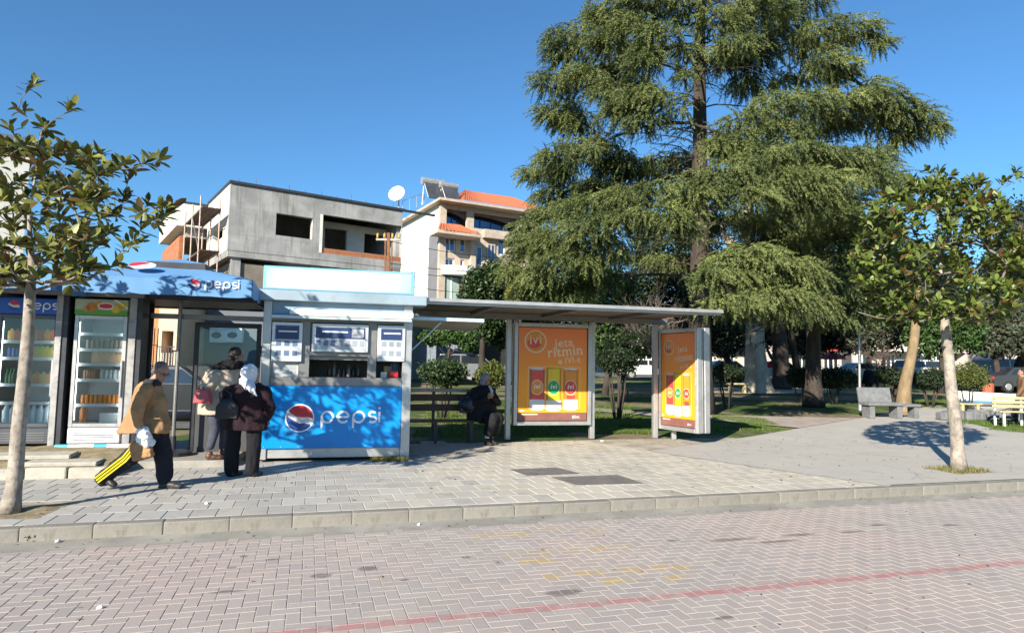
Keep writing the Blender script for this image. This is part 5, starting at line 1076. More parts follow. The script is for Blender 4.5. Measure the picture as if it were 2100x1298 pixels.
# ---------------------------------------------------------------- cedars
def frond_template(seed, n=15, droop=.9):
    r = np.random.RandomState(seed); V = []; Fs = []
    for i in range(n):
        t = (i + .6) / n; c = np.array([t, .05 * math.sin(t * 5 + seed) * t, -droop * .35 * t * t]); w_ = (1 - .55 * t)
        for k in range(3):
            a = r.uniform(0, 6.28); d = np.array([.75, .95 * math.cos(a), .95 * math.sin(a) * .7 - .15]); d /= np.linalg.norm(d); L = .22 * w_ * r.uniform(.7, 1.2)
            s_ = np.cross(d, r.normal(size=3)); s_ /= np.linalg.norm(s_); b = len(V); hw = .027 * r.uniform(.7, 1.3)
            V += [c - s_ * hw, c + s_ * hw, c + d * L]; Fs.append((b, b + 1, b + 2))
    b = len(V); V += [np.array([0, -.012, 0]), np.array([0, .012, 0]), np.array([1, .05 * math.sin(5 + seed), -droop * .35])]; Fs.append((b, b + 1, b + 2))
    return np.array(V), np.array(Fs)
FT = [frond_template(i, 15, [.5, .9, 1.3, .8, 1.1][i]) for i in range(5)]
def cedar(label, base, ztop, xt, pads, mats, rt=.36, fl=.5, dens=1.0, seed=1, name='cedar_tree'):
    """trunk, limbs and bushy flat pads of drooping needle sprays; pads: (centre, rx, rz)"""
    R = random.Random(seed); t = thing(name, label, 'tree', base); tm = MB(); P_ = []; Rd = []
    for k in range(25): f = k / 24; P_.append(Vector((base.x + xt * f + .06 * mnoise.noise((f * 6, seed, 0)), base.y + .06 * mnoise.noise((f * 6, seed, 5)), base.z + (ztop - base.z) * f))); Rd.append(rt * (1 - .86 * f) * (1.35 if k == 0 else 1.1 if k == 1 else 1))
    tm.tube(P_, Rd, 14, True); tm.build('trunk', mats[0], t, smooth=True)
    def at(z): f = max(0, min(1, (z - base.z) / (ztop - base.z))); return Vector((base.x + xt * f, base.y, z))
    br = MB(); T = [[] for _ in FT]; O = [[] for _ in FT]
    def frond(p, d, L):
        k = R.randrange(5); d = d.normalized(); zz = Vector((R.uniform(-.5, .5), R.uniform(-.5, .5), 1)); y = zz.cross(d); y = y.normalized() if y.length > .05 else d.orthogonal().normalized(); z_ = d.cross(y)
        T[k].append((np.array(Matrix((d, y, z_)).transposed()) * L)); O[k].append(np.array(p))
    def hd(c): q = c - at(c.z); q.z = 0; return q.length
    done = []
    for (c, rx, rz) in sorted(pads, key=lambda q: hd(q[0])):
        c = Vector(c); D = hd(c); a = at(c.z + .10 * D - .05); link_ = None
        cand = [q for q in done if (q - c).length < .75 * D and abs(q.z - c.z) < .9]
        if cand: a = min(cand, key=lambda q: (q - c).length)
        L = (c - a).length; n = 5; r0 = .012 + .011 * D * (.6 if cand else 1); pts = [a.lerp(c, k / n) + ZV * (.07 * L * math.sin(math.pi * k / n)) + Vector((R.uniform(-.04, .04), R.uniform(-.04, .04), 0)) * L * (.3 if 0 < k < n else 0) for k in range(n + 1)]
        br.tube(pts, [r0 * (1.25 - .6 * k / n) for k in range(n + 1)], 6, False); done.append(c)
        for _ in range(3): q = pts[R.randint(2, n)]; e = q + Vector((R.uniform(-1, 1), R.uniform(-1, 1), R.uniform(-.25, .2))) * rx * .9; br.tube([q, q.lerp(e, .5) + ZV * .05, e], [.016, .012, .006], 3, False)
        out = c - at(c.z); out.z = 0; out = out.normalized() if out.length > .3 else Vector((0, -1, 0)); sd_ = Vector((-out.y, out.x, 0))
        lobes = [(c, rx, rz)]
        for _ in range(4): lobes.append((c + out * R.uniform(-.45, .7) * rx + sd_ * R.uniform(-.75, .75) * rx + ZV * R.uniform(-.6, .5) * rz, rx * R.uniform(.4, .65), rz * R.uniform(.5, .85)))
        for (lc, lx, lz) in lobes:
            for _ in range(int(66 * dens * lx * (lx * .55 + lz) / .62) + 8):
                ph = R.random() * 6.283; r = math.sqrt(R.random()); rad = Vector((math.cos(ph), math.sin(ph), 0)); top = math.sqrt(max(0, 1 - r * r)); z_ = lz * (top * (1 - 1.25 * R.random() ** 1.6) - .12)
                p = lc + rad * r * lx + ZV * z_; rim = r * r
                d = rad * (.35 + .6 * rim) + out * R.uniform(.1, .75) + ZV * (R.uniform(-.1, .45) * (1 - rim) - R.uniform(.15, 1.5) * rim - (.4 if z_ < 0 else 0)) + Vector((R.uniform(-.3, .3), R.uniform(-.3, .3), 0))
                frond(p, d, fl * R.uniform(.6, 1.15))
    for k in range(int(150 * dens)):      # bare inner limbs and dead twigs round the trunk
        z_ = base.z + (ztop - base.z) * R.uniform(.25, .92); an = R.random() * 6.283; L = R.uniform(1.0, 3.4) * (1.15 - .6 * (z_ - base.z) / (ztop - base.z)); d = Vector((math.cos(an), math.sin(an), R.uniform(-.15, .25))); p0 = at(z_); pts = [p0 + d * L * q / 5 + ZV * (.06 * L * math.sin(q)) + Vector((R.uniform(-.06, .06), R.uniform(-.06, .06), R.uniform(-.05, .05))) for q in range(6)]
        br.tube(pts, [.032 * (1 - .15 * q) for q in range(6)], 4, False)
        for q in range(2, 6):
            for sg in (-1, 1):
                e = pts[q] + (d * .5 + Vector((-d.y, d.x, 0)) * sg * R.uniform(.4, 1.0) + ZV * R.uniform(-.4, .15)) * R.uniform(.25, .7); br.tube([pts[q], e], [.01, .004], 3, False)
                if R.random() < .55: frond(e, e - pts[q] - ZV * .1, fl * R.uniform(.45, .8))
    br.build('branches', mats[0], t, kind='stuff')
    VV = []; FF = []; off = 0
    for k, (v, f) in enumerate(FT):
        if not T[k]: continue
        A = np.array(T[k]); o = np.array(O[k]); X = np.einsum('nij,vj->nvi', A, v) + o[:, None, :]; m_ = len(A); VV.append(X.reshape(-1, 3)); FF.append((f[None] + (np.arange(m_) * len(v))[:, None, None]).reshape(-1, 3) + off); off += m_ * len(v)
    F_ = np.concatenate(FF); link('crown', np_mesh('crown', np.concatenate(VV), F_, mats[1]), t, kind='stuff'); return len(F_)
def needle_mat(name, c1, c2):
    t = NT(name); p = t.pos(); r = t.rnd(); n = t.smooth(t.noise(p, .8, 5, .65), .32, .68); col = t.mix(t.math('ADD', t.math('MULTIPLY', r, .4), t.math('MULTIPLY', n, .6)), C(c1), C(c2)); t.out(col, .6, 0, .25)
    tl = t.node('ShaderNodeBsdfTranslucent'); t.set(tl.inputs[0], col); mx = t.node('ShaderNodeMixShader'); mx.inputs[0].default_value = .2; t.l.new(t.b.outputs[0], mx.inputs[1]); t.l.new(tl.outputs[0], mx.inputs[2]); t.l.new(mx.outputs[0], t.n['Material Output'].inputs[0]); return t.m
NEED = needle_mat('cedar_needles', (.028, .052, .020), (.27, .31, .105)); NEED2 = needle_mat('cedar_needles_bluish', (.05, .08, .036), (.21, .25, .10))
YC = 22.0; cbase = onG(1434, YC); zz = lambda y, Y=YC: PY(1437, y, Y).z
RB = random.Random(4)
PADS = [(1290, 20, 70, 22, -1), (1400, 12, 60, 22, -1.5), (1480, 42, 50, 24, -2), (1560, 20, 70, 25, 0), (1640, 8, 50, 18, .5), (1240, 40, 35, 16, .5),
        (1170, 75, 50, 26, 0), (1230, 92, 50, 32, -.5), (1300, 62, 50, 28, -1.5), (1360, 72, 45, 26, -2.5), (1320, 128, 42, 34, -2), (1160, 112, 36, 20, .5),
        (1130, 165, 34, 22, 0), (1200, 162, 58, 26, -.5), (1250, 190, 40, 28, -1), (1310, 202, 48, 32, -2.5), (1368, 215, 42, 30, -3), (1140, 236, 34, 18, .8), (1190, 250, 40, 20, 1), (1270, 235, 40, 26, -2), (1330, 250, 40, 24, -2.6),
        (1140, 322, 34, 22, 0), (1190, 308, 44, 26, .5), (1240, 290, 34, 22, 1.2), (1165, 345, 30, 16, .4),
        (1300, 352, 90, 20, 3), (1230, 382, 60, 18, 3), (1370, 330, 60, 20, 3),
        (1500, 95, 50, 24, -2.5), (1415, 108, 22, 18, -2), (1405, 150, 18, 16, -2),
        (1690, 62, 60, 22, -.5), (1762, 68, 45, 20, -.5), (1800, 86, 22, 12, -.5), (1650, 88, 50, 26, .5), (1702, 128, 50, 26, -1.5), (1640, 150, 55, 24, 1), (1722, 156, 32, 18, -1), (1600, 55, 48, 32, 1.5), (1560, 110, 45, 34, 2), (1540, 170, 50, 28, 2.8),
        (1592, 215, 58, 24, -2.5), (1532, 250, 46, 28, -3), (1660, 205, 55, 22, -2), (1722, 205, 58, 26, -1.5), (1790, 192, 52, 26, -1), (1832, 218, 46, 28, -1), (1880, 240, 46, 26, -1), (1915, 262, 24, 16, -1), (1800, 252, 55, 34, 0), (1700, 240, 65, 24, 0), (1500, 282, 40, 26, -3), (1478, 305, 34, 22, -3), (1590, 272, 55, 22, -2), (1850, 282, 42, 22, 0),
        (1560, 325, 60, 24, -3.5), (1640, 318, 60, 22, -3.5), (1722, 325, 60, 22, -3), (1790, 335, 44, 24, -2.5), (1500, 350, 55, 28, -4), (1600, 372, 68, 34, -4), (1690, 375, 68, 34, -4), (1770, 370, 58, 32, -3), (1440, 372, 52, 28, -4), (1420, 412, 56, 36, -4), (1830, 372, 34, 22, -1.5), (1530, 402, 58, 32, -4), (1640, 415, 60, 26, -3.6),
        (1650, 465, 110, 34, 1), (1770, 455, 65, 44, 1), (1560, 455, 60, 26, 1),
        (1340, 402, 58, 26, -3.5), (1270, 410, 58, 26, -3), (1200, 425, 58, 26, -2), (1130, 442, 48, 28, -1), (1090, 470, 40, 28, -1), (1350, 442, 66, 32, -4), (1270, 456, 58, 32, -3.5), (1190, 472, 58, 32, -3), (1120, 502, 48, 36, -2), (1075, 512, 34, 36, -1.5), (1058, 552, 26, 30, -1.5), (1110, 562, 44, 36, -2), (1170, 542, 56, 36, -2.5), (1240, 512, 50, 32, -2.5), (1160, 602, 56, 32, -1), (1232, 582, 46, 36, -1), (1090, 602, 38, 30, -.5), (1400, 465, 36, 26, -4),
        (1540, 515, 58, 20, -4.5), (1490, 532, 38, 18, -4.5), (1590, 542, 52, 26, -4.5), (1640, 562, 48, 28, -4), (1470, 562, 42, 22, -5), (1530, 572, 48, 22, -4.5), (1580, 612, 66, 24, -4.5), (1500, 617, 46, 20, -5), (1650, 612, 46, 30, -4)]
def padlist(L, Y): return [(PY(x, y, Y + d), rx * .96 / F * (Y + d), ry * .95 / F * (Y + d)) for x, y, rx, ry, d in L]
pads = padlist(PADS, YC)
for k in range(46):      # the side away from the street and the top above the frame
    z_ = RB.uniform(5.5, 13.5) if k < 30 else RB.uniform(13.2, 17.8); a = RB.uniform(.1, math.pi - .1) if k < 30 else RB.uniform(0, 6.28); L = (6.3 - max(0, z_ - 8) * .45) * RB.uniform(.45, 1.0); pads.append((Vector((cbase.x + math.cos(a) * L, YC + math.sin(a) * L, z_)), RB.uniform(.6, 1.0), RB.uniform(.25, .42)))
nt1 = cedar('huge cedar with drooping tiers of needles rising above the bus shelter', cbase, 19.0, .15, pads, (BARKD, NEED), .42, .56, 1.0, 21)
Y2 = 25.5
pads = padlist([(1700, 522, 58, 36, -3), (1760, 542, 48, 44, -2.5), (1720, 592, 58, 40, -3.4), (1792, 592, 38, 40, -2), (1680, 482, 58, 34, -2), (1780, 492, 44, 36, -1.5), (1620, 500, 55, 34, -1), (1560, 600, 50, 34, -1), (1640, 640, 60, 26, -3), (1730, 640, 60, 28, -2.6), (1790, 640, 40, 26, -1), (1680, 430, 50, 34, 0), (1740, 420, 50, 34, .5), (1830, 520, 36, 40, .5), (1620, 420, 45, 30, 1), (1690, 370, 40, 28, .5), (1520, 640, 45, 24, -1.5)], Y2)
for k in range(16): z_ = RB.uniform(4, 11); a = RB.uniform(0, 6.28); L = RB.uniform(.8, 3.2) * (1.1 - z_ * .04); pads.append((Vector((onG(1668, Y2).x + math.cos(a) * L, Y2 + math.sin(a) * L, z_)), RB.uniform(.5, .9), RB.uniform(.3, .45)))
nt2 = cedar('smaller bluish cedar with dark straight trunk behind the stone bench', onG(1668, Y2), 11.8, .1, pads, (BARKD, NEED2), .32, .56, 1.0, 33)
# ---------------------------------------------------------------- leafy clumps for shrubs and background trees
def cards(centres, n, size, R, shell=.55, asp=1.9):
    """small bent leaf faces spread through overlapping ellipsoids"""
    C_ = np.array([[*c[:3]] for c in centres]); Rr = np.array([[*c[3:6]] for c in centres]); vol = Rr.prod(1) ** .67; k = R.choice(len(C_), n, p=vol / vol.sum())
    d = unit(R.normal(size=(n, 3))); rad = shell + (1 - shell) * R.rand(n, 1) ** .6; bump = 1 + .16 * np.sin(d[:, :1] * 7 + k[:, None]) * np.cos(d[:, 2:] * 6 + k[:, None] * 2) + .1 * R.normal(size=(n, 1))
    p = C_[k] + d * Rr[k] * rad * bump; a = unit(R.normal(size=(n, 3)) + d * .35); b = unit(np.cross(a, R.normal(size=(n, 3)))); s_ = size * R.uniform(.6, 1.3, (n, 1)); nrm = np.cross(a, b)
    v = np.stack([p - a * s_ * asp * .5, p + b * s_ * .5 - nrm * s_ * .1, p + a * s_ * asp * .5, p - b * s_ * .5 - nrm * s_ * .1], 1); return v.reshape(-1, 3), np.arange(n * 4).reshape(-1, 4)
def foliage_part(par, name, centres, n, size, mat, seed, shell=.5): v, f = cards(centres, n, size, np.random.RandomState(seed), shell); return link(name, np_mesh(name, v, f, mat), par)
def shrub(name, label, px, Y, py_top, py_bot, wpx, mat, n=3500, size=.05, stem=None, group=None, cat='shrub', asp=1.0, seed=0, lobes=4, gap=0.0):
    """rounded bush: its crown spans the picture rows py_top..py_bot at depth Y"""
    g = onG(px, Y); c = PY(px, (py_top + py_bot) / 2, Y); rz = (PY(px, py_top, Y).z - PY(px, py_bot, Y).z) / 2; rx = wpx / 2 / F * Y; R = random.Random(seed)
    t = thing(name, label, cat, g, group); cs = [(c.x, c.y, c.z, rx * .86, rx * .86 * asp, rz * .9)]
    for k in range(lobes): a = 6.28 * k / lobes + R.random(); cs.append((c.x + math.cos(a) * rx * .42, c.y + math.sin(a) * rx * .42 * asp, c.z + R.uniform(-.3, .3) * rz, rx * .56, rx * .56, rz * R.uniform(.55, .7)))
    foliage_part(t, 'crown', cs, n, size, mat, seed)
    for k in range(stem if stem else 3):
        a = 6.28 * k / 3 + R.random(); top = Vector((c.x + math.cos(a) * rx * .45, c.y + math.sin(a) * rx * .4, c.z)); bt = g + Vector((math.cos(a) * .08, math.sin(a) * .08, -.02)); mid = bt.lerp(top, .45) + Vector((R.uniform(-.06, .06), R.uniform(-.06, .06), 0))
        MB().tube([bt, mid, top], [.035, .028, .012], 6).build('stem', BARKD, t, smooth=True)
    return t
LG = leafmat('box_green', (.018, .038, .012), (.05, .085, .025), None, .1, .45, .15); LY = leafmat('yellow_green', (.14, .15, .02), (.26, .25, .03), None, .1, .5, .3); LD = leafmat('dark_evergreen', (.012, .024, .010), (.032, .052, .018), None, .1, .55, .15); LO = leafmat('olive_bush', (.06, .08, .018), (.12, .14, .03), None, .1, .5, .2); LGY = leafmat('grey_green', (.04, .055, .035), (.095, .115, .07), (.10, .085, .05), .2, .6, .2); LM = leafmat('mid_green', (.025, .06, .016), (.07, .13, .03), None, .1, .5, .22)
shrub('round_bush', 'round clipped dark green bush behind the shelter bench', 907, 19, 733, 800, 108, LG, 6000, .05, 4, 'clipped bushes', seed=1)
shrub('round_bush', 'small pale green bush right behind the seated woman', 1005, 20.5, 738, 800, 74, LO, 3600, .05, 3, 'clipped bushes', seed=2)
shrub('topiary_shrub', 'dark mushroom shaped shrub with many bare stems between poster and angled panel', 1266, 19.5, 712, 772, 92, LD, 6000, .045, 9, seed=3)
shrub('dark_bush', 'dark bush on short stems right of the angled poster', 1492, 24, 741, 785, 76, LD, 3600, .05, 5, 'dark park bushes', seed=4)
shrub('dark_bush', 'dark bush left of the shaded cedar trunk', 1642, 27.5, 748, 800, 60, LD, 3200, .055, 4, 'dark park bushes', seed=5)
shrub('dark_bush', 'wide dark bush right of the shaded cedar trunk', 1712, 27, 748, 800, 92, LD, 4500, .055, 5, 'dark park bushes', seed=6)
shrub('dark_bush', 'dark clipped bush left of the leaning yellow trunk', 1826, 27, 746, 792, 68, LD, 3600, .055, 5, 'dark park bushes', seed=7)
shrub('dark_bush', 'dark bush between the yellow trunk and the slim magnolia trunk', 1908, 26, 752, 800, 82, LD, 3800, .055, 6, 'dark park bushes', seed=8)
shrub('golden_bush', 'rounded yellow green bush behind the slim magnolia trunk', 1985, 24, 740, 798, 80, LO, 5000, .045, 3, seed=9)
def bgtree(label, px, Y, blobs, mat, n, size, seed, name='park_tree', trunk=True, group='trees at the back of the park', rt=.16):
    """blobs: (px, py, rpx, rpy, dy) in the picture at depth Y+dy"""
    g = onG(px, Y); t = thing(name, label, 'tree', g, group); cs = []
    for (x, y, rx, ry, dy) in blobs: p = PY(x, y, Y + dy); cs.append((p.x, p.y, p.z, rx / F * Y, rx / F * Y * .9, ry / F * Y))
    foliage_part(t, 'crown', cs, n, size, mat, seed, .35)
    if trunk:
        c = max(cs, key=lambda q: q[3]); MB().tube([g - ZV * .05, g.lerp(Vector(c[:3]), .5) + Vector((.1, 0, 0)), Vector(c[:3])], [rt, rt * .75, rt * .4], 8).build('trunk', BARKD, t, smooth=True)
        for q in cs[:5]: MB().tube([g.lerp(Vector(c[:3]), .6), Vector(q[:3])], [rt * .45, rt * .15], 6).build('limb', BARKD, t, smooth=True)
    return t
bgtree('dark laurel tree beside the cream building', 985, 27, [(985, 590, 40, 45, 0), (1015, 620, 35, 40, .5), (1010, 560, 22, 26, 0), (960, 615, 22, 30, 0), (1025, 680, 30, 40, 1), (995, 665, 28, 35, 0)], LG, 9000, .10, 21)
bgtree('mid green shrub above the corrugated fence', 905, 36, [(880, 692, 26, 16, 0), (925, 690, 30, 18, 0), (960, 700, 22, 22, 0)], LM, 4000, .12, 41, rt=.08)
bgtree('bright yellow green tree left of the big cedar', 1056, 25, [(1056, 575, 16, 45, 0), (1068, 610, 22, 30, 0), (1048, 615, 14, 26, 0)], LY, 3000, .085, 22, rt=.08)
bgtree('dark green tree behind the shelter roof, left part', 1140, 31, [(1130, 600, 60, 60, 0), (1180, 650, 60, 70, 1), (1090, 650, 50, 60, 0), (1210, 560, 50, 50, 1)], LD, 11000, .12, 23)
bgtree('mid green tree with yellow sprigs behind the shelter roof', 1240, 30, [(1215, 610, 36, 45, 0), (1270, 600, 40, 60, 0), (1250, 690, 60, 50, 1), (1320, 690, 50, 50, 1)], LM, 9000, .10, 24)
bgtree('broad dark evergreen behind the pale plane trunk', 1500, 42, [(1480, 690, 60, 45, 0), (1540, 670, 60, 50, 1), (1440, 660, 55, 55, 0), (1600, 660, 60, 55, 0), (1380, 690, 60, 50, 1)], LGY, 12000, .16, 25, rt=.25)
bgtree('grey green tree filling the back between the two cedar trunks', 1640, 44, [(1640, 690, 55, 40, 0), (1700, 680, 60, 45, 0), (1590, 640, 50, 50, 0)], LGY, 9000, .16, 26, rt=.22)
bgtree('mid green tree behind the lamp post', 1780, 42, [(1750, 690, 50, 35, 0), (1810, 680, 55, 45, 0), (1850, 650, 50, 50, 0), (1780, 630, 60, 40, 0)], LGY, 9000, .15, 27, rt=.2)
bgtree('deep green tree behind the slim magnolia trunk', 1930, 36, [(1900, 690, 45, 45, 0), (1960, 680, 55, 45, 0), (1930, 630, 60, 50, 0), (1880, 600, 50, 60, 0)], LM, 10000, .13, 28, rt=.2)
bgtree('spreading grey green tree at the right edge', 2050, 38, [(2030, 690, 60, 42, 0), (2085, 700, 50, 35, 0), (2000, 645, 50, 45, 0), (2060, 640, 55, 45, 1), (2110, 690, 60, 40, 0)], LGY, 11000, .13, 29, rt=.2)
bgtree('dark conifer behind the right magnolia crown', 2050, 46, [(2075, 520, 40, 80, 0), (2050, 580, 60, 60, 0), (2100, 460, 30, 60, 0)], LD, 7000, .15, 30, rt=.2)
bgtree('dark broadleaf tree filling the gap behind the big cedar trunk', 1410, 36, [(1380, 610, 50, 60, 0), (1440, 590, 60, 60, 1), (1340, 560, 45, 60, 0), (1500, 600, 50, 60, 0), (1420, 520, 60, 60, 2), (1300, 620, 50, 60, 0), (1330, 500, 40, 40, 1)], LD, 14000, .14, 31, rt=.2)
bgtree('tall dark tree behind the smaller cedar', 1640, 40, [(1600, 580, 70, 70, 0), (1700, 570, 70, 80, 0), (1780, 540, 60, 80, 0), (1540, 560, 50, 60, 0), (1650, 620, 70, 50, 0)], LD, 14000, .16, 32, rt=.25)
# trunk trees
pb_ = onG(1552, 34); pt_ = thing('plane_tree', 'massive pale mottled trunk flaring at the foot behind the angled poster', 'tree', pb_)
Rr_ = [.88, .70, .58, .52, .47, .44, .42]; Pp = [pb_ - ZV * .05] + [PY(1552 - (790 - y) * .03, y, 34) for y in (785, 765, 735, 690, 640, 560)]
def barked(m, pts, rad, n=20, amp=.12, seed=0):
    rings = []
    P2 = []; R2 = []
    for i in range(len(pts) - 1):
        for k in range(5): f = k / 5; P2.append(Vector(pts[i]).lerp(Vector(pts[i + 1]), f)); R2.append(rad[i] * (1 - f) + rad[i + 1] * f)
    P2.append(Vector(pts[-1])); R2.append(rad[-1])
    for p, r in zip(P2, R2): rings.append([p + Vector((math.cos(6.283 * k / n), math.sin(6.283 * k / n), 0)) * r * (1 + amp * mnoise.noise((math.cos(6.283 * k / n) * 2.2, math.sin(6.283 * k / n) * 2.2, p.z * .5 + seed)) + .05 * mnoise.noise((k * 1.3, p.z * 3, seed))) for k in range(n)])
    return m.loft(rings, True)
PLANE = pm('mottled_plane_bark', (.44, .38, .30), .3, 2.2, .9, dirt=(.13, .10, .075), dirt_amt=.75, bump=.6, bscale=9, stretch=(1, 1, .45))
barked(MB(), Pp, Rr_, 24, .16, 3).build('trunk', PLANE, pt_, smooth=True); fk = Pp[-1]
for dx, dy, dz in ((-2.5, 1, 4), (1.6, -1, 5), (.2, 2, 6), (-1, -1.5, 5)): MB().tube([fk - ZV * .6, fk + Vector((dx * .4, dy * .4, dz * .4)), fk + Vector((dx, dy, dz))], [.42, .28, .1], 8).build('limb', PLANE, pt_, smooth=True)
d0 = onG(1604, 37); dt_ = thing('dark_trunk_tree', 'dark rough trunk standing just right of the massive pale trunk', 'tree', d0); barked(MB(), [d0 - ZV * .05, PY(1602, 740, 37), PY(1598, 680, 37), PY(1592, 600, 37)], [.55, .42, .38, .33], 16, .15, 8).build('trunk', BARKD, dt_, smooth=True)
MB().tube([PY(1598, 755, 36.8), PY(1580, 730, 36.6), PY(1566, 700, 36.6)], [.12, .09, .05], 8).build('limb', BARKD, dt_, smooth=True)
y0 = onG(1850, 23); yt = thing('leaning_tree', 'slim leaning tree with rough yellowish bark beside the stone bench', 'tree', y0); barked(MB(), [y0 - ZV * .05, PY(1856, 790, 23), PY(1866, 745, 23), PY(1874, 700, 23), PY(1880, 640, 23.2), PY(1884, 560, 23.5)], [.27, .20, .175, .16, .14, .1], 16, .16, 2).build('trunk', BARKY, yt, smooth=True)
foliage_part(yt, 'crown', [(PY(1890, 560, 24).x, 24, PY(1890, 560, 24).z, 1.6, 1.3, 1.3), (PY(1850, 590, 24).x, 24.3, PY(1850, 590, 24).z, 1.1, 1, .9)], 5000, .1, LD, 61, .4)
# bare twiggy trees
def bare(label, px, Y, top, spread, col, seed, n=5, group='bare winter trees'):
    g = onG(px, Y); t = thing('bare_tree', label, 'tree', g, group); R = random.Random(seed); m = MB(); tw = MB()
    def grow(p, d, L, r, lv):
        pts = [p]
        for k in range(4): d = (d + Vector((R.uniform(-.25, .25), R.uniform(-.25, .25), R.uniform(-.08, .2)))).normalized(); pts.append(pts[-1] + d * L / 4)
        (m if lv < 2 else tw).tube(pts, [r * (1 - .15 * k) for k in range(5)], 5 if lv < 2 else 3, False)
        if lv < 5:
            for k in range(n if lv < 3 else 3):
                q = pts[R.randint(1, 4)]; a = R.uniform(.35, 1.0); s_ = d.orthogonal().normalized(); s_ = Matrix.Rotation(R.uniform(0, 6.28), 3, d) @ s_; grow(q, (d * math.cos(a) + s_ * math.sin(a) * spread).normalized(), L * R.uniform(.55, .75), max(.007, r * .5), lv + 1)
    H = PY(px, top, Y).z - g.z; grow(g, Vector((0, 0, 1)), H * .38, H * .02, 0); m.build('trunk', BARKD, t); tw.build('twigs', pm('twig_%d' % seed, col, .2, 2, .9), t)
bare('tangle of pale bare twigs left of the big cedar trunk', 1365, 27, 540, 1.1, (.22, .18, .15), 3)
bare('reddish bare tree behind the lamp post', 1800, 38, 640, 1.1, (.20, .14, .12), 5, 4)
bare('bare tree showing thin twigs above the right magnolia', 2090, 40, 300, .8, (.17, .15, .13), 9, 4)
# ---------------------------------------------------------------- grass
def grass(name, label, polys, n, h, mat, seed, kind='stuff'):
    R = np.random.RandomState(seed); V = []
    P_ = []
    for (A_, B_, C_, D_) in polys:
        a, b, c, d = [np.array([q.x, q.y]) for q in (A_, B_, C_, D_)]; m_ = n // len(polys); s_, t_ = R.rand(m_, 1), R.rand(m_, 1); P_.append((a * (1 - s_) + b * s_) * (1 - t_) + (d * (1 - s_) + c * s_) * t_)
    P_ = np.concatenate(P_); k = np.array([mnoise.noise((x * .8, y * .8, 0)) for x, y in P_]); P_ = P_[k > -.25]; n = len(P_)
    z = np.array([hg(x, y) - .02 for x, y in P_]); a = R.uniform(0, 6.28, n); w_ = .009; hh = h * R.uniform(.5, 1.3, n); ln = R.normal(size=(n, 2)) * .03
    b0 = np.stack([P_[:, 0] - np.cos(a) * w_, P_[:, 1] - np.sin(a) * w_, z], 1); b1 = np.stack([P_[:, 0] + np.cos(a) * w_, P_[:, 1] + np.sin(a) * w_, z], 1); tp = np.stack([P_[:, 0] + ln[:, 0], P_[:, 1] + ln[:, 1], z + hh], 1)
    link(name, np_mesh(name, np.stack([b0, b1, tp], 1).reshape(-1, 3), np.arange(n * 3).reshape(-1, 3), mat), label=label, cat='grass', kind=kind)
GR = leafmat('grass_blade', (.05, .11, .015), (.13, .20, .035), (.22, .19, .08), .12, .6, .3)
q4 = lambda *p: tuple(GG(x, y) for x, y in p)
grass('lawn_grass', 'short green grass behind the shelter posts', [q4((845, 897), (1335, 888), (1300, 830), (880, 835)), q4((1215, 892), (1340, 890), (1340, 862), (1215, 862))], 60000, .075, GR, 1)
grass('verge_grass', 'short grass between the angled panel and the path', [q4((1460, 884), (1625, 882), (1560, 858), (1460, 852))], 14000, .07, GR, 2)
grass('park_grass', 'grass beside the path at the right edge', [q4((1930, 872), (2110, 890), (2110, 862), (1960, 858)), q4((1880, 838), (1990, 838), (1990, 815), (1870, 818))], 16000, .07, GR, 3)
grass('weeds', 'small weeds in the tree pit and along the kiosk foot', [(ST(PITS[0][0] - .3, PITS[0][1] - .3), ST(PITS[0][0] + .35, PITS[0][1] - .3), ST(PITS[0][0] + .35, PITS[0][1] + .1), ST(PITS[0][0] - .3, PITS[0][1] + .1)), (KF(-.6, -.15), KF(-.05, -.15), KF(-.05, .02), KF(-.6, .02)), (ST(PITS[1][0] - .4, PITS[1][1] - .3), ST(PITS[1][0] + .4, PITS[1][1] - .3), ST(PITS[1][0] + .4, PITS[1][1] + .3), ST(PITS[1][0] - .4, PITS[1][1] + .3)), (KF(-8, -1.0), KF(-4.6, -1.0), KF(-4.6, -.4), KF(-8, -.4))], 3600, .09, leafmat('weed_blade', (.07, .11, .02), (.18, .17, .05), (.3, .24, .1), .3, .7, .3), 4)
print('CEDAR TRIS', nt1, nt2)
# ================================================================ people
def bake(o):
    bpy.context.view_layer.update(); me = bpy.data.meshes.new_from_object(o.evaluated_get(bpy.context.evaluated_depsgraph_get())); return me
def blob(name, mb, voxel, mat, parent, it=4, wr=0.0, wsc=9.0, stretch=(1, 1, .5), **kw):
    """closed shapes fused into one continuous smooth surface, with soft folds"""
    o = mb.build('tmp', mat); r = o.modifiers.new('r', 'REMESH'); r.mode = 'VOXEL'; r.voxel_size = voxel; r.use_smooth_shade = True
    if it: s_ = o.modifiers.new('s', 'SMOOTH'); s_.iterations = it; s_.factor = .5
    me = bake(o); bpy.data.objects.remove(o)
    if wr:
        n = len(me.vertices); co = np.empty(n * 3, dtype=np.float32); me.vertices.foreach_get('co', co); co = co.reshape(-1, 3); nr = np.empty(n * 3, dtype=np.float32); me.vertices.foreach_get('normal', nr); nr = nr.reshape(-1, 3)
        d = np.array([mnoise.fractal((p[0] * wsc * stretch[0], p[1] * wsc * stretch[1], p[2] * wsc * stretch[2]), .9, 2.1, 3) for p in co]); co += nr * (d * wr)[:, None]; me.vertices.foreach_set('co', co.ravel())
    me.name = name; me.materials.clear(); me.materials.append(mat); me.polygons.foreach_set('use_smooth', [True] * len(me.polygons)); me.update()
    return link(name, me, parent, **kw)
def basis(f, u):
    f = Vector(f).normalized(); u = Vector(u); r = f.cross(u).normalized(); u = r.cross(f).normalized(); return Matrix((r, f, u)).transposed()      # columns right, forward, up
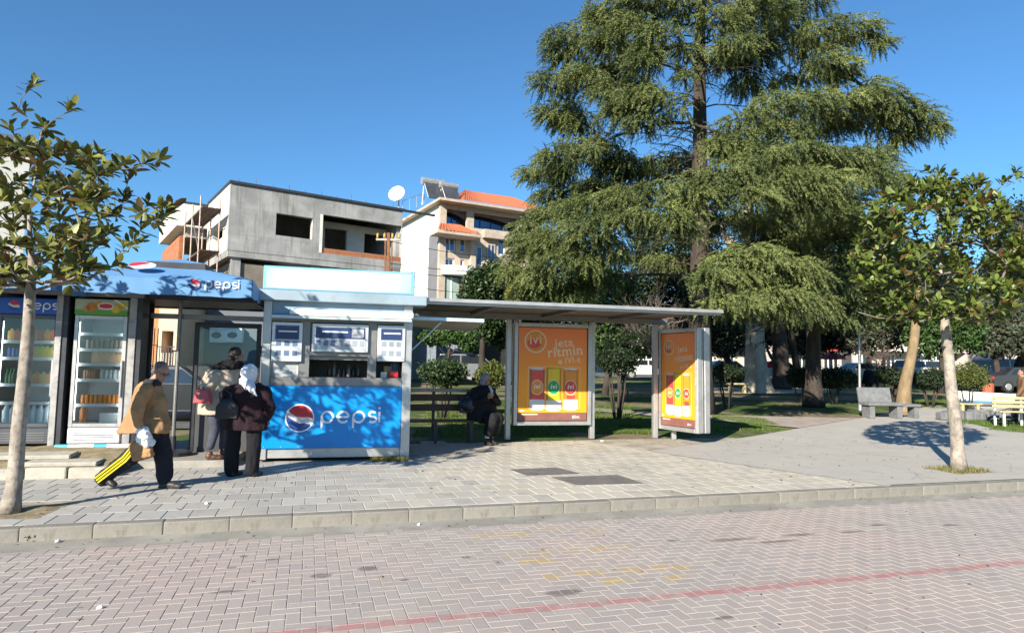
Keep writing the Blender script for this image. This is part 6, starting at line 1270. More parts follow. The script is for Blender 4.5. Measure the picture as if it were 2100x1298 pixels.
def add_head(m, c, f, u, s=1.0):
    B = basis(f, u); c = Vector(c); P = lambda r, q, z: c + B @ Vector((r, q, z)) * s
    m.ell(P(0, -.012, .025), (.076 * s, .096 * s, .092 * s), B, 16, 12); m.ell(P(0, .022, -.05), (.058 * s, .066 * s, .072 * s), B, 14, 10); m.ell(P(0, .05, -.092), (.03 * s, .03 * s, .022 * s), B, 10, 8)
    m.ell(P(0, .088, -.022), (.014 * s, .022 * s, .026 * s), B, 8, 8); m.ell(P(0, .098, -.034), (.016 * s, .016 * s, .012 * s), B, 8, 6); m.ell(P(0, .074, .022), (.05 * s, .016 * s, .012 * s), B, 10, 6); m.ell(P(0, .078, -.066), (.026 * s, .012 * s, .010 * s), B, 8, 6)
    for sx in (-1, 1): m.ell(P(.077 * sx, -.012, -.015), (.012 * s, .022 * s, .034 * s), B, 8, 8); m.ell(P(.04 * sx, .062, -.03), (.024 * s, .02 * s, .02 * s), B, 8, 6)
def face_parts(par, c, f, u, s=1.0):
    B = basis(f, u); c = Vector(c); P = lambda r, q, z: c + B @ Vector((r, q, z)) * s
    for sx in (-1, 1):
        MB().ell(P(.033 * sx, .080, .002), (.012 * s, .008 * s, .006 * s), B, 8, 6).build('eye', EYE, par, smooth=True); MB().ell(P(.034 * sx, .086, .022), (.02 * s, .006 * s, .005 * s), B, 8, 6).build('eyebrow', HAIRG, par, smooth=True)
    MB().ell(P(0, .091, -.067), (.024 * s, .005 * s, .004 * s), B, 8, 6).build('mouth', LIP, par, smooth=True)
def add_hand(m, w_, d, nrm, curl=.6, s=1.0, thumb=1):
    """palm and five fingers; d points along the hand, nrm out of the palm"""
    d = Vector(d).normalized(); nrm = (Vector(nrm) - d * Vector(nrm).dot(d)).normalized(); sd_ = d.cross(nrm); w_ = Vector(w_); B = Matrix((sd_, d, nrm)).transposed()
    m.ell(w_ + d * .045 * s, (.042 * s, .055 * s, .018 * s), B, 10, 8)
    for k, (o, L) in enumerate(((-.03, .068), (-.01, .078), (.01, .074), (.029, .058))):
        p = w_ + d * .085 * s + sd_ * o * s; a = 0.0; pts = [p - d * .02 * s, p]; dd = d.copy()
        for j in range(3): a += curl * (.5 + .3 * j); dd = (d * math.cos(a) + nrm * math.sin(a)); p = p + dd * L * s * (.42, .32, .26)[j]; pts.append(p)
        m.tube(pts, [.0095 * s, .0095 * s, .009 * s, .0085 * s, .007 * s], 8, True)
    p = w_ + d * .025 * s + sd_ * -.038 * s * thumb; t1 = (sd_ * -thumb * .8 + d * .7 + nrm * .25).normalized(); t2 = (d * .9 + nrm * .45 - sd_ * thumb * .15).normalized(); m.tube([p - t1 * .02 * s, p, p + t1 * .034 * s, p + t1 * .034 * s + t2 * .03 * s], [.011 * s, .012 * s, .0105 * s, .008 * s], 8, True)
def rings_px(m, L, Y, n=20):        # L: (px, py, half width in px, half depth in m, depth offset)
    R_ = []
    for px, py, a, b, dy in L:
        c = PY(px, py, Y + dy); aw = a / F * (Y + dy); R_.append([c + Vector((aw * math.cos(6.283 * k / n), b * math.sin(6.283 * k / n), 0)) for k in range(n)])
    return m.loft(R_, True)
def limb(m, pts, rad, n=12):
    P2 = []; R2 = []
    for i in range(len(pts) - 1):
        for k in range(4): f = k / 4; P2.append(Vector(pts[i]).lerp(Vector(pts[i + 1]), f)); R2.append(rad[i] * (1 - f) + rad[i + 1] * f)
    P2.append(Vector(pts[-1])); R2.append(rad[-1]); m.tube(P2, R2, n, True); m.ell(pts[0], (rad[0],) * 3, None, 10, 8); m.ell(pts[-1], (rad[-1],) * 3, None, 10, 8)
    for p, r in zip(pts[1:-1], rad[1:-1]): m.ell(p, (r,) * 3, None, 10, 8)
def shoe(par, heel, toe, mat, s=1.0, up=(0, 0, 1), name='shoe'):
    heel = Vector(heel); toe = Vector(toe); d = (toe - heel).normalized(); B = basis(d, up); m = MB(); L = (toe - heel).length; c = lambda q, z: heel + B @ Vector((0, q * L, z * s))
    m.ell(c(.18, .045), (.042 * s, .055 * s, .05 * s), B); m.ell(c(.5, .035), (.045 * s, L * .36, .036 * s), B); m.ell(c(.8, .027), (.047 * s, L * .24, .03 * s), B); m.ell(c(.2, .085), (.038 * s, .045 * s, .04 * s), B)
    m.box(c(.5, .006), (.075 * s, L * .92, .016 * s), B); return blob(name, m, .009, mat, par, 3)
SKIN = pm('skin', (.34, .18, .12), .12, 8, .5); EYE = pm('eye_dark', (.02, .015, .012), .1, 3, .2); LIP = pm('lip', (.33, .13, .11), .1, 5, .5); HAIRG = pm('grey_hair', (.12, .11, .10), .4, 30, .8, bump=.6, bscale=90); HAIRB = pm('black_hair', (.012, .010, .009), .3, 30, .6, bump=.6, bscale=90)
def cloth(name, c, r=.85, bump=.25): return pm(name, c, .18, 5, r, bump=bump, bscale=140, spec=.25)
# ---- walking man
YM = 8.25; Q = lambda x, y, d=0.0: PY(x, y, YM + d)
foot = G(340, 998); man = thing('person', 'man in a tan jacket and striped track pants walking past the kiosk with bags', 'person', (foot.x - .4, foot.y, 0))
hc = Q(330, 762); hf = (.86, -.22, -.46); hu = (.46, -.05, .88)
m = MB(); add_head(m, hc, hf, hu); limb(m, [Q(308, 790), Q(324, 772)], [.062, .056])
rings_px(m, [(311, 786, 14, .08, .02), (307, 800, 17, .12, .02), (307, 825, 19, .11, .02), (309, 855, 19, .11, .02), (316, 885, 22, .12, .02)], YM)
aS, aE, aW = Q(300, 800, -.18), Q(280, 842, -.27), Q(286, 876, -.27); limb(m, [aS, aE, aW], [.055, .045, .032]); add_hand(m, aW, (.10, 0, -1), (.8, .6, 0), .9, 1, 1)
limb(m, [Q(316, 800, .18), Q(332, 845, .22), Q(342, 878, .16)], [.055, .045, .032]); add_hand(m, Q(340, 876, .19), (.2, 0, -1), (-.8, -.5, 0), .5, 1, -1)
nl = [Q(318, 874, -.05), Q(266, 938, -.11), Q(208, 982, -.12)]; ff = [Q(325, 884, .09), Q(335, 932, .10), Q(338, 980, .08)]
for L in (nl, ff): limb(m, L, [.085, .058, .042])
blob('body', m, .0085, SKIN, man, 3); face_parts(man, hc, hf, hu)
B = basis(hf, hu); m = MB(); m.ell(hc + B @ Vector((0, -.03, .035)), (.081, .088, .088), B, 16, 12); m.ell(hc + B @ Vector((0, -.06, -.02)), (.075, .05, .06), B); blob('hair', m, .01, HAIRG, man, 3, .004, 40, (1, 1, 1))
m = MB(); 
for sx in (-1, 1):
    c = hc + B @ Vector((.034 * sx, .102, .004)); pts = [c + B @ Vector((.022 * math.cos(a), 0, .017 * math.sin(a))) for a in np.linspace(0, 6.283, 13)]; m.tube(pts, .0025, 5, False); m.tube([c + B @ Vector((.022 * sx, 0, .004)), hc + B @ Vector((.083 * sx, -.01, .004))], .0025, 5)
o = m.build('glasses', BLACKP, man); o['kind'] = 'stuff'
m = MB(); rings_px(m, [(316, 777, 15, .085, 0), (309, 786, 21, .12, 0), (306, 792, 22, .13, 0)], YM); blob('scarf', m, .012, cloth('dark_scarf', (.03, .03, .035)), man, 3, .006, 25)
TAN = cloth('tan_jacket', (.34, .195, .095)); m = MB()
rings_px(m, [(308, 784, 17, .11, 0), (305, 793, 25, .165, .02), (306, 812, 30, .165, .02), (305, 838, 36, .16, .02), (300, 862, 44, .195, .0), (293, 886, 52, .225, -.02)], YM)
limb(m, [aS, aE, Q(285, 868, -.27)], [.083, .072, .060]); limb(m, [Q(316, 800, .17), Q(332, 845, .22), Q(341, 870, .17)], [.085, .075, .062]); blob('jacket', m, .012, TAN, man, 2, .022, 9, (1, 1, .7))
m = MB(); rings_px(m, [(316, 779, 13, .075, .02), (311, 785, 19, .11, .02), (306, 791, 22, .14, .02)], YM); blob('collar', m, .011, TAN, man, 1, .008, 20)
MB().box(Q(318, 858, -.165), (.13, .012, .015), rotz(.2)).build('pocket_flap', cloth('tan_shade', (.28, .17, .08)), man, bevel=.004)
m = MB(); limb(m, [nl[0], nl[1], Q(212, 980, -.12)], [.098, .098, .088]); limb(m, [ff[0], ff[1], Q(338, 978, .08)], [.12, .105, .092]); blob('trousers', m, .013, cloth('dark_track_pants', (.018, .019, .026)), man, 3, .02, 10, (1, 1, .45))
YEL = cloth('yellow_stripe', (.62, .50, .02), .7, .1)
for k in (-1, 0, 1):      # three stripes down the outside of the near leg
    m = MB(); P_ = []
    for i in range(25):
        f = i / 24; j = f * 2; a, b = (nl[0], nl[1]) if j < 1 else (nl[1], nl[2]); g_ = j if j < 1 else j - 1; p = a.lerp(b, g_); rr = (.098 * (1 - g_) + .098 * g_) if j < 1 else (.098 * (1 - g_) + .090 * g_); t_ = (b - a).normalized(); sd_ = Vector((t_.z, 0, -t_.x)); q = p + Vector((0, -rr - .014, 0)) + sd_ * k * .032
        if f > .30: P_.append((q, sd_))
    m.add([q + s_ * e for q, s_ in P_ for e in (-.0085, .0085)], [(2 * i, 2 * i + 1, 2 * i + 3, 2 * i + 2) for i in range(len(P_) - 1)]); o = m.build('stripe', YEL, man); o.modifiers.new('s', 'SOLIDIFY').thickness = .02
SHOE = pm('black_shoe', (.03, .028, .027), .2, 8, .5); shoe(man, Q(200, 978, -.12), Q(236, 1000, -.14), SHOE, 1.1, (.4, 0, .9)); a = Q(326, 990, .08); a.z = .005; b = Q(374, 994, .02); b.z = .008; shoe(man, a, b, SHOE, 1.1)
m = MB(); c = Q(286, 892, -.26)
for k in range(9): m.ell(c + Vector((rng.uniform(-.10, .11), rng.uniform(-.05, .05), rng.uniform(-.10, .06))), (rng.uniform(.06, .10), rng.uniform(.045, .07), rng.uniform(.06, .09)), rotz(rng.random() * 3), 8, 6)
m.ell(aW - ZV * .05, (.035, .035, .05)); blob('plastic_bag', m, .012, pm('white_plastic', (.78, .79, .80), .05, 8, .35), None, 3, .028, 14, (1, 1, 1), label='crumpled white plastic bag in the hand of the walking man', cat='bag')
m = MB(); c = Q(291, 922, -.24); m.box(c, (.24, .10, .22), Matrix.Rotation(-.25, 3, 'Y')); blob('paper_bag', m, .014, pm('kraft_paper', (.36, .20, .09), .15, 6, .8), None, 2, .02, 14, (1, 1, 1), label='brown paper bag hanging below the white plastic bag', cat='bag')
# ---- woman with white headscarf, seen from behind
YW = 9.25; Q = lambda x, y, d=0.0: PY(x, y, YW + d); fo = G(490, 974); wo = thing('person', 'woman in dark maroon coat and white headscarf seen from behind at the kiosk', 'person', (fo.x, YW, 0))
hc = Q(513, 767); hf = (.35, .92, -.1); hu = (0, .05, 1); m = MB(); add_head(m, hc, hf, hu, .97); limb(m, [Q(510, 796), Q(512, 780)], [.06, .055])
rings_px(m, [(509, 790, 20, .09, 0), (507, 800, 34, .12, 0), (505, 830, 34, .12, 0), (503, 872, 36, .13, 0)], YW)
la, ra = [Q(470, 803), Q(455, 838, -.04), Q(468, 862, .10)], [Q(543, 803), Q(555, 838, -.03), Q(548, 860, .12)]
for L, th in ((la, 1), (ra, -1)): limb(m, L, [.05, .042, .03]); add_hand(m, L[2], (L[2] - L[1]).normalized() + Vector((0, .5, 0)), (-.6 * th, .2, .2), .6, .95, th)
ll, rl_ = [Q(481, 872), Q(476, 920), Q(474, 964)], [Q(521, 872), Q(519, 920), Q(516, 964)]
for L in (ll, rl_): limb(m, L, [.08, .06, .045])
blob('body', m, .0085, SKIN, wo, 3); face_parts(wo, hc, hf, hu)
MAR = cloth('maroon_coat', (.017, .007, .011)); m = MB(); rings_px(m, [(511, 786, 22, .10, 0), (507, 794, 40, .13, 0), (506, 815, 39, .16, 0), (505, 842, 38, .17, 0), (503, 864, 43, .18, 0), (502, 881, 46, .18, 0)], YW)
limb(m, [la[0], la[1], Q(466, 858, .09)], [.075, .07, .06]); limb(m, [ra[0], ra[1], Q(549, 857, .11)], [.075, .07, .06]); blob('coat', m, .012, MAR, wo, 2, .018, 9, (1, 1, .6))
m = MB(); 
for L in (ll, rl_): limb(m, L, [.105, .098, .09])
blob('trousers', m, .013, cloth('black_trousers', (.012, .012, .015)), wo, 3, .018, 10, (1, 1, .3))
for x in (474, 516): a = Q(x, 968, -.06); a.z = .004; b = a + Vector((.05, .23, 0)); shoe(wo, a, b, SHOE)
m = MB(); B = basis(hf, hu); m.ell(hc + B @ Vector((0, -.02, .02)), (.105, .118, .122), B, 18, 14); m.ell(hc + B @ Vector((0, -.03, -.09)), (.10, .10, .07), B, 14, 10); limb(m, [Q(512, 790, -.11), Q(519, 802, -.17), Q(526, 812, -.17)], [.07, .038, .012]); limb(m, [Q(500, 782, -.06), Q(508, 795, -.13)], [.06, .04]); blob('headscarf', m, .011, cloth('white_scarf', (.68, .70, .74), .8), wo, 3, .014, 18, (1, 1, .5))
bg = thing('handbag', 'black leather handbag on the arm of the woman in the headscarf', 'bag', Q(465, 855, -.16)); m = MB(); m.ell(Q(466, 836, -.17), (.15, .065, .13), None, 16, 12); m.box(Q(466, 845, -.17), (.30, .10, .18), rotz(.1)); blob('bag_body', m, .014, pm('black_leather', (.017, .018, .021), .2, 6, .6), bg, 5, .008, 12); c = Q(462, 806, -.12); MB().tube([Q(452, 828, -.17), Q(450, 806, -.12), Q(461, 798, -.08), Q(474, 806, -.12), Q(476, 828, -.17)], .012, 6).build('strap', BLACKP, bg, smooth=True)
# ---- woman in beige coat
YB = 10.1; Q = lambda x, y, d=0.0: PY(x, y, YB + d); fo = G(432, 922, .1); wb_ = thing('person', 'dark haired woman in beige coat leaning to the kiosk window', 'person', (fo.x, YB, .1))
hc = Q(486, 729); hf = (.88, .45, -.1); hu = (.15, 0, 1); m = MB(); add_head(m, hc, hf, hu, .97); limb(m, [Q(470, 757), Q(482, 742)], [.06, .052]); rings_px(m, [(472, 752, 16, .09, 0), (460, 762, 24, .16, 0), (452, 795, 24, .14, 0), (443, 832, 26, .15, 0)], YB)
na = [Q(446, 768, -.18), Q(424, 797, -.24), Q(414, 800, -.34)]; fa = [Q(470, 766, .17), Q(492, 792, .2), Q(512, 782, .25)]
for L, th in ((na, 1), (fa, -1)): limb(m, L, [.05, .042, .03]); add_hand(m, L[2], (L[2] - L[1]).normalized() - ZV * .4, (.2, .3, -.8), .8, .95, th)
ll, rl_ = [Q(437, 840, -.07), Q(441, 880, -.06), Q(432, 914, -.05)], [Q(448, 840, .08), Q(462, 880, .12), Q(455, 914, .18)]
for L in (ll, rl_): limb(m, L, [.08, .058, .042])
blob('body', m, .0085, SKIN, wb_, 3); face_parts(wb_, hc, hf, hu)
m = MB(); rings_px(m, [(471, 752, 20, .11, 0), (458, 760, 33, .19, 0), (451, 780, 36, .20, 0), (446, 808, 34, .20, 0), (443, 832, 33, .21, 0), (441, 850, 33, .21, 0)], YB); limb(m, [na[0], na[1], Q(417, 799, -.32)], [.08, .072, .06]); limb(m, fa, [.078, .07, .055]); blob('coat', m, .014, cloth('beige_coat', (.42, .35, .27)), wb_, 4, .014, 8, (1, 1, .5))
m = MB(); 
for L in (ll, rl_): limb(m, L, [.095, .072, .06])
blob('trousers', m, .013, cloth('blue_jeans', (.06, .065, .09)), wb_, 4, .008, 9)
BOOT = pm('brown_boot', (.09, .04, .025), .2, 8, .5)
for L in (ll, rl_): a = L[2].copy(); a.z = .105; a.x -= .06; shoe(wb_, a, a + Vector((.22, .08, 0)), BOOT, 1.05, name='boot')
m = MB(); B = basis(hf, hu); m.ell(hc + B @ Vector((0, -.03, .03)), (.092, .10, .102), B, 16, 12); m.ell(hc + B @ Vector((0, -.075, -.03)), (.085, .06, .09), B); blob('hair', m, .011, HAIRB, wb_, 3, .008, 30, (1, 1, .6))
m = MB(); rings_px(m, [(478, 740, 18, .10, 0), (470, 750, 28, .17, 0), (464, 757, 30, .19, 0)], YB); blob('fur_collar', m, .012, cloth('black_fur', (.012, .011, .012), .95, .8), wb_, 2, .02, 40, (1, 1, 1))
pbg = thing('handbag', 'pink red handbag carried by the woman in the beige coat', 'bag', Q(413, 824, -.38)); m = MB(); m.prism([(-.13, -.11), (.13, -.11), (.10, .10), (-.10, .10)], Q(413, 812, -.43), (1, 0, 0), (0, 0, 1), (0, 1, 0), .10); m.build('bag_body', pm('pink_leather', (.36, .06, .08), .12, 4, .4), pbg, bevel=.02, seg=3); MB().tube([Q(406, 803, -.38), Q(408, 794, -.38), Q(418, 794, -.38), Q(420, 803, -.38)], .008, 6).build('strap', pm('pink_strap', (.3, .05, .07), .1, 4, .4), pbg, smooth=True)
# ---- woman sitting under the shelter
YS = 13.9; Q = lambda x, y, d=0.0: PY(x, y, YS + d); si = thing('person', 'woman in black with grey headscarf sitting on the shelter bench', 'person', (Q(1000, 900).x, YS - .3, 0))
hc = Q(997, 778, -.02); hf = (.82, -.5, -.12); hu = (.08, 0, 1); m = MB(); add_head(m, hc, hf, hu, 1.0); limb(m, [Q(993, 797), Q(995, 788)], [.06, .055]); rings_px(m, [(993, 793, 10, .09, 0), (991, 800, 18, .16, 0), (989, 825, 18, .15, 0), (988, 855, 21, .17, 0)], YS)
la, ra = [Q(976, 804, -.10), Q(975, 827, -.22), Q(1002, 815, -.36)], [Q(1008, 804, .06), Q(1022, 826, -.10), Q(1008, 814, -.36)]
for L, th in ((la, 1), (ra, -1)): limb(m, L, [.05, .042, .03]); add_hand(m, L[2], (L[2] - L[1]).normalized(), (0, .2, 1), .8, .95, th)
ll = [Q(986, 856, -.05), Q(1012, 858, -.42), Q(999, 895, -.45)]; rl_ = [Q(996, 856, .08), Q(1022, 858, -.30), Q(1010, 895, -.30)]
for L in (ll, rl_): limb(m, L, [.085, .06, .042])
blob('body', m, .009, SKIN, si, 3); face_parts(si, hc, hf, hu)
BLK = cloth('black_coat', (.016, .016, .019)); m = MB(); rings_px(m, [(993, 790, 12, .10, 0), (991, 797, 25, .18, 0), (990, 815, 28, .20, 0), (989, 838, 29, .22, -.02), (990, 862, 32, .26, -.04)], YS); limb(m, [la[0], la[1], Q(999, 817, -.34)], [.075, .068, .055]); limb(m, [ra[0], ra[1], Q(1011, 816, -.32)], [.075, .068, .055]); blob('coat', m, .014, BLK, si, 4, .012, 8)
m = MB(); 
for L in (ll, rl_): limb(m, [L[0], L[1], L[1].lerp(L[2], .75)], [.13, .12, .11])
blob('skirt', m, .014, cloth('black_skirt', (.013, .013, .015)), si, 5, .014, 8)
m = MB(); B = basis(hf, hu); m.ell(hc + B @ Vector((0, -.03, .03)), (.10, .105, .11), B, 18, 14); m.ell(hc + B @ Vector((0, -.05, -.07)), (.09, .08, .09), B, 14, 10); blob('headscarf', m, .011, cloth('grey_scarf', (.28, .30, .34)), si, 3, .012, 18); m = MB(); limb(m, [Q(1004, 792, -.18), Q(1009, 802, -.26), Q(1008, 812, -.28)], [.028, .03, .02]); blob('scarf_end', m, .01, cloth('white_scarf_end', (.62, .63, .65)), si, 3, .01, 20)
for L in (ll, rl_): a = L[2].copy(); a.z = .006; a.x -= .04; shoe(si, a, a + Vector((.14, -.17, 0)), SHOE)
for L in (ll,): MB().tube([L[2] + ZV * .06, L[2] - ZV * .03], .048, 10).build('sock', WHITEP, si, smooth=True)
sbg = thing('shoulder_bag', 'dark blue shoulder bag resting on the bench beside the seated woman', 'bag', Q(962, 850, -.1)); m = MB(); m.ell(Q(962, 830, -.12), (.24, .12, .17), None, 16, 12); m.box(Q(962, 840, -.12), (.40, .15, .14)); blob('bag_body', m, .015, pm('navy_leather', (.015, .02, .035), .2, 6, .4), sbg, 5, .012, 10); MB().tube([Q(948, 820, -.12), Q(962, 800, -.1), Q(978, 800, -.1)], .014, 6).build('strap', BLACKP, sbg, smooth=True)
# ---- people further back
def bystander(label, base, head, H, coat, legs, hair, swing=.12, seed=0):
    t = thing('person', label, 'person', base); h = Vector((math.cos(head), math.sin(head), 0)); r = Vector((h.y, -h.x, 0)); s = H / 1.7; P = lambda q, x, z: Vector(base) + (h * q + r * x + ZV * z) * s
    m = MB(); add_head(m, P(.02, 0, 1.56), h, ZV, s); limb(m, [P(0, 0, 1.38), P(.01, 0, 1.48)], [.06 * s, .055 * s]); sh = [P(0, x, 1.36) for x in (-.18, .18)]
    def rg(mm, L): mm.loft([[P(q + b * math.sin(6.283 * k / 16), a * math.cos(6.283 * k / 16), z) for k in range(16)] for (q, a, b, z) in L])
    rg(m, [(0, .10, .08, 1.42), (0, .17, .11, 1.34), (0, .15, .11, 1.1), (0, .15, .12, .9)])
    arms = []; lg = []
    for x, sg in ((-.19, 1), (.19, -1)): arms.append([P(0, x, 1.35), P(-.02 + swing * sg, x * 1.25, 1.08), P(.08 + swing * sg * 1.4, x * 1.2, .86)]); lg.append([P(0, x * .5, .9), P(.06 - swing * sg * 1.2, x * .5, .48), P(-swing * sg * 2, x * .5, .07)])
    for L, th in zip(arms, (1, -1)): limb(m, L, [.05 * s, .042 * s, .03 * s]); add_hand(m, L[2], L[2] - L[1], -h, .5, s, th)
    for L in lg: limb(m, L, [.08 * s, .056 * s, .042 * s])
    blob('body', m, .012, SKIN, t, 3); m = MB(); rg(m, [(0, .12, .10, 1.44), (0, .20, .13, 1.36), (0, .21, .14, 1.15), (0, .21, .15, .95), (0, .22, .16, .78)])
    for L in arms: limb(m, L, [.075 * s, .066 * s, .055 * s])
    blob('coat', m, .018, coat, t, 4, .01, 8); m = MB()
    for L in lg: limb(m, L, [.10 * s, .082 * s, .072 * s])
    blob('trousers', m, .018, legs, t, 4, .008, 8)
    for L in lg: a = L[2].copy(); a.z = base[2] + .005; shoe(t, a - h * .07, a + h * .18, SHOE, 1.0)
    m = MB(); m.ell(P(-.015, 0, 1.6), (.09 * s, .09 * s, .1 * s)); blob('hair', m, .014, hair, t, 3, .006, 30); return t
bystander('distant person in black jacket standing beyond the stone bench', onG(1783, 29), 1.7, 1.6, cloth('black_jacket', (.012, .012, .016)), cloth('dark_trousers', (.02, .02, .025)), HAIRB, .03)
rp = GG(2101, 868); bystander('person in brown jacket half cut off at the right edge', rp, 2.8, 1.68, cloth('brown_jacket', (.16, .09, .05)), cloth('navy_trousers', (.02, .022, .035)), HAIRB, .1)
# ================================================================ park furniture, cars, far street
STONEB = pm('grey_stone', (.16, .165, .17), .25, 6, .85, dirt=(.14, .14, .14), dirt_amt=.6, bump=.4)
def P3(px, Y, z): p = onG(px, Y); return Vector((p.x, p.y, p.z + z))
def plane_at(px, Y, ang): p = onG(px, Y); pl = Plane(p, ang); pl.o = Vector((p.x, p.y, p.z)); return pl
b1 = plane_at(1800, 21.4, math.radians(4)); sb1 = thing('stone_bench', 'grey stone bench with tall leaning backrest beside the park path', 'bench', b1.o)
def pbox(pl, nm, mt, par, u0, u1, b0, b1_, z0, z1, bev=.01): m = MB(); pl.box(m, u0, u1, b0, b1_, z0, z1); return m.build(nm, mt, par, bevel=bev)
pbox(b1, 'seat', STONEB, sb1, -.62, .55, -.5, .02, .40, .50); 
for u in (-.55, .35): pbox(b1, 'leg', STONEB, sb1, u, u + .16, -.45, .0, 0, .398)
m = MB(); m.box(b1.P(-.05, .12, .70), (1.1, .10, .52), rotz(math.radians(4)) @ Matrix.Rotation(-.22, 3, 'X')); m.build('backrest', STONEB, sb1, bevel=.02)
b2 = plane_at(1846, 21.6, math.radians(4)); sb2 = thing('stone_bench', 'plain grey stone bench without back, right of the backed stone bench', 'bench', b2.o); pbox(b2, 'seat', STONEB, sb2, -.45, .42, -.4, .05, .36, .45)
for u in (-.4, .22): pbox(b2, 'leg', STONEB, sb2, u, u + .14, -.36, .0, 0, .358)
LP = onG(1763, 24); lamp = thing('lamp_post', 'thin grey lamp post behind the stone bench', 'lamp post', LP); tp = PY(1761, 628, 24); MB().tube([LP, LP + ZV * .5, tp], [.06, .045, .035], 8).build('pole', ALU, lamp); MB().lathe(tp, [(.04, 0), (.14, .05), (.17, .3), (.06, .42), (.0, .45)], 12).build('lamp_head', WHITEP, lamp, smooth=True)
YELW = pm('yellow_painted_wood', (.42, .37, .20), .12, 4, .7, dirt=(.3, .25, .15), dirt_amt=.4)
y1 = plane_at(2062, 19.5, math.radians(-6)); yb = thing('slat_bench', 'pale yellow slatted bench at the right edge of the park', 'bench', y1.o)
for z in (.52, .64, .76): pbox(y1, 'back_slat', YELW, yb, -.32, .62, .10, .14, z, z + .085, .006)
for k in range(3): pbox(y1, 'seat_slat', YELW, yb, -.36, .66, -.32 + k * .13, -.21 + k * .13, .40, .44, .006)
for u in (-.25, .48): pbox(y1, 'leg', pm('pale_leg%d' % int(u * 100), (.5, .5, .47), .1, 4, .6), yb, u, u + .06, -.28, -.22, 0, .398, .004); pbox(y1, 'leg', WHITEP, yb, u, u + .055, .145, .19, 0, .8, .004)
bw = thing('low_park_wall', 'low dark rubble wall behind the yellow bench', 'wall', onG(2000, 21))
for k in range(16):
    p = onG(1930 + k * 13, 20.9 + .15 * (k % 2)); MB().box(p + ZV * (.13 + .02 * (k % 3)), (.24, .3, .24 + .05 * (k % 3)), rotz(.2 * (k % 4))).build('stone', STONEB, bw, bevel=.04, seg=2)
fr = thing('low_rail_fence', 'low pale wooden rail on short posts behind the slim magnolia trunk', 'fence', onG(1985, 22.5))
for x in (1972, 2003): MB().bar(onG(x, 21.6), P3(x, 21.6, .45), .09, .09).build('post', YELW, fr)
MB().bar(P3(1955, 21.6, .47), P3(2012, 21.6, .47), .11, .05).build('rail', YELW, fr)
GRNB = pm('dark_green_paint', (.02, .07, .06), .15, 4, .5)
g1 = plane_at(1318, 27, math.radians(6)); gb = thing('green_bench', 'dark green slatted park bench seen between poster and angled panel', 'bench', g1.o)
for z in (.62, .80): pbox(g1, 'back_slat', GRNB, gb, -.85, .85, .12, .16, z, z + .11, .006)
for k in range(3): pbox(g1, 'seat_slat', GRNB, gb, -.85, .85, -.35 + k * .15, -.22 + k * .15, .42, .46, .006)
for u in (-.75, .65): pbox(g1, 'leg', STEELD, gb, u, u + .07, -.3, -.23, 0, .418, .004); pbox(g1, 'leg', STEELD, gb, u, u + .07, .165, .22, 0, .9, .004)
w1 = plane_at(1512, 33, 0); wbn = thing('small_wood_bench', 'small wooden bench beside the massive pale trunk', 'bench', w1.o); pbox(w1, 'seat', YELW, wbn, -.5, .5, -.2, .2, .42, .5)
for u in (-.4, .3): pbox(w1, 'leg', YELW, wbn, u, u + .1, -.15, .15, 0, .418)
# ---- upturned white boat on the lawn at the right
bp = onG(2040, 27); bt = thing('white_boat', 'long white boat hull with blue stripe lying on the lawn at the right', 'boat', bp); WB_ = pm('boat_white', (.76, .76, .74), .04, 2, .35); R_ = []
for k in range(15):
    f = k / 14; x = -1.7 + 4.2 * f; wd = .62 * (math.sin(math.pi * min(1, .12 + f * .75)) ** .7 if f > 0 else .02); ht = .16 + .10 * (1 - f) ** 2
    c = bp + Vector((x, 0, .30)); R_.append([c + Vector((0, -wd, ht + .05)), c + Vector((0, -wd * .92, 0)), c + Vector((0, -wd * .5, -.2)), c + Vector((0, 0, -.28)), c + Vector((0, wd * .5, -.2)), c + Vector((0, wd * .92, 0)), c + Vector((0, wd, ht + .05)), c + Vector((0, 0, ht + .02))])
MB().loft(R_).build('hull', WB_, bt, smooth=True)
m = MB()
for k in range(1, 14):
    a = (R_[k][1] + R_[k][2]) / 2 + Vector((0, -.02, .02)); b = (R_[k + 1][1] + R_[k + 1][2]) / 2 + Vector((0, -.02, .02)); m.bar(a, b, .03, .09)
o = m.build('blue_stripe', pm('boat_blue', (.05, .25, .55), .1, 2, .4), bt); o['kind'] = 'stuff'
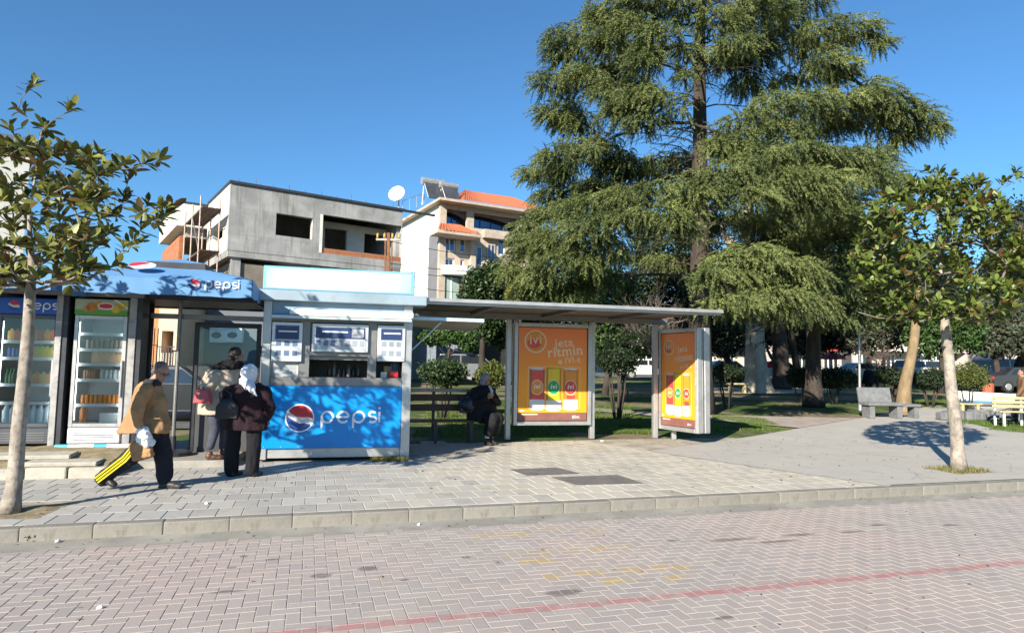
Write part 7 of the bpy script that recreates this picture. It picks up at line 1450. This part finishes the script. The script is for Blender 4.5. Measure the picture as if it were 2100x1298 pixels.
# ---- cars
def car(label, px, Y, ang, col, body='sedan', group='parked cars', s=1.0):
    g = onG(px, Y); t = thing('parked_car', label, 'car', g, group); R = rotz(ang); T = lambda x, y, z: g + R @ Vector((x, y, z)) * s
    W = .86; prof = {'sedan': [(-2.1, .35), (-2.12, .75), (-1.95, .92), (-1.35, .98), (-.75, 1.42), (.55, 1.44), (1.15, 1.0), (1.95, .86), (2.12, .62), (2.1, .35)], 'suv': [(-2.1, .4), (-2.12, .95), (-2.0, 1.1), (-1.75, 1.66), (.45, 1.68), (1.1, 1.12), (2.0, 1.02), (2.15, .75), (2.12, .4)], 'van': [(-2.4, .4), (-2.42, 1.2), (-2.35, 2.2), (1.0, 2.25), (1.75, 1.35), (2.35, 1.15), (2.42, .7), (2.4, .4)]}[body]
    paint = pm('paint_%d_%d' % (px, int(Y)), col, .04, 1, .25, 0, spec=.6); m = MB(); n = len(prof); rings = []
    for y, k in ((-W, .0), (-W * .98, 1), (0, 1), (W * .98, 1), (W, .0)):
        rings.append([T(x * (1 if k else .985), y * (1 - .14 * max(0, (z - 1.0))), .35 + (z - .35) * (1 if k else .97)) for x, z in prof])
    m.loft(rings, True); m.build('body', paint, t, bevel=.04 * s, seg=2, fixn=True)
    hi = max(z for x, z in prof); roof = [(x, z) for x, z in prof if z > hi - .1]; x0, x1 = roof[0][0], roof[-1][0]; zb = 1.0 if body == 'sedan' else 1.15 if body == 'suv' else 1.3; zt_ = hi - .1
    for sg in (-1, 1):
        for a, b in ((x0 - .2, (x0 + x1) / 2 - .04), ((x0 + x1) / 2 + .04, x1 + .35)):
            yy = lambda z: sg * (W * (1 - .14 * max(0, z - 1.0)) + .004); p = [T(a - (.18 if a < x0 else 0), yy(zb), zb), T(b + (.18 if b > x1 else 0), yy(zb), zb), T(min(b, x1 + .05), yy(zt_), zt_), T(max(a, x0 - .02), yy(zt_), zt_)]
            MB().add(p, [(0, 1, 2, 3)]).build('side_window', DGLASS, t)
    for (xa, za), (xb, zb_) in zip(prof, prof[1:]):
        if abs(zb_ - za) > .3 and max(za, zb_) > hi - .1:
            nx = Vector((za - zb_, 0, xb - xa)).normalized(); nx = nx if nx.z > 0 else -nx; o_ = nx * .012; q_ = [(xa * .92 + xb * .08, za * .92 + zb_ * .08), (xa * .12 + xb * .88, za * .12 + zb_ * .88)]
            MB().add([T(q_[0][0] + o_.x, -.68, q_[0][1] + o_.z), T(q_[0][0] + o_.x, .68, q_[0][1] + o_.z), T(q_[1][0] + o_.x, .64, q_[1][1] + o_.z), T(q_[1][0] + o_.x, -.64, q_[1][1] + o_.z)], [(0, 1, 2, 3)]).build('windscreen', DGLASS, t)
    xe = prof[-1][0]
    for x in (-1.3, 1.32):
        for sg in (-1, 1):
            c = T(x, sg * (W - .1), .32); ax = R @ Vector((0, sg, 0)); Rw = ax.to_track_quat('Z', 'Y').to_matrix(); w_ = MB().lathe(c - ax * .1 * s, [(.2 * s, 0), (.32 * s, .01), (.33 * s, .06 * s), (.32 * s, .22 * s), (.2 * s, .225 * s)], 18, Rw).build('wheel', RUBBER, t); MB().lathe(c + ax * .118 * s, [(.20 * s, 0), (.18 * s, .02 * s), (.05 * s, .03 * s)], 14, Rw).build('rim', ALU, w_)
    for sg in (-1, 1): MB().box(T(xe - .03, sg * .62, .68), (.1 * s, .32 * s, .14 * s), R).build('headlight', WHITEP, t, bevel=.02); MB().box(T(prof[0][0] + .03, sg * .66, .78), (.1 * s, .26 * s, .16 * s), R).build('tail_light', REDINK, t, bevel=.02)
    return t
car('black and silver hatchback parked behind the round bush', 965, 37, .15, (.16, .17, .18), 'suv')
car('white car seen under the topiary shrub', 1325, 47, .1, (.72, .72, .72), 'sedan'); car('white car behind the dark bush right of the angled poster', 1485, 45, .05, (.7, .71, .72), 'sedan'); car('pale blue grey car left of the dark rough trunk', 1590, 47, .1, (.5, .56, .62), 'sedan')
car('white van at the far right beyond the yellow bench', 2070, 42, .2, (.76, .76, .75), 'van', s=.85); car('dark car parked in front of the white van', 2085, 38, .1, (.04, .045, .05), 'sedan'); car('small white car behind the lamp post', 1770, 47, .1, (.72, .72, .72), 'sedan'); car('silver car behind the leaning tree', 1900, 48, .1, (.55, .56, .57), 'suv')
car('dark car parked in the street behind the walking man', 352, 17.2, .05, (.012, .013, .016), 'sedan'); 
# ---- far street behind the park: wall, shops, hedge
FAR = [(1050, 1240, (.5, .46, .4), 'beige'), (1250, 1420, (.62, .60, .56), 'white'), (1430, 1560, (.52, .42, .34), 'tan'), (1570, 1740, (.42, .36, .32), 'brown'), (1750, 1900, (.56, .5, .44), 'cream'), (1910, 2070, (.48, .46, .44), 'grey')]
for k, (x0, x1, c, nm) in enumerate(FAR):
    pl = Plane(PY(x0, 740, 62 + 2 * (k % 2)), math.radians(2)); u1 = (PY(x1, 740, 62).x - PY(x0, 740, 62).x); t = thing('far_shop', nm + ' low shop building far across the park, ' + ['behind the shelter poster', 'behind the topiary shrub', 'behind the angled poster', 'behind the cedar trunks', 'behind the lamp post', 'behind the leaning tree'][k], 'building', (pl.o.x, pl.o.y, 1.3), 'shops across the park')
    H = 5.0 + .6 * (k % 3); hs = [(u1 * (i + .2) / 3, u1 * (i + .8) / 3, 1.4, 3.6) for i in range(3)]; m = MB(); pl.wall(m, 0, u1, .5, H, hs, 0, .3); m.build('wall', pm('far_wall%d' % k, c, .1, 1, .9), t)
    for h in hs: window(pl, t, h[0], h[1], h[2], h[3], .1, .12, WHITEP, DGLASS, 2, 'shop_window')
    m = MB(); pl.box(m, -.2, u1 + .2, -.4, 5, H, H + .25); m.build('roof', STONE, t); m = MB(); pl.box(m, .1, u1 - .1, .31, 4.8, .5, H - .02); m.build('core', pm('far_core%d' % k, (.08, .08, .08), .1, 1, .9), t)
    m = MB(); m.add([pl.P(u1 * .1, -.01, 4.1), pl.P(u1 * .9, -.01, 4.1), pl.P(u1 * .9, -1.3, 3.7), pl.P(u1 * .1, -1.3, 3.7)], [(0, 3, 2, 1)]); o = m.build('awning', pm('far_awning%d' % k, [(.5, .05, .05), (.7, .7, .68), (.1, .25, .4), (.45, .06, .05), (.6, .58, .5), (.3, .3, .32)][k], .1, 1, .8), t); o.modifiers.new('s', 'SOLIDIFY').thickness = .03
ribbon('far_street', [onG(800, 49.5), onG(1400, 49.5), onG(2400, 49.5)], [onG(800, 59), onG(1400, 59), onG(2400, 59)], ASPH, dz=.02, kind='structure')
RP = pm('red_parasol', (.5, .04, .04), .1, 2, .7)
for k, (x, y, Y) in enumerate([(1705, 735, 46), (1585, 752, 42)]):
    t = thing('red_parasol', ['small red parasol far behind the shaded cedar trunk', 'red parasol low behind the dark rough trunk'][k], 'parasol', onG(x, Y), 'red parasols'); tp = PY(x, y - 12, Y); MB().tube([onG(x, Y), tp], .03, 6).build('pole', ALUD, t); MB().lathe(tp - ZV * .45, [(1.0, 0), (.98, .04), (.5, .32), (.02, .5)], 8).build('canopy', RP, t)
for k, (x, Y, h) in enumerate([(1842, 30, .75), (2026, 30, .8)]):
    t = thing('litter_bin', ['orange litter bin left of the slim leaning tree', 'orange litter bin right of the yellow green bush'][k], 'litter bin', onG(x, Y), 'orange bins'); MB().lathe(onG(x, Y), [(.18, .12), (.22, .2), (.24, h), (.2, h + .02)], 12).build('bin', pm('orange_bin%d' % k, (.38, .10, .05), .1, 3, .6), t); MB().tube([onG(x, Y), P3(x, Y, .2)], .04, 6).build('foot', STEELD, t)
# ---- litter
LITP = pm('litter_white', (.75, .75, .73), .05, 4, .7)
for k, (x, y, z, s_, where) in enumerate([(1447, 1037, ROADZ, .05, 'crumpled white paper in the road beside the kerb'), (1671, 1008, ROADZ + .0, .035, 'white scrap against the kerb on the right'), (118, 1112, ROADZ, .035, 'white scrap in the gutter at the left'), (205, 1247, ROADZ, .025, 'white scrap on the road pavers at the lower left'), (859, 1076, ROADZ, .025, 'tiny white scrap in the gutter below the pavement'), (424, 1033, 0, .03, 'white scrap on the pavement tiles by the kerb'), (1235, 905, 0, .04, 'white scrap at the edge of the grass by the shelter post')]):
    p = G(x, y, z); m = MB(); m.ell(p + ZV * s_ * .3, (s_, s_ * .7, s_ * .4), rotz(k), 8, 6); o = blob('litter_paper', m, s_ * .25, LITP, None, 0, s_ * .35, 1.2 / s_, (1, 1, 1), label=where, cat='litter')
for k, (x, y) in enumerate([(130, 1103), (62, 1109)]):
    p = G(x, y, ROADZ); t = thing('weed_tuft', ['green weed tuft growing in the gutter beside the white scrap', 'smaller weed tuft in the gutter at the left edge'][k], 'weed', p); v, f = cards([(p.x, p.y, p.z + .03, .07, .04, .04)], 90, .02, np.random.RandomState(k), .1); link('leaves', np_mesh('leaves', v, f, LM), t)

# ---- fallen leaves and grit on the paving
def scatter(name, label, polys, n, size, mat, seed, dz):
    R = np.random.RandomState(seed); V = []
    for (a, b, c, d) in polys:
        for _ in range(n // len(polys)):
            s_, t_ = R.rand(2); p = (Vector(a).lerp(Vector(b), s_)).lerp(Vector(d).lerp(Vector(c), s_), t_); z = (hg(p.x, p.y) if p.z > ROADZ * .5 else ROADZ) + dz; an = R.rand() * 6.28; k = size * R.uniform(.5, 1.3); u = np.array([math.cos(an), math.sin(an), R.normal() * .15]); v = np.array([-math.sin(an), math.cos(an), R.normal() * .15]); c0 = np.array([p.x, p.y, z + .004])
            V += [c0 - u * k, c0 - v * k * .45, c0 + u * k, c0 + v * k * .45]
    link(name, np_mesh(name, np.array(V), np.arange(len(V)).reshape(-1, 4), mat), label=label, cat='leaves', kind='stuff')
LFALL = leafmat('fallen_leaf', (.10, .055, .02), (.26, .18, .08), (.03, .025, .02), .3, .8, .1)
scatter('fallen_leaves', 'dry fallen leaves on the pavement and path', [(ST(-6, .2), ST(14, .2), ST(12, 3.6), ST(-6, 2.4)), (KF(1, 1.6), KF(8, 1.6), KF(8, 3.0), KF(1, 3.0)), (ST(5, 2), ST(13, 2), ST(13, 7), ST(6, 7))], 420, .028, LFALL, 3, .008)
scatter('gutter_leaves', 'leaves and grit along the gutter', [(ST(-8, -.34, ROADZ), ST(14, -.34, ROADZ), ST(14, -.02, ROADZ), ST(-8, -.02, ROADZ)), (ST(-8, -4, ROADZ), ST(14, -4, ROADZ), ST(14, -.4, ROADZ), ST(-8, -.4, ROADZ))], 300, .018, LFALL, 5, .004)
